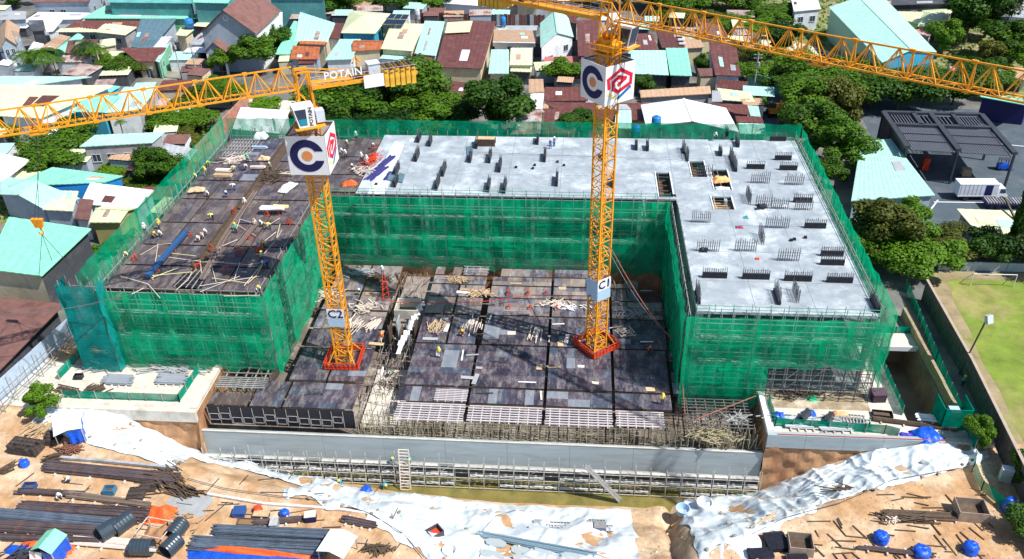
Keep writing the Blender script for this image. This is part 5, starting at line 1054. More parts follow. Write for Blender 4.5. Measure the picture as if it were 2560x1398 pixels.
# the villa
def villa():
    A, B_, C_, D_ = [G(*p, 6) for p in ((505, 122), (690, 100), (692, 10), (505, 20))]
    c = (A+C_)/2; t = thing('villa', 'tall villa with shade-tinted blue-grey front, big brown roof, two gables and white columns', 'house', (c.x, c.y, 0))
    x0, x1 = A.x+1, A.x+14.5; y0, y1 = A.y, A.y+20; r = 5.6; e = 10.2
    b = MB(); xm = (x0+x1)/2
    for (ax, bx) in ((x0-.6, xm), (xm, x1+.6)):
        za, zb = (e-.3, e+r) if ax < xm else (e+r, e-.3)
        b.hexa([(ax, y0-.8, za), (bx, y0-.8, zb), (bx, y1, zb), (ax, y1, za), (ax, y0-.8, za+.2), (bx, y0-.8, zb+.2), (bx, y1, zb+.2), (ax, y1, za+.2)])
    b.build('roof', brownroof, t)
    b = MB(); b.q((x0, y0, 0), (x1, y0, 0), (x1, y0, e), (xm, y0, e+r-.1), (x0, y0, e)); b.q((x0, y1, 0), (x0, y0, 0), (x0, y0, e), (x0, y1, e)); b.build('wall', bwall, t)  # blue-grey front and left walls: shade of those sides put into the colour
    b = MB(); b.q((x1, y0, 0), (x1, y1, 0), (x1, y1, e), (x1, y0, e)); b.q((x1, y1, 0), (x0, y1, 0), (x0, y1, e), (xm, y1, e+r), (x1, y1, e)); b.build('wall', wwall, t)  # sunlit right side painted white; the rear wall shares it
    # porch gable
    px0, px1, py = x0+1.2, x0+6.2, y0-3; pe = 6.4; pm = (px0+px1)/2; b = MB()
    for (ax, bx, za, zb) in ((px0-.4, pm, pe-.3, pe+2.2), (pm, px1+.4, pe+2.2, pe-.3)):
        b.hexa([(ax, py-.4, za), (bx, py-.4, zb), (bx, y0, zb), (ax, y0, za), (ax, py-.4, za+.15), (bx, py-.4, zb+.15), (bx, y0, zb+.15), (ax, y0, za+.15)])
    b.build('porch_roof', brownroof, t)
    b = MB(); b.q((px0, py, pe-.9), (px1, py, pe-.9), (px1, py, pe), (pm, py, pe+2.1), (px0, py, pe)); b.build('porch_gable', bwall, t)
    for x in (px0+.3, px1-.3): part_box('column', white, t, x-.25, py-.1, 0, x+.25, py+.4, pe-.9)
    def win_(x, y, z, w_, h_, side=False):
        if side: f = part_box('window', frame_m, t, x, y-w_/2, z, x+.06, y+w_/2, z+h_); p = part_box('pane', panewm, t, x+.02, y-w_/2+.1, z+.1, x+.09, y+w_/2-.1, z+h_-.1)
        else: f = part_box('window', frame_m, t, x-w_/2, y-.06, z, x+w_/2, y, z+h_); p = part_box('pane', panewm, t, x-w_/2+.1, y-.09, z+.1, x+w_/2-.1, y-.02, z+h_-.1)
        p.parent = f
    for x in (pm-.9, pm, pm+.9): win_(x, y0-.01, 3.4, .75, 2.4)
    win_(xm+3, y0-.01, 5, 1.3, 1.6); win_(pm, y0-.01, .1, 2.2, 2.2)
    for y in (y0+4, y0+9, y0+14): win_(x1+.005, y, 5.5, 1.0, 1.6, True); win_(x1+.005, y, 1.5, 1.0, 1.6, True)
    b = MB(); b.lathe((xm, y0-.05, e+r-2), [(.55, 0), (.7, 0), (.7, .12), (.55, .12), (.55, 0)], 18, (0, -1, 0)); b.build('gable_medallion', white, t)
villa()
# teal factory stripes, solar panels, tanks, signs, awnings
def tank(u, v, z, r, h, m, label, stand=True):
    p = G(u, v, z); t = thing('water_tank', label, 'water tank', tuple(p)); b = MB(); b.lathe(p, [(r*.95, 0), (r, .1), (r, h*.45), (r*1.04, h*.47), (r, h*.5), (r, h*.85), (r*.8, h*.95), (r*.3, h), (0, h)], 16); b.build('tank', m, t, smooth=True)
    b = MB(); b.lathe(p+Vector((0, 0, h)), [(r*.28, -.05), (r*.28, .15), (0, .18)], 10); b.build('lid', m, t)
    if stand:
        b = MB()
        for x, y in ((-1, -1), (1, -1), (1, 1), (-1, 1)): b.bar(p+Vector((x*r*.7, y*r*.7, -1.4)), p+Vector((x*r*.7, y*r*.7, 0)), .12)
        b.box(p.x-r, p.y-r, p.z-.1, p.x+r, p.y+r, p.z); b.build('stand', darkm, t)
tank(474, 68, 5.0, 1.2, 2.4, tankb, 'wide blue water tank left of the villa')
tank(1258, 62, 4.9, .75, 2.2, tankb, 'blue water tank behind the bungalow')
tank(1590, 338, 3.2, .9, 2.2, mat('tank_deep_blue', (.02, .12, .55), rough=.3), 'deep blue water tank beside the orange base')
tank(1640, 314, 6.0, .95, 2.0, tankb, 'blue water tank on the roof edge of the white gabled warehouse')
tank(2466, 582, 2.2, 1.4, 1.2, mat('tank_steel', (.55, .58, .66), rough=.25, metal=.6), 'low steel water tank behind the cypress')
tank(1044, 48, 3.0, .8, 3.0, mat('tank_grey', (.5, .5, .55), rough=.5), 'grey chimney-like tank behind the cream roof')
p = [G(u, v, zz) for u, v, zz in ((956, 60, 6.6), (1008, 62, 6.6), (1024, 36, 7.4), (976, 34, 7.4))]; t = thing('solar_array', 'dark solar panels on the cream roof', 'solar panels', tuple(p[0]))
for i in range(3):
    for j in range(2):
        f = lambda s, q: (p[0]*(1-s)*(1-q)+p[1]*s*(1-q)+p[2]*s*q+p[3]*(1-s)*q)
        A = [f(s, q) for s, q in ((i/3+.01, j/2+.02), ((i+1)/3-.01, j/2+.02), ((i+1)/3-.01, (j+1)/2-.02), (i/3+.01, (j+1)/2-.02))]; b = MB(); b.hexa([a-Vector((0, 0, .05)) for a in A]+A); b.build('solar_panel', mat('solar', (.02, .03, .06), rough=.2), t)
# rusty corrugated boundary behind the houses
A, B_ = G(1052, 62), G(1362, 68); t = thing('corrugated_fence', 'grey and rust corrugated fence behind the bungalow', 'fence', tuple(A)); n = 34
for i in range(n):
    P, Q = A.lerp(B_, i/n), A.lerp(B_, (i+.96)/n); b = MB(); o = Vector((0, .1*(i % 2), 0)); b.hexa([P+o, Q+o, Q+o+Vector((0, .06, 0)), P+o+Vector((0, .06, 0))]+[a+Vector((0, 0, 3.2+rnd.random()*.4)) for a in (P+o, Q+o, Q+o+Vector((0, .06, 0)), P+o+Vector((0, .06, 0)))]); b.build('fence_panel', rnd.choice([brownroof, darkm, maroon, greyroof]), t)
def panel(name, m, pts, label, cat, zs, th=.08):
    P = [G(u, v, z) for (u, v), z in zip(pts, zs)]; b = MB(); n = (P[1]-P[0]).cross(P[3]-P[0]).normalized()*th; b.hexa([p-n for p in P]+P); c = sum(P, Vector())/4
    return lone(b, name, m, label, cat, (c.x, c.y, 0))
panel('roller_shutter', mat('shutter_green', (.2, .38, .28), rough=.6), [(1092, 188), (1146, 188), (1146, 170), (1092, 170)], 'faded green roller shutter under the biggest maroon roof', 'shutter', (1.2, 1.2, 3.4, 3.4))
panel('roller_shutter', bluet, [(1152, 190), (1196, 190), (1196, 170), (1150, 170)], 'bright blue roller shutter under the biggest maroon roof', 'shutter', (1.2, 1.2, 3.4, 3.4))
panel('sign_board', mat('sign_blue', (.02, .06, .45), rough=.5), [(1766, 188), (1808, 192), (1808, 178), (1766, 176)], 'blue sign board with a white frame below the skylight roof', 'sign', (2.2, 2.2, 3.6, 3.6))
panel('balustrade', wwall, [(1232, 116), (1338, 118), (1338, 108), (1232, 106)], 'white balustrade along the front of the tan flat roof', 'balustrade', (3.4, 3.4, 4.8, 4.8), .2)
panel('cream_roof_sheet', cream, [(1112, 83), (1174, 80), (1182, 52), (1118, 56)], 'cream patch laid on the biggest maroon roof', 'roof sheet', (6.1, 6.15, 6.5, 6.5))
for k, (u, v) in enumerate(((1692, 78), (1694, 88), (1696, 98), (1699, 108))):
    p = G(u, v, 6.2-k*.22); b = MB(); b.box(p.x-.1, p.y-.3, p.z-.3, p.x+1.6, p.y+.3, p.z+.05); lone(b, 'roof_vent', white, 'white strip vent on the maroon roof, %s from the back' % ORD[k], 'roof vent', p, 'strip vents on the maroon roof')
# street wall, brick wall, hoardings and boundary walls
def wallrun(name, pts, h, th, m, label, cat, seg, capm=None, partn='panel', z0=0):
    t = thing(name, label, cat, (pts[0][0], pts[0][1], z0)); sh = {}
    for a, c in zip(pts, pts[1:]):
        A, C = Vector((*a, z0)), Vector((*c, z0)); L = (C-A).length; n = max(1, int(L/seg)); d = (C-A)/L; nn = Vector((-d.y, d.x, 0))*th/2
        for i in range(n):
            P, Q = A.lerp(C, i/n), A.lerp(C, (i+.985)/n); j = nn*rnd.uniform(-.3, .3); hh = Vector((0, 0, h+rnd.uniform(-.04, .04))); b = MB(); R = [P-nn+j, Q-nn+j, Q+nn+j, P+nn+j]; b.hexa(R+[r+hh for r in R]); b.build(partn, m, t)
        if capm: b = MB(); b.bar(A+Vector((0, 0, h+.05)), C+Vector((0, 0, h+.05)), th+.15, .12); b.build('coping', capm, t)
    return t
g2 = lambda *a: tuple(G(*a))[:2]
wallrun('brick_wall', [g2(495, 404), g2(624, 264)], 3.2, .25, brick_m, 'pinkish brick wall with dark posts left of the left wing', 'wall', 4.2, partn='wall_section')
wallrun('street_wall', [g2(1866, 214), g2(1956, 240)], 3.4, .25, tealwall, 'teal painted street wall beside the trees', 'wall', 3.0, partn='wall_section')
hb_ = wallrun('site_hoarding', [g2(-40, 1048), g2(0, 1008), g2(236, 790)], 3.0, .08, mat('hoarding_blue', (.42, .52, .66), rough=.5, var=.12, scale=1), 'long pale blue site hoarding along the lower left edge', 'hoarding', 2.4, partn='sheet_panel')
scaffold(g2(-30, 1062), g2(262, 788), 0, 3.6, 'wobbly propping tubes in front of the pale blue hoarding', step=2.4, lift=1.6, depth=.7, n=-1, planks=0)
A0, A2 = g2(2318, 700, 3.6), g2(2560, 1158, 3.6); A1 = ((A0[0]+A2[0])/2+.4, (A0[1]+A2[1])/2)
wallrun('boundary_wall', [A0, A1, A2, (A2[0]-.8, A2[1]-14)], 3.6, .22, mat('shade_dark_wall', (.13, .10, .09), rough=.9, var=.4, scale=1.5), 'shade-darkened boundary wall between the site and the football field', 'wall', 3.2, capm=mat('wall_coping', (.42, .33, .28), rough=.9), partn='wall_section')  # wall colour darkened for the shade on its site side
wallrun('ramp_wall', [(47.6, 108), (47.6, 84)], 1.6, .4, mat('ramp_wall_mat', (.33, .27, .17), rough=.9, var=.25), 'tan concrete wall along the right side of the dark trench', 'wall', 3.4, partn='wall_section')
wallrun('field_wall', [(57, 121.5), (120, 121.5)], 1.5, .3, mat('field_wall_mat', (.36, .44, .5), rough=.8), 'low blue-grey wall at the far end of the football field', 'wall', 5, partn='wall_section')
def fencemesh(pts, h, label, m=gmesh, z0=0, step=2.0, seed=3):
    t = thing('mesh_fence', label, 'mesh fence', (*pts[0], z0))
    for a, c in zip(pts, pts[1:]):
        A, C = Vector((*a, z0)), Vector((*c, z0)); L = (C-A).length; n = max(1, int(L/step)); d = (C-A)/L; nn = Vector((-d.y, d.x, 0)); b = MB()
        b.grid(lambda s, q: A+d*L*s+nn*(.12*nz(s*L*.8, q*2, seed)+.08)+Vector((0, 0, h*q*(1+.06*nz(s*L*.6, seed)))), max(4, int(L/.6)), 3); b.build('mesh_panel', m, t, smooth=True)
        for i in range(n+1): P = A.lerp(C, i/n); o = MB(); o.bar(P, P+Vector((0, 0, h+.15)), .07); o.build('post', steel, t)
    return t
fencemesh([g2(160, 996), g2(450, 1006), g2(500, 930)], 1.3, 'green mesh fence round the front of the left storage yard')
fencemesh([g2(150, 950), g2(262, 830)], 1.4, 'green mesh strip along the left site path')
fencemesh([(24.9, 88), (25.0, 83), (38, 82.4), (39.5, 81.9)], 1.4, 'green mesh fence round the front of the right storage yard')
fencemesh([(41.3, 100), (41.2, 86)], 1.5, 'green mesh fence on the left side of the dark trench')
fencemesh([g2(2268, 700, 1.7), g2(2345, 880, 1.7), g2(2420, 1045, 1.7), (47.8, 80)], 1.7, 'long green mesh fence between the trench and the boundary wall')
fencemesh([(47.8, 79.5), (46.3, 76.5), (46.2, 73.5), (48.2, 70.2)], 1.5, 'sagging green mesh fence at the lower right corner of the yard')
fencemesh([(41.2, 103.6), (47.8, 103.6)], 1.2, 'green mesh across the rear of the trench bridge')
# green formwork box at the trench end
t = thing('shaft_box', 'green net-wrapped box frame with a pale chute at the trench end', 'net box', (46.5, 84.5, 0))
part_box('box_side', gmesh, t, 45, 83.6, 0, 48.4, 83.7, 3.2); part_box('box_side', gmesh, t, 45, 83.6, 0, 45.1, 86.6, 3.2); part_box('box_side', gmesh, t, 48.3, 83.6, 0, 48.4, 86.6, 3.2)
part_box('inner_box', palebl, t, 46.2, 84.3, .4, 47.4, 85.6, 2.2)
# field: goal, lamp, net posts
P = G(2425, 715); t = thing('football_goal', 'white football goal at the far end of the pitch', 'goal', tuple(P)); b = MB()
x0, y0 = P.x, P.y; b.path([(x0, y0, 0), (x0, y0, 2.2), (x0+6.4, y0, 2.2), (x0+6.4, y0, 0)], .12, 8); b.build('goal_frame', white, t)
b = MB(); b.path([(x0, y0, 2.2), (x0, y0+1.8, .3), (x0+6.4, y0+1.8, .3), (x0+6.4, y0, 2.2)], .06); b.build('net_support', steel, t)
P = G(2397, 935); t = thing('floodlight', 'leaning floodlight pole beside the football pitch', 'floodlight', tuple(P)); T_ = G(2466, 800, 9.2)
b = MB(); b.bar(P, T_, .22, n=8); b.build('pole', mat('pole_olive', (.09, .10, .06), rough=.6), t); b = MB(); b.obox(T_+Vector((.3, 0, .1)), (.9, .5, 1.1), .4, ('X', -.4)); b.build('lamp_head', mat('lamp_grey', (.5, .55, .58), rough=.4), t)
def lamp(u, v, h, label, m=None, arm=1.2):
    P = G(u, v); t = thing('street_lamp', label, 'street lamp', tuple(P)); b = MB(); pts = [P, P+Vector((.1, 0, h*.8)), P+Vector((.4, 0, h)), P+Vector((arm, 0, h+.2))]; b.path(pts, .14, 6); b.build('pole', m or steel, t); b = MB(); b.obox(P+Vector((arm+.3, 0, h+.18)), (.9, .3, .14)); b.build('lamp_head', white, t)
lamp(134, 196, 8, 'white street lamp standing among the palms'); lamp(500, 178, 6, 'white street lamp by the dark carport'); lamp(1988, 344, 3.5, 'small white lamp post behind the rear corner of the net')
def pole(u, v, h, label, arms=2):
    P = G(u, v); t = thing('utility_pole', label, 'utility pole', tuple(P)); b = MB(); b.bar(P, P+Vector((0, 0, h)), .3, n=8); b.build('pole', mat('pole_concrete', (.42, .41, .4), rough=.8), t)
    for k in range(arms): b = MB(); b.bar(P+Vector((-1, 0, h-.4-k*.8)), P+Vector((1, 0, h-.4-k*.8)), .12); b.build('crossarm', MATS['pole_concrete'], t)
    b = MB(); b.lathe(P+Vector((.3, -.3, h-3)), [(0, 0), (.3, 0), (.3, .9), (0, 1)], 10); b.build('transformer', mat('pole_steel', (.4, .42, .45), rough=.5), t); return P+Vector((0, 0, h-.4))
pa = pole(70, 192, 12, 'twin utility pole behind the left cream roof'); pb = pole(455, 200, 11, 'utility pole with tangled wires by the villa street'); pc = pole(496, 205, 10, 'slim utility pole in front of the dark carport'); pd = pole(1884, 226, 9, 'dark utility pole by the teal street wall')
b = MB()
for k in range(5):
    for a, c in ((pa, pb), (pb, pc)):
        L = [a.lerp(c, i/10)+Vector((0, .2*k, -.35*k-2.0*math.sin(math.pi*i/10))) for i in range(11)]; b.path(L, .04)
top(b.build('power_lines', darkm), 'dark power lines strung between the poles near the villa', 'power line')
# ---------------------------------------------------------------- steel canopy, truck, containers on the lot
t = thing('steel_canopy', 'grey steel canopy with two big louvred panels over the loading bay', 'canopy', tuple(G(2370, 430)))
cz = 6.5; Q = [G(u, v, cz) for u, v in ((2268, 372), (2536, 388), (2452, 290), (2208, 284))]
bl = lambda s, q, dz=0: Q[0]*(1-s)*(1-q)+Q[1]*s*(1-q)+Q[2]*s*q+Q[3]*(1-s)*q+Vector((0, 0, dz))
cg = mat('canopy_grey', (.045, .05, .065), rough=.55, var=.2, scale=.8); cl = mat('louvre_grey', (.13, .14, .18), rough=.5, var=.2, scale=2)
for s in (0, .48, 1): b = MB(); b.bar(bl(s, 0, .3), bl(s, 1, .3), 1.0, .5); b.build('main_beam', cg, t)
for q_ in (.64, 1): b = MB(); b.bar(bl(0, q_, .3), bl(1, q_, .3), .9, .45); b.build('cross_beam', cg, t)
for s in (.3, .7): b = MB(); b.bar(bl(s, .64, .3), bl(s, 1, .3), .8, .45); b.build('rear_beam', cg, t)
for (sa, sb) in ((.03, .45), (.51, .97)):
    P4 = [bl(sa, 0, -.25), bl(sb, 0, -.25), bl(sb, .62, -.25), bl(sa, .62, -.25)]; b = MB(); b.hexa(P4+[p+Vector((0, 0, .06)) for p in P4]); b.build('roof_panel', dwall, t); n = 18
    for i in range(n): s = sa+(sb-sa)*(i+.5)/n; b = MB(); b.bar(bl(s, -.03, .05), bl(s, .60, .05), .22, .10); b.build('louvre', cl, t)
    for q_ in (.2, .4): b = MB(); b.bar(bl(sa, q_, .2), bl(sb, q_, .2), .15); b.build('purlin', cg, t)
for (sa, sb) in ((.03, .27), (.33, .66), (.74, .97)):
    for i in range(8): s = sa+(sb-sa)*(i+.5)/8; b = MB(); b.bar(bl(s, .68, .0), bl(s, .97, .0), .16, .1); b.build('louvre', cl, t)
for s, q_ in ((0, 0), (.48, 0), (1, 0), (0, 1), (.48, 1), (1, 1), (0, .64), (1, .64)): P = bl(s, q_); b = MB(); b.bar((P.x, P.y, 0), P, .35); b.build('column', cg, t)
b = MB(); P, R_ = bl(0, 1), bl(1, 1); b.hexa([(P.x, P.y, 0), (R_.x, R_.y, 0), (R_.x, R_.y+.3, 0), (P.x, P.y+.3, 0), (P.x, P.y, 6), (R_.x, R_.y, 6), (R_.x, R_.y+.3, 6), (P.x, P.y+.3, 6)]); b.build('rear_wall', dwall, t)
b = MB(); P, R_ = bl(0, 1), bl(0, .1); b.hexa([(P.x, P.y, 0), (R_.x, R_.y, 0), (R_.x+.2, R_.y, 0), (P.x+.2, P.y, 0), (P.x, P.y, 6), (R_.x, R_.y, 6), (R_.x+.2, R_.y, 6), (P.x+.2, P.y, 6)]); b.build('side_wall', dwall, t)
# truck
P = G(2390, 503); ang = .04; t = thing('box_truck', 'white box truck with a dark side door parked on the asphalt lot', 'truck', (P.x, P.y, 0), ang)
def tl(fn, name, m): b = MB(); fn(b); o = bpy.data.objects.new(name, b.mesh(name, m)); COL.objects.link(o); o.parent = t; return o
tb_ = mat('truck_body', (.62, .66, .74), rough=.35, var=.12, scale=1)
tl(lambda b: b.box(0, 0, 1.0, 6.9, 2.4, 3.3), 'cargo_box', tb_); tl(lambda b: (b.box(0, -.03, 3.3, 6.95, 2.43, 3.38), b.box(0, -.02, .95, 6.9, .0, 1.1)), 'box_trim', white)
tl(lambda b: b.box(4.6, -.03, 1.15, 5.9, 0, 3.15), 'side_door', navy)
for k in range(6): tl(lambda b: b.box(.3+k*.7, -.02, 1.2, .34+k*.7, 0, 3.2), 'panel_seam', darkm)
tl(lambda b: b.hexa([(7.0, .1, .6), (8.9, .1, .6), (8.9, 2.3, .6), (7.0, 2.3, .6), (7.0, .15, 2.5), (8.2, .15, 2.5), (8.2, 2.25, 2.5), (7.0, 2.25, 2.5)]), 'cab', white)
tl(lambda b: (b.hexa([(7.4, .08, 1.6), (8.45, .08, 1.6), (8.45, .1, 1.6), (7.4, .1, 1.6), (7.4, .11, 2.35), (8.2, .11, 2.35), (8.2, .13, 2.35), (7.4, .13, 2.35)]), b.hexa([(8.62, .3, 1.55), (8.66, .3, 1.55), (8.66, 2.1, 1.55), (8.62, 2.1, 1.55), (8.24, .3, 2.4), (8.3, .3, 2.4), (8.3, 2.1, 2.4), (8.24, 2.1, 2.4)])), 'cab_window', panewm)
tl(lambda b: b.box(.2, .3, .55, 8.8, 2.1, .95), 'chassis', darkm)
for x in (1.6, 7.9):
    for y in (.15, 2.25): tl(lambda b: b.lathe((x, y-.13, .48), [(0, 0), (.48, 0), (.48, .26), (0, .26)], 16, (0, 1, 0)), 'wheel', black)
for y in (.4, 1.9): tl(lambda b: b.box(8.88, y-.15, .8, 8.95, y+.15, 1.05), 'headlight', frame_m)
P = G(2462, 524, 0); t = thing('flatbed_trailer', 'navy trailer with a ribbed load bed, half hidden at the lot edge', 'trailer', tuple(P)); b = MB(); b.box(P.x, P.y, .8, P.x+8, P.y+2.4, 1.1); b.build('bed', navy, t)
for i in range(16): b = MB(); b.box(P.x+.3+i*.48, P.y+.1, 1.1, P.x+.5+i*.48, P.y+2.3, 1.35); b.build('rib', steel, t)
for x in (1, 2.2, 6.5): b = MB(); b.lathe((P.x+x, P.y-.1, .45), [(0, 0), (.45, 0), (.45, .25), (0, .25)], 14, (0, 1, 0)); b.build('wheel', black, t)
def forklift(u, v, m, label):
    P = G(u, v); t = thing('forklift', label, 'forklift', tuple(P)); b = MB(); b.box(P.x-1.1, P.y-.6, .3, P.x+.8, P.y+.6, 1.2); b.build('body', m, t); b = MB()
    for x, y in ((-.9, -.5), (.5, -.5), (.5, .5), (-.9, .5)): b.bar(P+Vector((x, y, 1.2)), P+Vector((x, y, 2.2)), .1)
    b.box(P.x-1, P.y-.6, 2.2, P.x+.6, P.y+.6, 2.28); b.build('guard_frame', darkm, t); b = MB(); b.bar(P+Vector((.95, -.4, 0)), P+Vector((.95, -.4, 2.6)), .12); b.bar(P+Vector((.95, .4, 0)), P+Vector((.95, .4, 2.6)), .12); b.box(P.x+.95, P.y-.45, .15, P.x+2.0, P.y-.3, .2); b.box(P.x+.95, P.y+.3, .15, P.x+2.0, P.y+.45, .2); b.build('mast', darkm, t)
    for x in (-.7, .6):
        for y in (-.65, .5): b = MB(); b.lathe((P.x+x, P.y+y, .3), [(0, 0), (.3, 0), (.3, .16), (0, .16)], 12, (0, 1, 0)); b.build('wheel', black, t)
forklift(2506, 424, bluet, 'blue forklift under the right end of the steel canopy')
P = G(2310, 424); t = thing('crate_stack', 'stack of red crates under the left louvres', 'crates', tuple(P))
for k in range(6): b = MB(); b.box(P.x-.6, P.y-.5, k*.42+.02, P.x+.6, P.y+.5, k*.42+.4); b.build('crate', redm, t)
P = G(2413, 438); b = MB(); b.box(P.x-.8, P.y-.6, .2, P.x+.8, P.y+.6, 1.4); b.box(P.x-.85, P.y-.65, 0, P.x+.85, P.y-.4, .2); b.box(P.x-.85, P.y+.4, 0, P.x+.85, P.y+.65, .2); lone(b, 'cardboard_box', wood, 'tan cardboard box on a pallet in front of the canopy', 'box', P)
P = G(1933, 288); t = thing('excavator', 'orange excavator parked on the street between houses and trees', 'excavator', tuple(P)); eo = mat('digger_orange', (.75, .3, .03), rough=.5)
b = MB(); b.box(P.x-1.2, P.y-1.6, .9, P.x+1.4, P.y+1.6, 2.2); b.build('body', eo, t); b = MB(); b.box(P.x-1.2, P.y-1.5, 2.2, P.x, P.y+.2, 3.2); b.build('cab', darkm, t); b = MB(); b.box(P.x-1.4, P.y-1.8, 0, P.x-.8, P.y+1.8, .8); b.box(P.x+.9, P.y-1.8, 0, P.x+1.5, P.y+1.8, .8); b.build('track', black, t)
b = MB(); b.path([P+Vector((.6, -1.2, 1.8)), P+Vector((.7, -3.2, 4.6)), P+Vector((.7, -5.2, 3.2)), P+Vector((.7, -5.6, .9))], .4); b.build('boom', eo, t); b = MB(); b.obox(P+Vector((.7, -5.6, .6)), (.9, .8, .8)); b.build('bucket', darkm, t)

# ---------------------------------------------------------------- trees
def crownmesh(kind, lm, seed, n=9500):
    r = random.Random(seed); b = MB(); lobes = []
    for i in range(22 if kind == 'round' else 20):
        a = r.uniform(0, 2*math.pi); d = r.uniform(.1, .8); zz = r.uniform(-.5, .62); lobes.append((d*math.cos(a), d*math.sin(a), zz, r.uniform(.24, .42)*(1-.25*abs(zz))))
    if kind == 'tall': lobes = [(r.uniform(-.22, .22), r.uniform(-.22, .22), -1+2*i/13, .34*(1.15-abs(-1+2*i/13)*.6)) for i in range(14)]
    if kind == 'wide': lobes = [(x*1.25, y*1.25, z*.55, rr*1.05) for x, y, z, rr in lobes]
    for i in range(n):
        lx, ly, lz, lr = r.choice(lobes); v = Vector((r.gauss(0, 1), r.gauss(0, 1), r.gauss(0, 1))).normalized()
        rad = lr*(r.uniform(.6, 1.06)); c = Vector((lx, ly, lz))+v*rad; s = r.uniform(.022, .052)
        nrm = (v+Vector((r.uniform(-.8, .8), r.uniform(-.8, .8), r.uniform(-.2, .9)))).normalized(); x = nrm.cross(Vector((0, 0, 1))).normalized()*s*r.uniform(.8, 1.5); y = nrm.cross(x).normalized()*s
        b.q(c-x-y*.4, c+x*.2-y, c+x+y*.4, c-x*.2+y)
    return b.mesh('crown', lm)
def palmcrown(lm, seed):
    r = random.Random(seed); b = MB()
    for k in range(16):
        a = k*2.4; up_ = r.uniform(.1, .9); pts = [Vector((math.cos(a)*d, math.sin(a)*d, up_*d-d*d*(.55+.5*up_*.6))) for d in (0, .3, .6, .9, 1.15)]
        for p, q in zip(pts, pts[1:]):
            b.bar(p, q, .02)
            for i in range(5):
                c = p.lerp(q, i/5); sd_ = Vector((-math.sin(a), math.cos(a), -.35))
                for s in (-1, 1): e = c+Vector((sd_.x*s, sd_.y*s, sd_.z))*.28+(q-p)*.5; b.q(c, c+(q-p)*.16, e, e-(q-p)*.05)
    return b.mesh('crown', lm)
CR = {}
for k in ('round', 'wide', 'tall'):
    for li in range(4): CR[(k, li)] = crownmesh(k, LEAF[li], hash((len(k), li, 5)) % 999)
CR[('palm', 1)] = palmcrown(LEAF[0], 4)
q = MB(); q.lathe((0, 0, 0), [(.034, 0), (.026, .3), (.02, .65), (.012, 1.0)], 8)
for a in range(5): q.bar((0, 0, .5+.05*a), (.35*math.cos(a*1.3), .35*math.sin(a*1.3), .95), .025)
trunkme = q.mesh('trunk', bark)
q = MB(); q.lathe((0, 0, 0), [(.035, 0), (.022, .4), (.02, 1.0)], 8); palmtrunk = q.mesh('trunk', bark)
def tree(u, v, h, rad, kind, li, label, z=0, name='tree', cat='tree', trunk=.35, squash=.8):
    p = G(u, v, z); t = thing(name, label, cat, tuple(p), rnd.uniform(0, 6.28))
    rad *= 1.22 if kind != 'tall' else 1.0; h *= 1.04; H = h; th = H*trunk*.75; rz_ = (H-th*.6)/2 if kind != 'palm' else rad
    o = inst(palmtrunk if kind == 'palm' else trunkme, 'trunk', t, (0, 0, 0), 0, (max(H*.9, rad), max(H*.9, rad), H*(1 if kind == 'palm' else .8)))
    inst(CR[(kind, li)], 'crown', t, (0, 0, H if kind == 'palm' else H-rz_*.95), rnd.uniform(0, 6), (rad*rnd.uniform(.88, 1.12), rad*rnd.uniform(.88, 1.12), rz_*1.1 if kind != 'palm' else rad*.9))
    return t
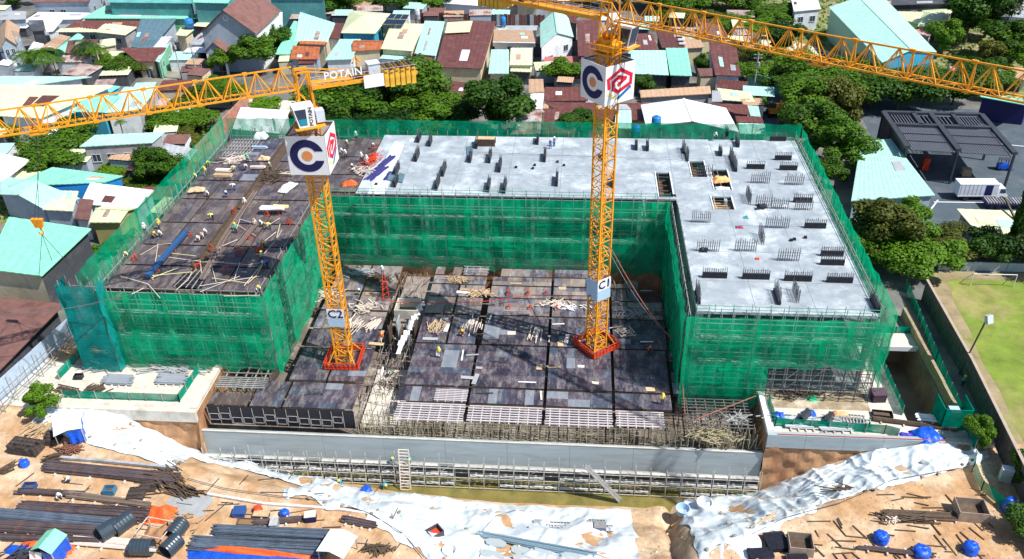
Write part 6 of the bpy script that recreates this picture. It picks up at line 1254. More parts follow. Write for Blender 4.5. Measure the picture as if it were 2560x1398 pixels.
TR = [ # ground point, height, crown radius, kind, leaf, label
 (838, 48, 9, 6.5, 'round', 1, 'dark tree above the pale green roof at the top'), (1002, 30, 7, 6, 'wide', 0, 'tree at the top edge right of the pyramid roof'), (1085, 32, 6, 4.5, 'wide', 2, 'bright tree beside the bleached white roofs'),
 (40, 14, 5, 5, 'wide', 2, 'low bright bush at the top left corner'),
 (640, 178, 9.5, 5.6, 'round', 0, 'full tree in front of the villa'), (694, 140, 8.5, 4.6, 'round', 0, 'tree behind the full tree, right of the villa'), (558, 188, 7, 3.0, 'round', 0, 'young tree by the villa porch'),
 (92, 196, 6.5, 2.8, 'palm', 1, 'palm left of the street lamp'), (120, 200, 7, 3, 'palm', 1, 'palm with a leaning trunk behind the left cream roof'), (144, 192, 6, 2.6, 'palm', 1, 'short palm under the arched canopy'), (228, 172, 6.5, 2.8, 'palm', 1, 'palm in front of the temple roof'), (252, 178, 6, 2.4, 'palm', 1, 'palm right of the orange gate roof'),
 (214, 208, 3.2, 2.8, 'wide', 3, 'yellowish bush in front of the orange gate roof'), (286, 184, 5, 3.8, 'round', 0, 'bush tree left of the maroon roof'), (322, 188, 5.4, 4.2, 'wide', 0, 'dense tree beneath the maroon roof'), (352, 190, 4.6, 3, 'wide', 3, 'yellow-green tree beneath the right end of the maroon roof'),
 (142, 425, 7.5, 6.2, 'wide', 0, 'broad feathery tree by the long grey house'), (190, 350, 6, 5.0, 'wide', 0, 'tree behind the feathery tree under the C2 jib'), (402, 462, 7.5, 4.6, 'round', 0, 'tall bush tree right of the long grey house'), (318, 372, 6.0, .9, 'palm', 1, 'slim palm against the long grey house'),
 (330, 462, 2.6, 3.6, 'wide', 3, 'olive hedge clump below the long grey house'), (290, 440, 2.4, 2.8, 'wide', 2, 'bright hedge clump under the house windows'), (372, 470, 2.6, 3.0, 'wide', 0, 'hedge clump next to the left outer net'), (300, 600, 2.4, 2.2, 'wide', 0, 'low bush by the left outer net'), (265, 640, 2.4, 2.0, 'wide', 2, 'low bright bush by the left wing corner'),
 (392, 318, 5, 4.2, 'wide', 0, 'scrub tree left under the C2 jib'), (440, 330, 5, 4.5, 'round', 0, 'scrub tree below the middle of the C2 jib'), (495, 322, 5, 4.6, 'wide', 0, 'scrub tree by the brick wall'), (470, 370, 3.6, 3.4, 'wide', 3, 'olive scrub by the lower end of the brick wall'), (520, 280, 6, 5, 'round', 0, 'tree behind the C2 jib left of the white roof'), (580, 262, 5, 4.4, 'round', 0, 'tree left of the bright white roof'), (672, 288, 4.2, 3.2, 'wide', 2, 'small bright tree behind the C2 cab'), (436, 398, 3.4, 3.2, 'wide', 0, 'scrub below the small grey roof'),
 (830, 300, 9, 6.5, 'round', 0, 'leftmost tree of the thicket behind the rear net'), (905, 300, 10, 7.4, 'wide', 0, 'dense tree under the C2 counterweights'), (975, 290, 11, 7.0, 'round', 1, 'dark tall tree in the middle of the thicket'), (1040, 285, 13, 7.4, 'round', 0, 'tallest tree of the thicket right of the counterweights'), (1090, 318, 9, 6.8, 'wide', 0, 'sprawling tree at the right of the thicket'), (1145, 332, 7, 4.8, 'round', 0, 'lower tree between thicket and round tree'), (905, 345, 7, 5.5, 'wide', 1, 'dark low tree in front of the thicket'), (1010, 345, 7, 6.5, 'wide', 1, 'shaded low tree against the rear net'), (1075, 348, 5.5, 5, 'wide', 2, 'bright low tree against the rear net'), (860, 345, 6, 4.6, 'wide', 1, 'dark low tree beside the C2 box'),
 (1250, 345, 13, 7.2, 'round', 1, 'big round dark tree behind the rear net'), (1412, 214, 6.5, 4.6, 'round', 0, 'round tree in front of the rose forecourt'), (1444, 352, 6.5, 4.6, 'round', 1, 'round bush tree left of the C1 mast behind the net'), (1608, 240, 5, 2.6, 'round', 1, 'small dark tree right of the C1 sign box'), (1640, 250, 3, 2.2, 'wide', 0, 'little bush in front of the long tan roof'),
 (1750, 190, 5.4, 1.8, 'round', 0, 'thin tree by the blue sign'), (1900, 280, 3.4, 2.0, 'wide', 2, 'bright shrub at the street edge'), (1885, 210, 6, 3.4, 'wide', 0, 'tree right of the skylight roof'), (1910, 160, 5, 3.2, 'wide', 0, 'tree behind the dark utility pole'), (1870, 200, 4, 2.6, 'wide', 2, 'bright tree beside the skylight roof'), (1850, 150, 4, 3, 'wide', 3, 'olive scrub under the C1 jib'),
 (1955, 140, 9, 5.6, 'round', 1, 'dark round tree left of the mint warehouse'), (1930, 62, 6, 5.5, 'wide', 0, 'scrub tree behind the C1 jib'), (1700, 30, 7, 6.5, 'wide', 0, 'tree behind the C1 jib at the top'), (1780, 24, 7, 7, 'wide', 0, 'wide tree at the top edge right of the C1 mast'), (1860, 28, 7, 6.5, 'round', 0, 'tree at the top edge above the sandy track'), (1630, 22, 7, 6, 'wide', 1, 'dark tree beside the C1 head'), (1460, 18, 7, 6, 'wide', 1, 'dark tree under the C1 counter jib'), (1560, 16, 7, 5, 'wide', 0, 'tree behind the C1 mast top'), (1975, 60, 4, 4, 'wide', 3, 'olive bush by the white block'),
 (1985, 200, 7, 5.2, 'wide', 2, 'bright tree at the top of the street row'), (1945, 218, 5, 4, 'wide', 0, 'tree overhanging the teal street wall'), (2030, 245, 10, 6.4, 'wide', 0, 'second tree of the street row'), (2090, 225, 8, 5.6, 'round', 0, 'tree between the street row and the right thicket'), (2010, 320, 11, 6.4, 'round', 0, 'left tree of the street row beside the excavator'), (2075, 330, 11, 5.4, 'round', 3, 'olive tree in the middle of the street row'), (2025, 390, 11, 5.4, 'round', 0, 'shaded tree close to the right outer net'), (2098, 425, 10, 4.9, 'round', 2, 'brightest tree at the lower end of the street row'), (2068, 470, 6, 3.0, 'round', 0, 'lowest tree of the street row by the net'),
 (2175, 270, 10, 6.6, 'wide', 0, 'left tree of the thicket above the canopy'), (2240, 275, 10, 6.8, 'wide', 1, 'dark tree just behind the steel canopy'), (2310, 262, 9, 6, 'wide', 0, 'tree right of the dark canopy tree'), (2380, 262, 8, 5.2, 'round', 1, 'dark tree by the navy container shed'), (2170, 210, 6, 5, 'wide', 3, 'olive tree under the C1 jib'), (2250, 200, 5, 4, 'wide', 0, 'low tree in front of the mint warehouse'), (2420, 220, 5, 4, 'wide', 3, 'dry olive bush under the C1 jib'), (2470, 235, 6, 4, 'wide', 0, 'bush above the navy container shed'),
 (2410, 110, 16, 8.2, 'round', 1, 'tall dark tree at the upper right'), (2460, 95, 14, 7.0, 'round', 1, 'second tall dark tree right of the first'), (2352, 136, 9, 5.0, 'round', 0, 'tree touching the mint warehouse roof'), (2390, 60, 8, 5.0, 'round', 1, 'dark tree above the pale yellow roof'), (2510, 150, 10, 6.0, 'round', 0, 'mid green tree at the right edge'), (2556, 180, 7, 4.4, 'round', 0, 'tree cut by the right edge below the white roof'), (2470, 165, 6, 3.8, 'round', 3, 'reddish olive tree under the tall dark trees'),
 (2196, 640, 9, 4.8, 'round', 3, 'large olive tree below the big pale mint shed'), (2262, 612, 7.5, 3.6, 'round', 2, 'bright tree right of the large olive tree'), (2150, 640, 6, 3.0, 'wide', 0, 'tree between the outer net and the large olive tree'),
 (2290, 680, 6.5, 4.8, 'wide', 0, 'feathery tree above the boundary wall'), (2250, 690, 5, 3.6, 'wide', 0, 'low tree left of the feathery tree'), (2352, 640, 5, 3.4, 'wide', 3, 'dry yellow tree by the lot corner'),
 (2520, 650, 12, 2.6, 'tall', 1, 'tall cypress at the right edge'), (2476, 664, 6, 3.4, 'wide', 1, 'dark bush at the foot of the cypress'), (2552, 668, 7, 3.6, 'wide', 1, 'dark bush right of the cypress'),
 (2436, 1112, 4.2, 1.8, 'round', 0, 'round bush tree at the right end of the concrete yard'), (2556, 1205, 4, 2.0, 'round', 0, 'bush cut by the right edge outside the yard'), (2566, 1340, 4, 2.3, 'wide', 1, 'dark bush at the lower right corner'),
 (1745, 60, 5, 5, 'wide', 3, 'olive bush on the waste ground behind the C1 jib'), (1820, 78, 5, 4.5, 'wide', 0, 'low tree on the waste ground right of the sandy track'), (1900, 96, 5, 4.4, 'wide', 2, 'bright low tree on the waste ground'), (1680, 58, 4, 4.4, 'wide', 0, 'scrub right of the C1 head'),
 (905, 22, 6, 5.4, 'wide', 0, 'tree at the top edge behind the pyramid roof'), (950, 16, 6, 5.4, 'wide', 1, 'dark tree at the top edge left of the solar panels'), (2150, 238, 7, 5.5, 'wide', 0, 'tree below the corner of the mint warehouse'), (2440, 200, 6, 4.5, 'wide', 0, 'tree below the C1 jib at the right'), (2300, 215, 5, 4.4, 'wide', 3, 'olive bush by the blue warehouse front'),
 (60, 345, 6, 4.5, 'wide', 0, 'tree left under the C2 jib near the left edge'), (545, 235, 4, 3.4, 'wide', 0, 'bush by the lane in front of the villa'), (460, 300, 5, 4.4, 'round', 0, 'tree under the C2 jib right of the pale grey wall'), (2170, 640, 4, 3.6, 'wide', 3, 'olive bush below the large olive tree'),
 (118, 1040, 4.6, 1.9, 'round', 2, 'bright round bush tree beside the left storage yard'), (1095, 370, 3, .01, 'round', 0, '')]
for (u, v, h, r_, k, li, lab) in TR:
    if lab: tree(u, v, h, r_, k, li, lab, name='palm_tree' if k == 'palm' else 'tree')
b = MB()
for i in range(16000):
    x, y = rnd.choice([(rnd.uniform(-125, -79), rnd.uniform(130, 175)), (rnd.uniform(-66, -42), rnd.uniform(146, 195)), (rnd.uniform(30, 110), rnd.uniform(205, 300))]); s = rnd.uniform(.12, .4); a = rnd.uniform(0, 3.1); b.q((x-s*math.cos(a), y-s*math.sin(a), 0), (x+s*math.cos(a), y+s*math.sin(a), 0), (x+s*math.cos(a)*1.2, y+s*math.sin(a), s*1.2), (x-s*math.cos(a), y, s*1.3))
top(b.build('undergrowth', LEAF[0], kind='stuff'), 'low weeds covering the waste plots around the site', 'undergrowth')
# ---------------------------------------------------------------- yard: bars, pipes, tents, tarps, skips
def bundle(u0, v0, u1, v1, w_, n, m, label, r=.09, layers=3, grp='bundles of reinforcing bars laid in the lower left yard', name='rebar_bundle', cat='rebar', part='bar', jit=.5, sup=True, z=None):
    A, B_ = (ST(u0, v0), ST(u1, v1)) if z is None else (G(u0, v0, z), G(u1, v1, z)); d = B_-A; L = d.length; ang = math.atan2(d.y, d.x); pt = math.atan2(d.z, math.hypot(d.x, d.y))
    t = thing(name, label, cat, tuple(A), ang, grp); per = max(1, n//layers)
    q = MB(); q.bar((0, 0, 0), (L, 0, math.sin(pt)*L), r*2, n=6); me = q.mesh(part, m)
    for i in range(n):
        la = i//per; k = i % per; y = (k+.5)/per*w_-w_/2
        inst(me, part, t, (rnd.uniform(-jit, jit), y*(1-.12*la)+rnd.uniform(-.04, .04), .28+la*r*1.9), rnd.uniform(-.012, .012))
    if sup:
        q = MB(); q.box(-.08, -w_/2-.3, -.2, .08, w_/2+.3, .2); me = q.mesh('bearer', palewood)
        for i in range(4): inst(me, 'bearer', t, (L*(.1+.27*i), 0, math.sin(pt)*L*(.1+.27*i)+.02))
    return t
bundle(118, 1170, 440, 1204, 1.7, 33, rusty, 'uppermost dark rebar bundle below the big white sheet', layers=3)
bundle(50, 1232, 205, 1240, .9, 12, rusty, 'thin rebar bundle ending at the blue bucket', layers=2)
bundle(170, 1240, 372, 1266, 1.0, 14, mat('brown_bars', (.2, .15, .12), rough=.8, var=.3, rand=.3), 'brown rebar bundle fanning out to the right of the stool', layers=2)
bundle(55, 1274, 368, 1296, 2.0, 36, rusty, 'wide rebar bundle pointing at the orange tarp', layers=3)
bundle(-30, 1288, 290, 1318, 1.6, 30, bluebar, 'long bluish rebar bundle left of the black pipes', layers=3)
bundle(-30, 1318, 272, 1336, 1.5, 30, rusty, 'dark rebar bundle just above the orange sheet', layers=3)
bundle(-20, 1346, 250, 1356, .9, 12, rusty, 'low rebar bundle behind the mint-roofed hut', layers=2)
bundle(185, 1352, 400, 1372, 1.5, 14, palewood, 'pale timber poles lying left of the lone black pipe', layers=1, name='timber_poles', cat='timber', part='pole')
bundle(542, 1330, 830, 1345, 1.4, 30, bluebar, 'blue-grey rebar bundle behind the other, left of the white hut', layers=3)
bundle(486, 1362, 812, 1380, 2.0, 42, bluebar, 'widest blue-grey rebar bundle next to the blue and orange tarp', layers=3)
bundle(862, 1302, 936, 1318, .9, 14, rusty, 'short dark bundle above the white hut', layers=2)
bundle(640, 1310, 760, 1300, .7, 8, rusty, 'short bars beside the sand tray', layers=1)
bundle(1200, 1340, 1480, 1392, .8, 10, mat('pipe_bluegrey', (.28, .40, .48), rough=.4, metal=.4), 'long blue-grey steel tubes on the white sheet, bottom centre', layers=2, name='tube_bundle', cat='steel tubes', part='tube')
bundle(2210, 1288, 2400, 1296, 1.1, 16, dwood, 'dark battens lying left of the big open skip', layers=2, name='timber_poles', cat='timber', part='pole')
bundle(2150, 1372, 2330, 1392, .5, 6, rusty, 'thin bars along the ground between blue drums', layers=1)
bundle(1870, 1330, 1935, 1290, .3, 4, wood, 'thin poles leaning on the slope edge near the dark pallets', layers=1)
for i, (a, c, lab) in enumerate([((266, 968), (330, 972), 'grey corrugated sheets stacked on the left storage yard, left pile'), ((398, 968), (466, 970), 'grey corrugated sheets stacked on the left storage yard, right pile')]):
    bundle(a[0], a[1]-16, c[0], c[1]-16, 2.0, 24, mat('duct_grey', (.30, .33, .38), rough=.5), lab, r=.11, layers=2, grp='grey piles on the left storage yard', name='tube_bundle', cat='steel tubes', part='tube', z=0)
bundle(138, 972, 190, 984, 1.5, 6, dwood, 'spaced dark planks on the left storage yard', layers=1, grp='planks', name='plank_row', cat='planks', part='plank', z=0)
bundle(1965, 1060, 2035, 1062, 2.2, 22, mat('tube_pale', (.5, .55, .58), rough=.5), 'pale tubes behind the green mesh, left part of the right storage yard', layers=2, grp=None, name='tube_bundle', cat='steel tubes', part='tube', z=0)
bundle(2050, 1066, 2130, 1068, 2.0, 20, MATS['tube_pale'], 'pale tubes behind the green mesh, middle of the right storage yard', layers=2, grp=None, name='tube_bundle', cat='steel tubes', part='tube', z=0)
bundle(2180, 1050, 2392, 1078, .6, 3, dwood, 'long brown beam lying across the right storage yard', r=.2, layers=1, grp=None, name='long_beam', cat='beam', part='beam', jit=.1, z=0)
bundle(2290, 1046, 2392, 1056, 1.4, 6, white, 'white pipes laid beside the blue tarp', layers=1, grp=None, name='tube_bundle', cat='steel tubes', part='tube', jit=.2, z=0)
def pipe(u, v, ang, L, r, label, tilt=0, m=hdpe):
    p = ST(u, v)+Vector((0, 0, r)); d = Vector((math.cos(ang), math.sin(ang), tilt)).normalized(); b = MB(); pr_ = []
    for i in range(13): pr_ += [(r*(1 if i % 2 else .965), L*i/12)]
    pr_ += [(r*.88, L), (r*.88, 0), (r, 0)]; b.lathe(p-d*L/2, pr_, 22, d); return lone(b, 'drain_pipe', m, label, 'pipe', (p.x, p.y, p.z-r), 'large black ribbed drain pipes', smooth=False)
pipe(312, 1322, 1.05, 2.3, .92, 'black drain pipe standing second behind the open-mouthed one at the rebar ends'); pipe(276, 1340, .9, 2.0, .95, 'black drain pipe with its mouth open towards the viewer at the rebar ends')
pipe(447, 1338, 1.35, 2.1, .92, 'black drain pipe at the right of the steel frame, behind the other one'); pipe(360, 1382, .05, 2.3, .9, 'lone black drain pipe lying crosswise left of the steel frame foot'); pipe(434, 1378, 1.2, 2.0, .92, 'black drain pipe at the right of the steel frame, nearer one')
def tarpheap(u, v, sx, sy, h, m, label, seed=1, rz=0, name='tarp', cat='tarp', z=None, folds=1.0):
    p = ST(u, v) if z is None else G(u, v, z); b = MB()
    def f(s, t):
        x, y = (s-.5)*2, (t-.5)*2; r = max(abs(x), abs(y)); e = 1+.22*nz(x*2, y*2, seed); k = max(0, 1-r**3.2)
        zz = h*k*(.75+.5*nz(x*1.3+seed, y*1.3, seed))+.25*h*folds*abs(nz(x*4, y*4, seed+5))*(1-r*.6); X, Y = x*sx*e/2, y*sy*e/2
        c, d = math.cos(rz), math.sin(rz); return (p.x+X*c-Y*d, p.y+X*d+Y*c, p.z+max(.03, zz))
    b.grid(f, 26, 22); return lone(b, name, m, label, cat, p, None, smooth=True)
tarpheap(402, 1290, 3.2, 2.4, 1.3, oranget, 'crumpled orange tarp thrown over a heap at the end of the wide rebar bundle', 4)
tarpheap(628, 1412, 14.5, 2.2, 1.1, bluet, 'long bright blue tarp along the bottom edge', 8, -.03)
tarpheap(640, 1388, 13.5, .9, .9, oranget, 'long orange tarp fringe behind the bright blue one', 12, -.05)
tarpheap(120, 1368, 6.0, 1.9, .5, oranget, 'flat faded orange sheet left of the mint-roofed hut', 15, -.1)
tarpheap(45, 1376, 2.6, 1.2, .5, bluet, 'dark blue rag sheet left of the faded orange sheet', 17)
tarpheap(2318, 1092, 3.2, 3.0, 1.0, bluet, 'big crumpled blue tarp on the right storage yard', 19, .4, z=0)
tarpheap(2265, 1088, 1.6, .7, .4, mat('purple_tarp', (.06, .04, .42), rough=.5), 'small purple-blue rag trailing from the big crumpled tarp', 20, z=0)
tarpheap(1946, 1044, 1.6, 1.6, .9, bluet, 'blue tarp in the left corner of the right storage yard', 21, z=0); tarpheap(2022, 1040, 1.8, 1.3, .8, bluet, 'blue tarp over tubes, second from the left in the right storage yard', 22, z=0); tarpheap(2072, 1046, 1.2, .9, .6, bluet, 'small blue tarp, third from the left in the right storage yard', 24, z=0)
tarpheap(2100, 1042, 2.4, 1.4, .9, mat('peach_tarp', (.85, .42, .2), rough=.6), 'peach orange sheet behind the racks in the right storage yard', 25, z=0)
tarpheap(2030, 998, 1.4, .9, .5, mat('mint_heap', (.02, .5, .22), rough=.5), 'little bright green net heap at the corner of the right wing', 26, z=0)
tarpheap(1803, 452, 2.9, 1.6, .9, mat('apricot_tarp', (.9, .42, .16), rough=.5), 'apricot orange tarp draped over bars on the right slab', 27, .2, z=12)
tarpheap(1807, 472, 2.2, .9, .4, whitet, 'pale cloth under the apricot tarp', 28, z=12)
tarpheap(873, 462, 2.4, 1.2, .8, oranget, 'orange tarp shelter on the brown deck right of the C2 box', 29, .3, z=12)
tarpheap(492, 476, 2.6, 1.3, .7, mat('beige_tarp', (.62, .46, .28), rough=.7), 'beige tarp shelter near the left net on the left wing', 30, .2, z=12.4)
tarpheap(660, 398, 2.0, 1.2, .7, MATS['beige_tarp'], 'beige tarp bundle at the rear of the left wing', 33, z=12.3)
tarpheap(652, 345, 2.4, 1.6, 1.3, whitet, 'white plastic bundle at the rear edge of the left wing', 34, z=12.2)
tarpheap(720, 470, 1.6, 3.6, .7, whitet, 'sagging translucent sheet hanging left of the C2 mast', 35, -.3, z=12.2)
tarpheap(1905, 518, 1.6, .9, .6, black, 'black plastic lump on bare bars in the middle of the right slab', 36, z=12.4); tarpheap(1760, 626, 1.2, .7, .5, black, 'black plastic rag at the left rear of the right slab front half', 37, z=12.2)
for i, (u, v, sx, m, lab) in enumerate([(1905, 530, 1.6, white, 'white cement patch bag pile below the black plastic lump'), (1960, 516, .8, white, 'small white heap right of the black plastic lump'), (1030, 352, .9, white, 'white cloth on the rear rail of the back slab'), (900, 1254, 1, bluet, '')]):
    if lab and i < 3: tarpheap(u, v, sx, .8, .35, m, lab, 40+i, z=12)
# tubs, drums, bins
def tub(u, v, r, h, m, label, open_=True, z=None, name='tub', cat='tub', fill=None):
    p = ST(u, v) if z is None else G(u, v, z); t = thing(name, label, cat, tuple(p)); b = MB(); b.lathe(p+Vector((0, 0, .05)), [(0, 0), (r*.8, 0), (r, h), (r*.92, h), (r*.75, .1), (0, .1)], 18); b.build('shell', m, t, smooth=False)
    b = MB(); b.lathe(p+Vector((0, 0, .05)), [(r*.98, h-.05), (r*1.06, h-.05), (r*1.06, h+.04), (r*.94, h+.04)], 18); b.build('rim', m, t); return t
tub(1125, 1386, .75, .7, white, 'round white tub on the sheet at the bottom centre'); tub(1760, 1272, .95, 1.1, white, 'round white tank on the right sheet, right one'); tub(1706, 1284, .85, .9, palebl, 'round pale blue tank on the right sheet, left one')
def sack(u, v, s, m, label, seed, name='covered_barrel', cat='covered barrel', h=None):
    p = ST(u, v); b = MB(); H = h or s*.7; r = s*.5; n, mm_ = 22, 12
    def f(a, t):
        th = a*2*math.pi; prf = min(1, 1.0-.75*max(0, t-.62)/.38) if t > .62 else 1.08-.1*t; rr = r*prf*(1+.16*nz(math.cos(th)*2, math.sin(th)*2, t*3+seed)+.05*math.sin(th*9+seed)); rr *= 1 if t < .999 else 0
        return (p.x+rr*math.cos(th), p.y+rr*math.sin(th), p.z+H*min(1, t*1.25)*(1+.1*nz(math.cos(th)*1.5, math.sin(th)*1.5, seed)))
    b.grid(f, n, mm_); return lone(b, name, m, label, cat, p, None, smooth=True)
sack(62, 1163, 1.1, bluet, 'blue-wrapped barrel in the sand at the left edge', 51); sack(916, 1232, 1.4, bluet, 'blue-covered dome on the earth at the pit edge', 52); sack(712, 1287, 1.0, bluet, 'blue-wrapped barrel right of the red-covered box', 53)
sack(2200, 1352, 1.5, bluet, 'blue-wrapped drum, leftmost of three in the lower right yard', 54, h=1.2); sack(2302, 1386, 1.7, bluet, 'crumpled blue-wrapped drum, middle of three in the lower right yard', 55, h=1.0); sack(2424, 1378, 1.5, bluet, 'blue-wrapped drum, rightmost of three in the lower right yard', 56, h=1.2); sack(2524, 1276, 1.7, bluet, 'tall blue drum outside the mesh fence at the right edge', 57, h=1.6)
sack(645, 1278, 1.0, redm, 'red cloth lump on a dark box in the lower left yard', 58, 'covered_box', 'covered box')
def crate(u, v, sx, sy, h, m, label, rz=0, z=None, name='bin', cat='bin', open_=True, fill=dwood, wall=.08):
    p = ST(u, v) if z is None else G(u, v, z); t = thing(name, label, cat, tuple(p), rz)
    def pb(nm, mm, x0, y0, z0, x1, y1, z1): q = MB(); q.box(x0, y0, z0, x1, y1, z1); o = bpy.data.objects.new(nm, q.mesh(nm, mm)); COL.objects.link(o); o.parent = t
    if open_:
        pb('side', m, -sx/2, -sy/2, 0, sx/2, -sy/2+wall, h); pb('side', m, -sx/2, sy/2-wall, 0, sx/2, sy/2, h); pb('side', m, -sx/2, -sy/2+wall, 0, -sx/2+wall, sy/2-wall, h); pb('side', m, sx/2-wall, -sy/2+wall, 0, sx/2, sy/2-wall, h); pb('floor', fill, -sx/2+wall, -sy/2+wall, .02, sx/2-wall, sy/2-wall, h*.35)
    else: pb('body', m, -sx/2, -sy/2, 0, sx/2, sy/2, h); pb('lid', fill, -sx/2-.04, -sy/2-.04, h, sx/2+.04, sy/2+.04, h+.06)
    return t
rim = mat('skip_steel', (.34, .27, .22), rough=.7, var=.25)
crate(2422, 1288, 3.1, 2.3, 1.5, rim, 'big open brown skip beside the mesh fence in the right yard', -.06, name='skip', cat='skip'); crate(1998, 1372, 2.5, 2.2, 1.3, rim, 'open dark skip with rubble beside the black pallets', -.06, name='skip', cat='skip')
crate(76, 1223, 1.4, 1.0, .7, mat('navy_box', (.03, .08, .25), rough=.6), 'navy bin with earth at the left yard edge', .1); crate(276, 1232, 1.3, 1.0, .8, mat('steel_blue_box', (.06, .2, .33), rough=.6), 'steel blue bin filled with sand left of the block stack', .1); crate(600, 1285, 1.3, 1.2, .6, mat('navy_lid', (.05, .09, .28), rough=.6), 'navy lidded box left of the red cloth', .1, open_=False, fill=MATS['navy_box']); crate(655, 1292, 1.7, .8, .5, dwood, 'brown box behind the sand tray', 0, open_=False, fill=wood)
crate(628, 1308, 3.0, 1.0, .25, dwood, 'flat sand tray in front of the rebar', 0, fill=mat('brown_sand', (.25, .15, .08), rough=.9)); crate(778, 1300, 1.2, .9, .9, navy, 'white-topped box left of the long white strip', .2, open_=False, fill=palewood); crate(688, 1320, .8, 1.1, 1.0, mat('grey_box', (.3, .32, .36), rough=.5), 'small grey machine between the rebar bundles', .1, open_=False, fill=steel)
crate(2192, 998, 1.7, 1.5, 1.2, mat('plum_box', (.05, .03, .05), rough=.6), 'dark plum box on the pale ground beside the right wing', .1, z=0, open_=False, fill=mat('plum_lid', (.10, .06, .08), rough=.6)); crate(2205, 1040, 2.4, 1.1, .5, black, 'black open trough at the back of the right storage yard', -.1, z=0)
crate(2510, 1200, 1.2, .8, 1.8, mat('offwhite_unit', (.6, .64, .62), rough=.6), 'tall off-white cabinet outside the fence at the right edge', -.2, z=0, open_=False, fill=white)
crate(1088, 1338, 1.6, 1.4, .8, mat('dark_bucket', (.06, .06, .08), rough=.6), 'dark mixing box with a red side on the sheet', .7, fill=redm); crate(1500, 1322, 1.4, 1.0, .7, mat('bin_slate', (.12, .16, .25), rough=.6), 'slate blue bin by the grey pallets on the centre sheet', -.05, open_=False, fill=steel)
crate(198, 946, 1.1, .8, .6, black, 'small dark tray on the left storage yard', .1, z=0); crate(1320, 1320, .1, .1, .1, wood, 'tiny wooden block on the white sheet', 0, open_=False)
for k, (u, v, w_, lab) in enumerate([(1345, 1312, .9, 'upright slatted pallet on the centre sheet'), (1400, 1318, 2.4, 'long low slatted pallet on the centre sheet'), (1492, 1312, 2.0, 'grey slatted pallet on the slate blue bin'), (1515, 1326, 1.6, 'grey pallet in front of the slate blue bin')]):
    p = ST(u, v); t = thing('pallet', lab, 'pallet', (p.x, p.y, p.z+.25)); 
    for i in range(7): q = MB(); q.box(-.05, -.55, 0, .05, .55, .06); inst(q.mesh('slat', greyroof), 'slat', t, (-w_/2+w_*i/6, 0, .12))
    for y in (-.45, .45): q = MB(); q.box(-w_/2, y-.05, 0, w_/2, y+.05, .12); inst(q.mesh('runner', dwood), 'runner', t)
def blockstack(u, v, nx, ny, nz_, s, m, label, rz=0, name='formwork_stack'):
    p = ST(u, v); t = thing(name, label, 'formwork stack', tuple(p), rz); q = MB(); e = s*.46
    q.box(-e, -e, .02, e, e, .3*s); q.box(-e, -e, .3*s, -e+.1*s, e, .55*s); q.box(e-.1*s, -e, .3*s, e, e, .55*s); q.box(-e+.1*s, -e, .3*s, e-.1*s, -e+.1*s, .55*s); q.box(-e+.1*s, e-.1*s, .3*s, e-.1*s, e, .55*s); me = q.mesh('block', m)
    for k in range(nz_):
        for i in range(nx):
            for j in range(ny):
                if k == nz_-1 and rnd.random() < .25: continue
                inst(me, 'block', t, ((i-nx/2)*s, (j-ny/2)*s, k*s*.56), rnd.uniform(-.05, .05))
    return t
blk = mat('block_dark', (.075, .06, .055), rough=.85, var=.3, rand=.25)
blockstack(78, 1124, 6, 3, 4, .62, blk, 'long stack of dark hollow blocks left of the blue-curtained tent', -.12); blockstack(352, 1236, 3, 3, 2, .62, blk, 'dark hollow blocks on a concrete pad right of the sand bin', .15); blockstack(380, 1218, 3, 2, 2, .6, blk, 'dark hollow blocks behind the pad stack near the timber heap', .15); blockstack(142, 1100, 3, 3, 3, .6, blk, 'shaded dark blocks under the left edge of the tent', 0)
def heap(u, v, sx, sy, h, m, label, n=70, L=2.0, z=None, rz0=0, spread=1.2, name='timber_heap', cat='timber heap', r=.07):
    p = ST(u, v) if z is None else G(u, v, z); t = thing(name, label, cat, tuple(p))
    q = MB(); q.bar((-L/2, 0, 0), (L/2, 0, 0), r*1.7, r); me = q.mesh('piece', m)
    for i in range(min(n, 120)):
        o = inst(me, 'piece', t, (rnd.gauss(0, sx/4), rnd.gauss(0, sy/4), .05+abs(rnd.gauss(0, h/2))), 0, (rnd.uniform(.4, 1.1), 1, 1)); o.rotation_euler = (0, rnd.uniform(-.2, .2), rz0+rnd.uniform(-spread, spread))
    return t
heap(412, 1200, 3.6, 2.6, .8, dwood, 'brown broken timber heap at the right end of the uppermost rebar bundle', 110, 2.6, rz0=-.3, spread=.5); heap(455, 1232, 4, 1.2, .5, dwood, 'loose sticks trailing right of the broken timber heap', 50, 3.0, rz0=-.4, spread=.3); heap(178, 1128, 2.2, 1.4, .7, mat('reddish_wood', (.2, .09, .06), rough=.9, rand=.3), 'reddish timber pile under the blue curtain of the tent', 60, 1.8); heap(140, 1148, 1.8, 1.2, .6, dwood, 'dark frame pieces left of the reddish timber pile', 40, 1.8, rz0=.5, spread=.4)
heap(18, 1176, 1.5, 2.0, .4, dwood, 'brown planks at the left edge beside the blue-wrapped barrel', 18, 2.4, rz0=1.0, spread=.3); heap(100, 1075, 2.6, 2.6, .7, wood, 'tan planks heaped below the bright round bush', 50, 2.8, rz0=.9, spread=.4); heap(445, 1318, 3.4, 3.4, .35, mat('clods', (.4, .28, .18), rough=.95, rand=.3), 'broken clods and scraps around the steel frame', 90, .9); heap(70, 1392, 5, 2.0, .6, darkm, 'grey scrap channels heaped at the bottom left corner', 90, 2.2, rz0=.8, spread=.5)
heap(2280, 1298, 5, 1.2, .4, dwood, 'brown sticks heaped left of the big open skip', 60, 3.0, rz0=-.05, spread=.25); heap(2230, 1300, 1.4, .8, .4, palewood, 'pale offcuts on the battens', 30, .8)
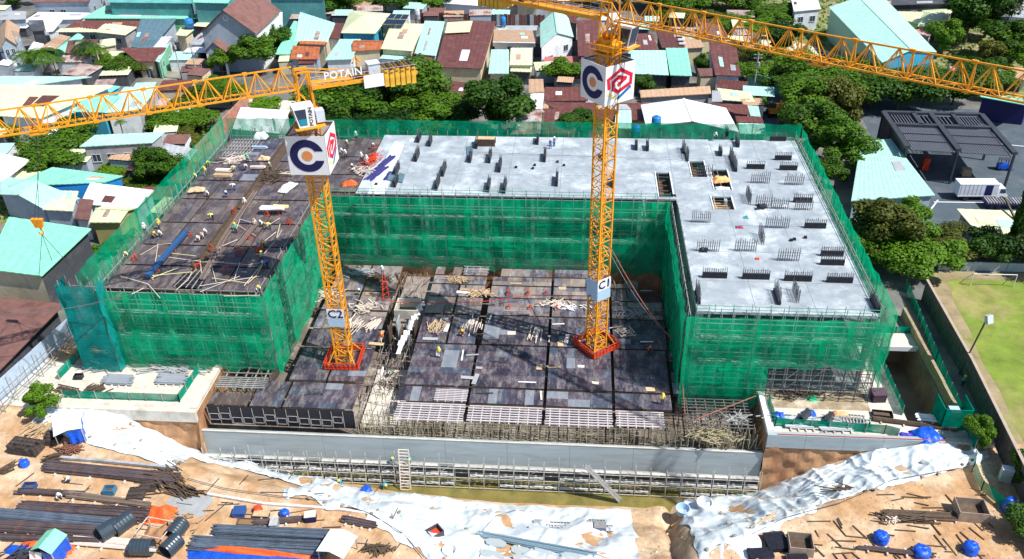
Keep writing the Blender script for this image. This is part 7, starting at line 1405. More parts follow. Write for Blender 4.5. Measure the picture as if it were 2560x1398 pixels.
heap(1470, 1388, 4, 1.4, .3, palewood, 'pale planks beside the long blue-grey tubes', 24, 2.6, rz0=-.2, spread=.2); heap(940, 1376, 2.6, 1.2, .4, dwood, 'dark twigs right of the white hut', 50, 1.6); heap(2120, 1228, 4.5, 2.5, .25, dwood, 'bars fanned over the ground below the pale blue sheet', 26, 3.4, rz0=-.1, spread=.25)
for k in range(64):
    u, v = rnd.uniform(1960, 2440), rnd.uniform(1230, 1390)
    p = ST(u, v)
    if p.y > interp(p.x, YTOP)-.5: continue
    a = rnd.choice((-1.1, -.1, -1.2, .1))+rnd.uniform(-.2, .2); L = rnd.uniform(.8, 2.6); b = MB(); b.bar(p+Vector((0, 0, .08)), p+Vector((L*math.cos(a), L*math.sin(a), .1)), .1)
    lone(b, 'loose_stick', dwood, 'loose dark stick lying on the sand of the right yard', 'stick', p, 'loose sticks strewn over the right yard')
for k in range(48):
    u, v = rnd.uniform(0, 1000), rnd.uniform(1190, 1398); p = ST(u, v); a = rnd.uniform(-.3, .3)+(rnd.random() < .4)*1.2; L = rnd.uniform(1, 3.4); b = MB(); b.bar(p+Vector((0, 0, .07)), p+Vector((L*math.cos(a), L*math.sin(a), .09)), .08)
    lone(b, 'loose_bar', rusty, 'loose thin bar lying on the sand of the left yard', 'bar', p, 'loose bars strewn over the left yard')
# black pallets and sheets near the skip
for k, (u, v, w_, d_, lab) in enumerate([(1940, 1360, 2.2, 2.2, 'black formwork panels leaning together left of the dark skip'), (1900, 1392, 2.6, 1.3, 'black formwork panels at the bottom edge, left group'), (1992, 1402, 2.0, 1.0, 'black formwork panels at the bottom edge, right group')]):
    p = ST(u, v); t = thing('panel_stack', lab, 'panels', tuple(p), .1)
    for i in range(6): q = MB(); q.box(-w_/2, -d_/2, 0, w_/2, d_/2, .06); inst(q.mesh('panel', black if i % 2 else darkm), 'panel', t, (rnd.uniform(-.15, .15), rnd.uniform(-.15, .15), .05+i*.1), rnd.uniform(-.08, .08))
# broken slabs at the bottom centre
for k, (u, v, w_, d_, r) in enumerate([(1240, 1362, 2.6, 1.2, -.2), (1300, 1380, 2.2, 1.4, -.15), (1360, 1384, 2.4, 1.6, -.3), (1230, 1392, 3.0, 1.2, -.25), (1430, 1398, 2.6, 1.2, -.2), (1310, 1402, 2.8, 1.0, -.2)]):
    p = ST(u, v); b = MB(); pts = [(p.x+(w_/2*math.cos(a)*(1+.25*nz(k, i)))*math.cos(r)-d_/2*math.sin(a)*math.sin(r), p.y+w_/2*math.cos(a)*math.sin(r)+d_/2*math.sin(a)*math.cos(r)) for i, a in enumerate([.6, 1.3, 2.3, 2.9, 3.8, 4.6, 5.4, 6.1])]; b.prism(pts, p.z+.1, p.z+.38)
    lone(b, 'broken_slab', conc2, 'cracked grey concrete slab at the bottom centre, %s counted from the left' % ORD[sorted([1240, 1300, 1360, 1230, 1430, 1310]).index(u)], 'slab', p, 'cracked slabs at the bottom centre')
heap(1990, 1052, 5, 2.4, .5, MATS['tube_pale'], 'pale loose tubes heaped behind the left part of the green mesh', 60, 3.0, z=.1, rz0=.05, spread=.15, name='tube_heap', cat='tubes'); heap(2090, 1060, 5, 2.2, .5, steel, 'grey tubes heaped behind the middle of the green mesh', 60, 2.6, z=.1, rz0=-.1, spread=.2, name='tube_heap', cat='tubes')
heap(2000, 985, 7, 2, .4, dwood, 'brown offcuts along the foot of the bare scaffold', 60, 1.6, z=.1, rz0=0, spread=.8); heap(245, 915, 7, 2, .4, steel, 'loose tubes at the foot of the corner stair tower', 50, 2.6, z=.1, rz0=0, spread=.7, name='tube_heap', cat='tubes'); heap(430, 925, 8, 2, .4, greyroof, 'grey props and boards at the foot of the left wing net', 60, 2.2, z=.1, rz0=0, spread=.6, name='prop_heap', cat='props'); heap(240, 972, 2.5, 2, .3, dwood, 'short dark sticks between planks and grey pile on the left yard', 24, 1.8, z=.1, rz0=.9, spread=.2)
for k, (u, v, rz, lab) in enumerate([(2022, 1056, .9, 'dark panels leaning together left of the racks'), (2082, 1064, 1.0, 'dark panels leaning beside the peach orange sheet')]):
    p = G(u, v, 0); t = thing('panel_stack', lab, 'panels', tuple(p), rz)
    for i in range(5): q = MB(); q.hexa([(-1, -.03, 0), (1, -.03, 0), (1, .03, 0), (-1, .03, 0), (-1, .45, 1.2), (1, .45, 1.2), (1, .51, 1.2), (-1, .51, 1.2)]); inst(q.mesh('panel', darkm), 'panel', t, (rnd.uniform(-.1, .1), i*.12, .02))
for k, (u, v) in enumerate([(2125, 1050), (2140, 1062)]):
    p = G(u, v, 0); t = thing('slatted_rack', 'grey slatted rack on the right storage yard, %s' % ('rear one', 'front one')[k], 'rack', tuple(p), -.1)
    for i in range(9): q = MB(); q.box(-.06, -.5, 0, .06, .5, .08); inst(q.mesh('slat', greyroof), 'slat', t, (-1.6+i*.4, 0, .5+.1*k))
    for y in (-.45, .45): q = MB(); q.box(-1.75, y-.05, .38+.1*k, 1.75, y+.05, .5+.1*k); inst(q.mesh('runner', darkm), 'runner', t)
    for x in (-1.6, 1.6): q = MB(); q.box(x-.06, -.4, 0, x+.06, .4, .38+.1*k); inst(q.mesh('leg', darkm), 'leg', t)
# tent with blue curtains, hut, white hut
def hut(u, v, w_, d_, h, rm, label, rz, curtain=None, ridge=.7, kind='gable'):
    p = ST(u, v); t = thing('site_shelter', label, 'shelter', tuple(p), rz)
    def part(nm, m, fn): q = MB(); fn(q); o = bpy.data.objects.new(nm, q.mesh(nm, m)); COL.objects.link(o); o.parent = t; return o
    W2, D2 = w_/2, d_/2
    for s in (-1, 1): part('roof', rm, lambda q: q.hexa([(s*W2*1.1, -D2*1.1, h), (0, -D2*1.1, h+ridge), (0, D2*1.1, h+ridge), (s*W2*1.1, D2*1.1, h), (s*W2*1.1, -D2*1.1, h+.06), (0, -D2*1.1, h+ridge+.06), (0, D2*1.1, h+ridge+.06), (s*W2*1.1, D2*1.1, h+.06)]))
    for x in (-W2, W2):
        for y in (-D2, D2): part('post', steel, lambda q: q.bar((x, y, -.3), (x, y, h), .1))
    if curtain:
        part('curtain', curtain, lambda q: q.grid(lambda s, u_: (W2+.02+.12*math.sin(s*14)*(1-u_), -D2+d_*s, .2+(h-.2)*u_), 24, 6), )
        part('curtain', curtain, lambda q: q.grid(lambda s, u_: (-W2*.1+W2*1.1*s, -D2-.02-.12*math.sin(s*12)*(1-u_), .35+.5*abs(s-.5)+(h-.5)*u_), 20, 6))
    return t
hut(182, 1098, 2.9, 3.2, 2.5, white, 'white-roofed tent with blue curtains on the left slope', .55, bluet, .35)
hut(138, 1392, 2.3, 2.4, 2.2, mint, 'small mint-roofed hut with blue cloth sides at the bottom left', -.15, bluet, .7)
hut(848, 1392, 2.9, 2.8, 2.0, white, 'white-roofed hut at the bottom left of centre', -.25, None, .5)
p = ST(138, 1385); 
t = thing('white_board', 'white board propped against the mint-roofed hut', 'board', (p.x-1.2, p.y-1.4, 0)); b = MB(); b.hexa([(p.x-1.9, p.y-1.5, .3), (p.x-.5, p.y-1.6, .3), (p.x-.5, p.y-1.55, .3), (p.x-1.9, p.y-1.45, .3), (p.x-1.7, p.y-1.2, 1.7), (p.x-.3, p.y-1.3, 1.7), (p.x-.3, p.y-1.25, 1.7), (p.x-1.7, p.y-1.15, 1.7)]); b.build('board', white, t)
# open steel frame over the dirt pile
p = ST(395, 1345); t = thing('steel_cage', 'open box frame of pale steel over a dirt pile among the black pipes', 'frame', tuple(p), -.15); q = MB(); a, d, h = 1.6, 1.2, 1.6
for z in (.1, h):
    for x in (-a, a): q.bar((x, -d, z), (x, d, z), .09)
    for y in (-d, d): q.bar((-a, y, z), (a, y, z), .09)
for x in (-a, a):
    for y in (-d, d): q.bar((x, y, 0), (x, y, h), .09)
inst(q.mesh('frame', palewood), 'frame', t); tarpheap(395, 1345, 3.6, 2.8, 1.0, soil, 'brown dirt pile inside the pale steel frame', 66, name='dirt_pile', cat='dirt pile')
tarpheap(470, 1262, 5.0, 3.4, .15, mat('wet_pad', (.33, .35, .36), rough=.7), 'flat grey concrete patch right of the orange tarp', 67, name='concrete_patch', cat='concrete patch', folds=.2)
# long board edge at the foot of the sheet, and hose lines
def line(name, pts, w_, m, label, cat='cable', zl=None, n=6):
    b = MB(); P = [Vector(p) for p in pts]; b.path(P, w_, n); c = P[0]; return lone(b, name, m, label, cat, c)
def chain(px, z, sag=0): return [G(u, v, z) for u, v in px]
line('kerb_board', [ST(150, 1148)+Vector((0, 0, .3)), ST(290, 1160)+Vector((0, 0, .3)), ST(448, 1176)+Vector((0, 0, .3))], .35, greyroof, 'long grey edge board between the white sheet and the uppermost rebar', 'edge board', n=4)
line('kerb_board', [ST(520, 1238)+Vector((0, 0, .2)), ST(660, 1262)+Vector((0, 0, .2)), ST(850, 1276)+Vector((0, 0, .2)), ST(1000, 1300)+Vector((0, 0, .2))], .22, white, 'white pipe line along the top of the left slope', 'pipe', n=4)
hose = mat('hose_grey', (.12, .12, .13), rough=.5)
def arc(px, lift=.25): return [ST(u, v)+Vector((0, 0, lift)) for u, v in px]
line('hose', arc([(1200, 1398), (1208, 1330), (1240, 1295), (1285, 1282), (1330, 1284)], .4), .08, hose, 'thin dark hose arching over the centre sheet', 'hose')
line('rope_line', arc([(1880, 1340), (1960, 1300), (2100, 1262), (2230, 1205), (2395, 1176)], .35), .09, hose, 'dark rope line along the top edge of the right sheets', 'rope')
line('rope_line', arc([(470, 1200), (560, 1225), (700, 1245), (850, 1262), (930, 1290), (1010, 1340), (1060, 1398)], .3), .09, hose, 'dark rope line along the top edge of the left slope', 'rope')
redc = mat('red_cable', (.45, .07, .05), rough=.6)
line('red_hose', [G(u, v, 1.0) for u, v in ((935, 742), (990, 755), (1060, 758), (1140, 758), (1230, 752), (1330, 738))]+[Vector((2, 97.6, 9))], .12, redc, 'sagging red hose running over the deck to the C1 mast', 'hose')
a = Vector((4, 98, 17)); c = G(1700, 872, 1.0); line('red_hose', [a.lerp(c, i/10)+Vector((0, 0, -1.2*math.sin(math.pi*i/10))) for i in range(11)]+[G(1700, 872, 5)+Vector((0, -11, -3)), G(1890, 990, .5)], .13, mat('rust_cable', (.32, .12, .08), rough=.6), 'rust-brown cable dropping from the C1 mast past the right wing corner', 'cable')
a = Vector((4, 97.4, 16.4)); c = G(1688, 850, 1.2); line('guy_cable', [a.lerp(c, i/10)+Vector((0, 0, -1.6*math.sin(math.pi*i/10))) for i in range(11)], .06, steel, 'thin pale cable hanging beside the rust-brown one', 'cable')
line('red_hose', [Vector((x, WY-.3, .45+.05*nz(x, 3))) for x in range(25, 47, 2)], .1, redc, 'red cable lying along the right concrete beam', 'cable')
a = G(-60, 790, 13); c = G(330, 735, 13.2); line('feed_cable', [a.lerp(c, i/10)+Vector((0, 0, -.8*math.sin(math.pi*i/10))) for i in range(11)], .10, hose, 'thick dark cables running from the left edge to the stair tower top', 'cable')
for px, lab in (([(1180, 380), (1700, 400)], 'thin wire across the back slab'),): line('wire', [G(u, v, 12.3) for u, v in px], .05, hose, lab, 'wire')
line('pitch_line', [G(u, v, 6-.0*u) for u, v in ((2380, 722), (2450, 760), (2560, 784))], .05, mat('yellow_wire', (.5, .55, .1), rough=.6), 'yellow wire sagging above the football field', 'wire')
# conveyor ladder and planks at the pit
A, B_ = G(1462, 1165, -4), G(1548, 1252, -9.5); t = thing('chute', 'long grey plank chute running down into the pit at the right', 'chute', tuple(A)); b = MB(); b.bar(A, B_, .7, .12); b.build('deck', steel, t); b = MB(); b.bar(A+Vector((.35, 0, .2)), B_+Vector((.35, 0, .2)), .08); b.bar(A+Vector((-.35, 0, .2)), B_+Vector((-.35, 0, .2)), .08); b.build('side_rail', steel, t)
x0, x1 = G(1000, 1200, -8).x, G(1025, 1200, -8).x; t = thing('access_ladder', 'pale stair ladder with two men climbing at the left of the pit', 'ladder', ((x0+x1)/2, 79.5, -9.5))
for x in (x0, x1): b = MB(); b.bar((x, 78.9, -9.6), (x, 80.0, -3.6), .12); b.build('stringer', palewood, t)
for i in range(14): s = i/13; b = MB(); b.bar((x0, 78.9+1.1*s, -9.6+6*s), (x1, 78.9+1.1*s, -9.6+6*s), .08); b.build('rung', palewood, t)
# deck clutter ------------------------------------------------
heap(1182, 815, 3.4, 2.8, .2, palewood, 'pale timbers spread on the deck left of centre', 26, 2.6, z=.1, rz0=1.5, spread=.12, name='timber_stack', cat='timber'); heap(1338, 838, 2.6, 2.4, .2, palewood, 'neat pale timbers on the deck left of the C1 foot', 18, 2.6, z=.1, rz0=1.5, spread=.08, name='timber_stack', cat='timber')
heap(885, 810, 2.4, 2.6, .3, palewood, 'pale timbers right of the C2 board', 22, 2.6, z=.1, rz0=1.3, spread=.25, name='timber_stack', cat='timber'); heap(930, 812, 2.2, 2.6, .3, palewood, 'pale timbers at the edge of the open corridor', 20, 2.4, z=.1, rz0=1.2, spread=.25, name='timber_stack', cat='timber'); heap(1090, 815, 2.6, 3.4, .25, wood, 'yellowish timbers scattered left of the pale spread', 24, 2.4, z=.1, rz0=1.6, spread=.4, name='timber_stack', cat='timber')
heap(1140, 700, 2.6, 1.4, .4, wood, 'straw-coloured sticks at the rear left of the courtyard deck', 40, 1.6, z=.1, name='timber_stack', cat='timber'); heap(1200, 735, 3.2, 1.8, .3, wood, 'brown sticks in the framed bay at the rear of the courtyard', 40, 2.0, z=.1, name='timber_stack', cat='timber'); heap(1560, 830, 2.4, 2.6, .3, palewood, 'whitish debris right of the C1 foot', 26, 1.6, z=.1, name='timber_stack', cat='timber')
heap(900, 680, 4.4, 2.2, .3, greyroof, 'grey boards strewn at the rear behind the C2 mast', 46, 2.0, z=.1, name='timber_stack', cat='timber'); heap(820, 740, 3, 4, .3, palewood, 'pinkish laths beside the C2 mast', 46, 1.8, z=.1, name='timber_stack', cat='timber'); heap(980, 960, 2.6, 4.5, .3, dwood, 'brown mesh offcuts on the pale corridor floor', 40, 1.2, z=-3.4, name='timber_stack', cat='timber')
heap(1400, 760, 6, 2, .2, palewood, 'scattered white laths in the middle rear of the deck', 40, 1.4, z=.1, name='timber_stack', cat='timber'); heap(1780, 1085, 5, 3, .6, shor, 'tangled yellowish props in the corner below the right wing', 90, 2.2, z=-1.5, name='prop_heap', cat='props'); heap(1840, 1050, 3, 2, .5, steel, 'loose galvanised props by the right storage yard', 40, 2.0, z=-.6, name='prop_heap', cat='props')
heap(905, 770, 5, 3, .3, palewood, 'white lath scraps strewn behind the C2 number board', 60, 1.1, z=.1, name='timber_stack', cat='timber'); heap(1590, 780, 6, 4, .3, steel, 'silver scraps at the shaded right rear of the deck', 50, 1.1, z=.1, name='timber_stack', cat='timber'); heap(1420, 770, 5, 1.6, .2, white, 'white scraps on the framed bay left of the C1 board', 36, .9, z=.1, name='timber_stack', cat='timber'); heap(950, 700, 5, 3, .4, dwood, 'dark scraps and forms behind the red rack', 50, 1.8, z=.1, name='timber_stack', cat='timber')
for k in range(44):     # single sheets and dusty white boards lying loose on the deck
    u, v = rnd.uniform(860, 1640), rnd.uniform(700, 1000); p = G(u, v, .12); w_, d_ = rnd.choice(((.6, 2.2), (1.2, .8), (1.8, .25), (2.4, .2), (.9, .5))); a = rnd.uniform(-.15, .15)+rnd.choice((0, 1.57)); b = MB(); b.obox(p, (w_, d_, .04), a)
    lone(b, 'loose_board', rnd.choice([palewood, white, wood, darkm, MATS['grey_sheet']]), 'loose board lying on the courtyard deck', 'board', p, 'loose boards lying on the courtyard deck')
def trestle(u, v, z, m, label, s=1.0, rz=0):
    p = G(u, v, z); t = thing('trestle', label, 'trestle', tuple(p), rz, 'red trestles on the decks'); q = MB(); q.bar((-.5*s, 0, .75*s), (.5*s, 0, .75*s), .12)
    for x in (-.4*s, .4*s):
        for y in (-.3*s, .3*s): q.bar((x, y, 0), (x*.9, 0, .75*s), .09)
    inst(q.mesh('frame', m), 'frame', t); return t
for i, (u, v) in enumerate([(472, 590), (432, 628), (393, 678), (336, 650), (495, 670), (566, 677), (530, 624), (588, 560), (598, 634), (644, 632), (620, 598), (652, 628), (585, 530), (668, 540), (700, 535), (724, 560)]):
    trestle(u, v, 12, redm, 'red trestle on the left wing deck, %s' % ['under the upper end of the blue beam', 'under the middle of the blue beam', 'under the lower end of the blue beam', 'near the far left edge', 'above the black opening', 'left of the blue-shirted man', 'beside the sunken beam mould', 'behind the man in the green vest', 'left in the pipe tangle', 'centre of the pipe tangle', 'rear of the pipe tangle', 'right of the pipe tangle', 'near the kneeling men', 'left under the white sheet pile', 'right under the white sheet pile', 'nearest the C2 mast'][i], .9, rnd.uniform(0, 3))
for i, (u, v) in enumerate([(1270, 735), (1320, 735), (1365, 735), (1272, 770), (1325, 772), (1392, 772)]): trestle(u, v, .1, redm, 'red trestle on the courtyard deck, %s row, %s' % ('rear' if v < 750 else 'front', ('left', 'middle', 'right')[i % 3]), .8, 1.57)
p = G(965, 745, 0); t = thing('red_rack', 'tall red steel rack by the open corridor', 'rack', tuple(p), .3); q = MB()
for x in (-.5, .5):
    for y in (-.4, .4): q.bar((x, y, 0), (x*.3, y*.3, 4.2), .14)
for z in (.8, 1.8, 2.8): q.bar((-.5, -.4, z), (.5, .4, z), .12); q.bar((.5, -.4, z), (-.5, .4, z), .12)
inst(q.mesh('frame', redm), 'frame', t)
A, B_ = G(368, 690, 12.8), G(466, 578, 12.8); b = MB(); b.bar(A, B_, .75, .45); lone(b, 'steel_beam', mat('blue_steel', (.03, .09, .22), rough=.5), 'long dark blue steel beam on red trestles, left wing', 'beam', A)
for k, (px, m, w_, lab) in enumerate([([(505, 700), (560, 600), (640, 480)], dwood, .35, 'long rebar bunch running over the middle beam mould'), ([(590, 620), (640, 560)], rusty, .5, 'rebar bunch carried on trestles right of the beam mould')]):
    P = [G(u, v, 12.5) for u, v in px]; t = thing('rebar_bundle', lab, 'rebar', tuple(P[0]))
    for i in range(12): o = Vector((rnd.uniform(-w_, w_), rnd.uniform(-.1, .1), rnd.uniform(0, .3))); b = MB(); b.path([p_+o for p_ in P], .07); b.build('bar', mat('dusty_bar', (.22, .17, .15), rough=.8), t)
t = thing('pipe_tangle', 'tangle of pale and yellow conduit pipes over the front of the left wing deck', 'conduit pipes', tuple(G(560, 660, 12)))
for k, (px, c_) in enumerate([([(395, 640), (510, 655), (560, 655)], 0), ([(350, 638), (395, 612), (440, 608)], 0), ([(395, 610), (382, 700)], 0), ([(470, 655), (500, 650), (505, 690)], 0), ([(530, 650), (545, 620), (600, 596)], 0), ([(530, 655), (620, 662), (660, 655)], 0), ([(528, 660), (540, 705)], 0), ([(500, 715), (560, 705), (655, 690)], 0), ([(500, 730), (600, 690)], 0), ([(640, 560), (600, 548), (590, 575)], 0), ([(590, 560), (640, 590)], 0), ([(660, 570), (700, 545)], 0), ([(655, 640), (690, 600), (705, 575)], 0), ([(610, 715), (660, 655)], 0), ([(300, 690), (370, 710), (400, 745)], 0), ([(370, 690), (480, 680)], 1), ([(378, 695), (445, 670)], 1), ([(530, 695), (620, 708), (640, 690), (655, 665)], 1), ([(420, 632), (490, 640)], 1), ([(690, 600), (700, 560)], 1), ([(440, 725), (470, 700), (480, 680)], 0), ([(600, 655), (585, 700)], 0), ([(640, 620), (690, 580)], 0), ([(360, 720), (330, 735)], 0), ([(560, 740), (650, 738)], 0)]):
    P = [G(u, v, 12.12+.02*k) for u, v in px]; b = MB(); b.path(P, .09, 5); b.build('conduit', [palewood, pyel][c_], t, label='yellow conduit' if c_ else None)
bx = [G(*p_, 12) for p_ in ((430, 716), (505, 722), (520, 685), (462, 682))]; t = thing('deck_opening', 'opening painted black, crossed by pale tubes at the front of the left wing deck', 'opening', tuple(bx[0])); b = MB(); b.hexa([Vector(p_)+Vector((0, 0, .03)) for p_ in bx]+[Vector(p_)+Vector((0, 0, .05)) for p_ in bx]); b.build('void_shade', black, t)  # black plate on the uncut deck, painted as the opening's shade
for i in range(5): s = (i+.5)/5; b = MB(); b.bar(bx[0].lerp(bx[1], s)+Vector((0, -.3, .18)), bx[3].lerp(bx[2], s)+Vector((.4, .8, .18)), .1); b.build('tube', steel, t)
for i in range(4): s = (i+.5)/4; b = MB(); b.bar(bx[0].lerp(bx[3], s)+Vector((0, 0, .12)), bx[1].lerp(bx[2], s)+Vector((0, 0, .12)), .1); b.build('tube', dwood, t)
for k, (u, v, w_, d_, m, lab) in enumerate([(680, 523, 3.6, .8, white, 'white and yellow sheet pile on trestles, left wing'), (700, 519, 2.4, .5, pyel, 'yellow boards on the white sheet pile'), (650, 370, 2.6, .4, palebl, 'pale blue board on the dark plywood at the wing rear'), (716, 436, 2.4, .9, palewood, 'pale boards left of the C2 box'), (560, 428, 2.6, .9, palewood, 'pale timber table between two men'), (558, 440, 3.0, 1.0, wood, 'tan timber pile below the pale timber table'), (645, 420, 2.4, .7, palewood, 'pale boards at the wing rear right')]):
    p = G(u, v, 12.15 if k > 1 else 12.9); t = thing('board_pile', lab, 'boards', tuple(p))
    for i in range(4): q = MB(); q.box(-w_/2, -d_/2, 0, w_/2, d_/2, .07); inst(q.mesh('board', m), 'board', t, (rnd.uniform(-.15, .15), rnd.uniform(-.1, .1), i*.09), rnd.uniform(-.06, .06))
for i in range(3): trestle(660+i*18, 528, 12.1, redm, 'red trestle under the white sheet pile, %s' % ('left', 'middle', 'right')[i], .8, .3)
heap(690, 440, 3.4, 5, .5, dwood, 'grey-brown boards and forms jumbled left of the C2 box', 90, 1.8, z=12.2, rz0=.8, spread=.8); heap(590, 400, 4, 3, .35, palewood, 'grey laths strewn at the rear of the left wing', 50, 1.8, z=12.15, rz0=.3, spread=.6); heap(930, 400, 2.4, 5, .6, redm, 'red and brown frames stacked beside the pale slab edge', 50, 1.6, z=12.15, rz0=1.2, spread=.5, name='frame_pile', cat='frames'); heap(905, 430, 3.2, 3, .5, palewood, 'pale sacks and laths near the orange tarp shelter', 40, 1.2, z=12.15)
# thin crumpled navy patches on the pale strip at the left end of the slab
nvp = mat('navy_patch', (.045, .045, .19), rough=.4, var=.3, scale=2, bump=.4, bscale=4)
for k, (u, v, sx, sy, rz_, lab) in enumerate([(962, 408, 1.5, 7.0, -.28, 'longest navy patch on the white strip at the left end of the slab'), (944, 432, 1.6, 6.0, -.35, 'navy patch left of the longest one'), (972, 440, 1.2, 4.0, -.1, 'narrow navy patch right of the longest one')]):
    tarpheap(u, v, sx, sy, .12, nvp, lab, 91+k*3, rz_, 'thin_sheet', 'plastic sheet', 12, .5)
b = MB(); P = [G(u, v, 12.006) for u, v in ((918, 486), (962, 486), (1010, 362), (988, 352))]; b.hexa([p_+Vector((0, 0, 0)) for p_ in P]+[p_+Vector((0, 0, .03)) for p_ in P]); lone(b, 'levelling_strip', mat('white_screed', (.66, .68, .72), rough=.7, var=.08), 'white screed strip along the left end of the back slab', 'screed strip', P[0])
# dark flat patches and hatch forms on the back slab
for k, (pts, m, lab) in enumerate([([(1168, 400), (1180, 398), (1184, 366), (1166, 368)], slate, 'dark slate sheet left of the rear hatch on the back slab'), ([(994, 456), (1006, 458), (1012, 436), (998, 434)], slate, 'dark flat patch by the left starter bars of the back slab'), ([(968, 452), (984, 454), (990, 434), (974, 434)], slate, 'second dark flat patch at the left of the back slab')]):
    P = [G(u, v, 12.05) for u, v in pts]; b = MB(); b.hexa(P+[p_+Vector((0, 0, .12)) for p_ in P]); lone(b, 'dark_patch', m, lab, 'sheet', P[0])
p = G(1212, 366, 12); t = thing('hatch_form', 'timber hatch form with a pale lid at the rear of the back slab', 'formwork', tuple(p)); b = MB(); b.box(p.x-1.8, p.y-.1, 12, p.x+1.8, p.y, 13.1); b.box(p.x-1.8, p.y+1.4, 12, p.x+1.8, p.y+1.5, 13.1); b.build('side', dwood, t); b = MB(); b.box(p.x-1.7, p.y+.3, 13.12, p.x+1.7, p.y+1.6, 13.2); b.build('lid', wood, t)
for k in range(12):
    u, v = rnd.choice([(957, 466), (1189, 448), (1345, 355), (1310, 420), (1780, 753), (1880, 700), (1842, 345), (1250, 400), (1420, 410), (1700, 420), (1990, 600), (1660, 490)]); u += rnd.uniform(-30, 30); v += rnd.uniform(-6, 6)
    p = G(u, v, 12); b = MB(); b.box(p.x-.2, p.y-.2, 12.01, p.x+.2, p.y+.2, 12.3); lone(b, 'small_box', black, 'small black box standing on the pale slab', 'box', p, 'small black boxes dotted over the pale slab')
tarpheap(1848, 569, 1.1, .7, .3, mat('magenta_net', (.3, .05, .12), rough=.7), 'coil of dark red hose on the right slab', 81, z=12, name='hose_coil', cat='hose'); tarpheap(1893, 648, .6, .5, .25, redm, 'scrap of red cloth on the right slab', 82, z=12); tarpheap(1865, 545, .7, .6, .4, mat('teal_bucket', (.02, .35, .3), rough=.5), 'teal bucket by the lengthwise bars of the right slab', 83, z=12, name='bucket', cat='bucket')

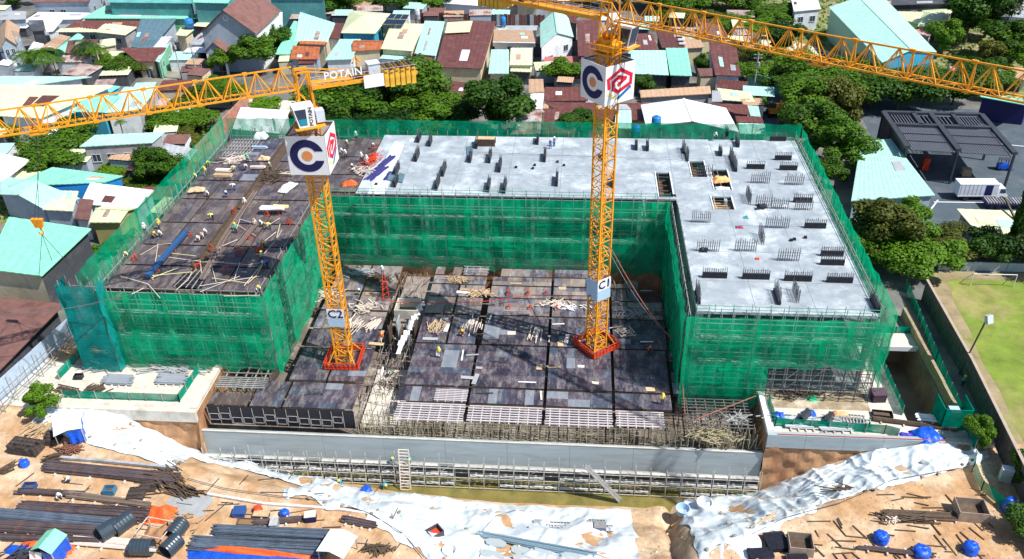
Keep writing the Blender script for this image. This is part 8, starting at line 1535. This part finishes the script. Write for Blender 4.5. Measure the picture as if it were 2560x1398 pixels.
# ---------------------------------------------------------------- people
POSE = {}
def posemesh(kind):
    J = {'stand': dict(pel=(0, 0, .92), ch=(0, -.02, 1.32), nk=(0, -.03, 1.5), hd=(0, -.05, 1.63), sl=(-.2, -.02, 1.42), sr=(.2, -.02, 1.42), el=(-.28, -.05, 1.14), er=(.3, -.06, 1.14), hl=(-.24, -.22, .95), hr=(.24, -.25, 1.0), tl=(-.1, 0, .88), tr=(.1, 0, .88), kl=(-.12, -.04, .48), kr=(.13, -.02, .48), al=(-.13, .03, .08), ar=(.14, .04, .08)),
         'walk': dict(pel=(0, 0, .9), ch=(0, -.08, 1.3), nk=(0, -.12, 1.47), hd=(0, -.16, 1.6), sl=(-.2, -.1, 1.4), sr=(.2, -.1, 1.4), el=(-.27, .08, 1.14), er=(.27, -.2, 1.14), hl=(-.26, .0, .92), hr=(.24, -.4, 1.05), tl=(-.1, 0, .86), tr=(.1, 0, .86), kl=(-.12, -.22, .5), kr=(.12, .08, .47), al=(-.12, -.26, .08), ar=(.13, .38, .12)),
         'bend': dict(pel=(0, .12, .86), ch=(0, -.22, 1.1), nk=(0, -.36, 1.14), hd=(0, -.47, 1.13), sl=(-.2, -.3, 1.08), sr=(.2, -.3, 1.08), el=(-.24, -.36, .8), er=(.24, -.38, .8), hl=(-.16, -.44, .52), hr=(.16, -.46, .5), tl=(-.1, .12, .82), tr=(.1, .12, .82), kl=(-.14, .0, .46), kr=(.14, -.02, .46), al=(-.15, .08, .08), ar=(.15, .06, .08)),
         'crouch': dict(pel=(0, .16, .38), ch=(0, -.06, .72), nk=(0, -.16, .86), hd=(0, -.22, .98), sl=(-.2, -.1, .8), sr=(.2, -.1, .8), el=(-.28, -.28, .6), er=(.28, -.3, .6), hl=(-.14, -.45, .4), hr=(.14, -.46, .38), tl=(-.11, .12, .36), tr=(.11, .12, .36), kl=(-.2, -.28, .5), kr=(.2, -.28, .5), al=(-.18, -.02, .08), ar=(.18, -.02, .08))}[kind]
    names = ['pel', 'ch', 'nk', 'hd', 'sl', 'sr', 'el', 'er', 'hl', 'hr', 'tl', 'tr', 'kl', 'kr', 'al', 'ar', 'fl', 'fr', 'top']
    J['fl'] = (J['al'][0], J['al'][1]-.2, .04); J['fr'] = (J['ar'][0], J['ar'][1]-.2, .04); h = Vector(J['hd']); J['top'] = tuple(h+(h-Vector(J['nk'])).normalized()*.12)
    ed = [('pel', 'ch'), ('ch', 'nk'), ('nk', 'hd'), ('hd', 'top'), ('ch', 'sl'), ('ch', 'sr'), ('sl', 'el'), ('sr', 'er'), ('el', 'hl'), ('er', 'hr'), ('pel', 'tl'), ('pel', 'tr'), ('tl', 'kl'), ('tr', 'kr'), ('kl', 'al'), ('kr', 'ar'), ('al', 'fl'), ('ar', 'fr')]
    rad = dict(pel=.155, ch=.165, nk=.06, hd=.105, sl=.085, sr=.085, el=.052, er=.052, hl=.042, hr=.042, tl=.10, tr=.10, kl=.068, kr=.068, al=.048, ar=.048, fl=.04, fr=.04, top=.07)
    me = bpy.data.meshes.new('p'); me.from_pydata([J[n] for n in names], [(names.index(a), names.index(c)) for a, c in ed], []); ob = bpy.data.objects.new('p', me); COL.objects.link(ob)
    ob.modifiers.new('s', 'SKIN'); 
    for i, n in enumerate(names): me.skin_vertices[0].data[i].radius = (rad[n]*1.15, rad[n]*1.15); me.skin_vertices[0].data[i].use_root = (n == 'pel')
    ob.modifiers.new('u', 'SUBSURF').levels = 1; dg = bpy.context.evaluated_depsgraph_get(); m2 = bpy.data.meshes.new_from_object(ob.evaluated_get(dg)); bpy.data.objects.remove(ob)
    m2.materials.clear()
    for m in (skin, MATS['white_paint'], darkm, black): m2.materials.append(m)
    segs = [('pel', 'ch', 1), ('ch', 'nk', 1), ('nk', 'hd', 0), ('hd', 'top', 0), ('sl', 'el', 1), ('sr', 'er', 1), ('ch', 'sl', 1), ('ch', 'sr', 1), ('el', 'hl', 0), ('er', 'hr', 0), ('tl', 'kl', 2), ('tr', 'kr', 2), ('kl', 'al', 2), ('kr', 'ar', 2), ('al', 'fl', 3), ('ar', 'fr', 3), ('pel', 'tl', 2), ('pel', 'tr', 2)]
    for f in m2.polygons:
        c = f.center; best = min(segs, key=lambda s_: (lambda A, B_: (c-A-(B_-A)*max(0, min(1, (c-A).dot(B_-A)/(B_-A).length_squared))).length/ (rad[s_[0]]+rad[s_[1]]))(Vector(J[s_[0]]), Vector(J[s_[1]]))); f.material_index = best[2]; f.use_smooth = True
    m2.name = 'body'; b = MB(); ax = (Vector(J['top'])-Vector(J['nk'])).normalized(); hc = Vector(J['hd'])+ax*.05
    b.lathe(hc, [(.185, -.01), (.19, .01), (.15, .03), (.145, .09), (.105, .15), (.04, .18), (0, .185)], 14, ax)
    return m2, b, J
def person(u, v, z, kind, rz, shirt, pants, helmet, label, arm=False, pos=None, vest=None):
    if kind not in POSE: POSE[kind] = posemesh(kind)
    body, hb, J = POSE[kind]; p = Vector(pos) if pos else (ST(u, v) if z is None else G(u, v, z)); t = thing('person', label, 'person', tuple(p), rz)
    o = inst(body, 'body', t, (0, 0, .02), 0, (1.03, 1.03, 1.0))
    for i, m in enumerate((skin, shirt, pants, black)): o.material_slots[i].link = 'OBJECT'; o.material_slots[i].material = m
    key = ('h', kind, helmet.name)
    if key not in POSE: q = MB(); q.v, q.f, q.mi = list(hb.v), list(hb.f), list(hb.mi); POSE[key] = q.mesh('helmet', helmet)
    inst(POSE[key], 'helmet', t, (0, 0, .02), 0, (1.05, 1.05, 1.0)); return t
c_ = lambda n, c: mat('cloth_'+n, c, rough=.8, var=.1)
Wh, Ye, Cy, Gr, Bl, Ol, Nv, Or = c_('white', (.72, .72, .68)), c_('yellow', (.75, .72, .18)), c_('cyan', (.02, .42, .62)), c_('green', (.12, .5, .32)), c_('blue', (.08, .16, .5)), c_('olive', (.28, .27, .15)), c_('navy', (.02, .03, .08)), c_('orange', (.75, .15, .05))
hY, hW, hG, hO = mat('helmet_yellow', (.85, .62, .04), rough=.3), mat('helmet_white', (.8, .8, .78), rough=.3), mat('helmet_green', (.2, .6, .1), rough=.3), mat('helmet_orange', (.8, .3, .05), rough=.3)
PE = [ (590, 583, 12, 'stand', .6, Gr, Nv, hY, 'man in green vest and yellow helmet standing mid-deck on the left wing'), (638, 572, 12, 'walk', .8, Wh, Nv, hO, 'man in white with an orange helmet, leftmost of three by the tangle'), (656, 566, 12, 'crouch', -.5, Wh, Nv, hW, 'man in white with a white helmet, middle of three by the tangle'), (676, 574, 12, 'bend', -1.2, Ye, Nv, hY, 'man in a pale yellow shirt bending, rightmost of three by the tangle'),
 (658, 618, 12, 'bend', .5, Ol, Nv, hY, 'man in olive leaning over the pipes near the wing edge'), (654, 656, 12, 'walk', 2.2, Gr, Nv, hY, 'man with a yellow helmet walking along the wing edge'), (669, 668, 12, 'bend', -.8, Bl, Nv, hW, 'man in blue bent over at the wing edge'), (646, 730, 12, 'crouch', .8, Wh, Nv, hY, 'man in white crouching at the front right corner of the left wing'), (497, 605, 12, 'crouch', .2, Wh, Nv, hW, 'kneeling man in white, left of three together'), (506, 597, 12, 'crouch', .3, Wh, Nv, hO, 'kneeling man in white, middle of three together'), (514, 588, 12, 'crouch', .4, Wh, Nv, hW, 'kneeling man in white, right of three together'),
 (533, 550, 12, 'bend', -.7, Ye, Nv, hY, 'man in a pale yellow shirt bending over the bare plywood'), (614, 520, 12, 'stand', .3, Wh, Nv, hW, 'man in white with a white helmet near the beam mould'), (399, 574, 12, 'walk', 1.2, Ye, Nv, hY, 'man with a yellow helmet walking beside the left net'), (402, 592, 12, 'crouch', .2, Wh, Nv, hW, 'man in white crouching below the walking man at the left net'), (385, 596, 12, 'crouch', 1.4, Ol, Nv, hY, 'crouching man in brown beside the left net'), (316, 645, 12, 'crouch', .6, Wh, Nv, hY, 'man with a yellow helmet at the far left edge of the wing'), (364, 584, 12, 'stand', 1.0, Wh, Nv, hW, 'figure in white outside the left net'),
 (588, 475, 12, 'bend', -.9, Wh, Bl, hW, 'man in white with blue trousers bending in the middle of the wing'), (566, 492, 12, 'crouch', .5, Bl, Nv, hW, 'dark blue crouching man left of the bending one'), (620, 408, 12, 'stand', .2, Gr, Nv, hG, 'man with a lime green helmet on the dark plywood'), (614, 426, 12, 'bend', .8, Wh, Nv, hW, 'man in pale shirt below the lime-helmeted one'), (576, 422, 12, 'stand', .4, Wh, Nv, hW, 'man in white at the left of the timber table'), (588, 430, 12, 'bend', -.4, Wh, Ol, hY, 'man in pale clothes at the right of the timber table'), (520, 418, 12, 'bend', .9, Ye, Nv, hG, 'man in a lime shirt bending near the left net'), (515, 440, 12, 'walk', .2, Ye, Ol, hY, 'man in pale lime walking by the beige shelter'), (490, 448, 12, 'crouch', .1, Wh, Nv, hY, 'man in white behind the beige shelter'), (520, 492, 12, 'crouch', .2, Wh, Nv, hW, 'man in white at the right foot of the beige shelter'), (684, 530, 12, 'crouch', .2, Ol, Nv, hY, 'man in olive behind the white and yellow sheet pile'), (677, 430, 12, 'stand', 0, Ol, Nv, hW, 'man with a white helmet by the jumbled forms'),
 (891, 352, 12, 'stand', .5, Gr, Nv, hW, 'man in green at the rear edge of the brown deck'), (869, 373, 12, 'walk', .3, Ol, Nv, hW, 'man in khaki standing behind the C2 box'), (865, 397, 12, 'walk', .0, Wh, Nv, hW, 'man in white striding right of the C2 box'), (853, 385, 12, 'crouch', .7, Wh, Nv, hW, 'man in white half hidden by the C2 box'), (932, 372, 12, 'bend', .5, Ol, Nv, hW, 'man with a white helmet by the red frames'), (905, 405, 12, 'stand', .1, Wh, Nv, hW, 'man in white among pale sacks, left'), (918, 412, 12, 'stand', .4, Wh, Wh, hW, 'man in all white among pale sacks, right'), (881, 424, 12, 'crouch', .2, Ol, Nv, hW, 'crouching man above the orange tarp shelter'), (1376, 372, 12, 'stand', .2, Bl, Bl, hY, 'man in blue overalls at the rear of the back slab'), (1385, 366, 12, 'stand', .9, Bl, Nv, hW, 'second figure in dark blue at the rear of the back slab'), (1787, 345, 12.5, 'crouch', .3, Wh, Nv, hW, 'person in white between the rear wrapped bars'),
 (1098, 893, .1, 'stand', .1, Ye, Bl, hY, 'man with a yellow helmet standing alone on the front deck panels'), (1156, 838, .1, 'crouch', .1, Or, Nv, hY, 'crouching figure in orange beside the pale timbers'), (1622, 880, .1, 'crouch', .6, Or, Nv, hO, 'man in orange at the right of the deck'), (957, 688, .1, 'stand', .1, Wh, Bl, hW, 'man in white at the rear left of the courtyard'), (955, 855, .1, 'walk', .4, Or, Wh, hO, 'person in orange beside the open corridor'), (1655, 1010, .1, 'stand', .3, Ye, Nv, hY, 'man in a lime vest at the right front of the deck'), (978, 940, -3.6, 'bend', .3, Gr, Nv, hW, 'person in mint green on the pale corridor floor'), (898, 735, .1, 'crouch', .3, Ol, Nv, hW, 'crouching man right of the C2 mast'),
 (1016, 1168, None, 'bend', .2, Cy, Bl, hY, 'man in cyan climbing onto the pit scaffold, upper of two', (0, 0)), (174, 1205, None, 'crouch', -.9, Wh, Nv, hO, 'man in white with an orange helmet sitting among the rebar'), (2405, 965, 0, 'stand', .4, Gr, Nv, hY, 'man with a yellow helmet at the green box frame'), (150, 1248, None, 'crouch', .8, Wh, Bl, hW, 'crouching man in blue and white on the thin rebar bundle'), (962, 1222, None, 'bend', .6, Cy, Cy, hY, 'man in cyan bending beside the blue-covered dome'), (851, 1210, None, 'crouch', -.3, Cy, Nv, hY, 'man in cyan at the foot of the narrow white sheet')]
for e in PE:
    u, v, z, k, rz, sh, pa_, he, lab = e[:9]; pos = None
    if len(e) > 9: p = G(u, v, -5); pos = (p.x, 80.2, -6.05)
    person(u, v, z, k, rz, sh, pa_, he, lab, pos=pos)
p = G(1016, 1150, -4.5); person(0, 0, 0, 'crouch', .4, Cy, Nv, hY, 'man in cyan crouching on the upper planks of the pit scaffold', pos=(G(980, 1160, -6).x, 80.1, -6.05))
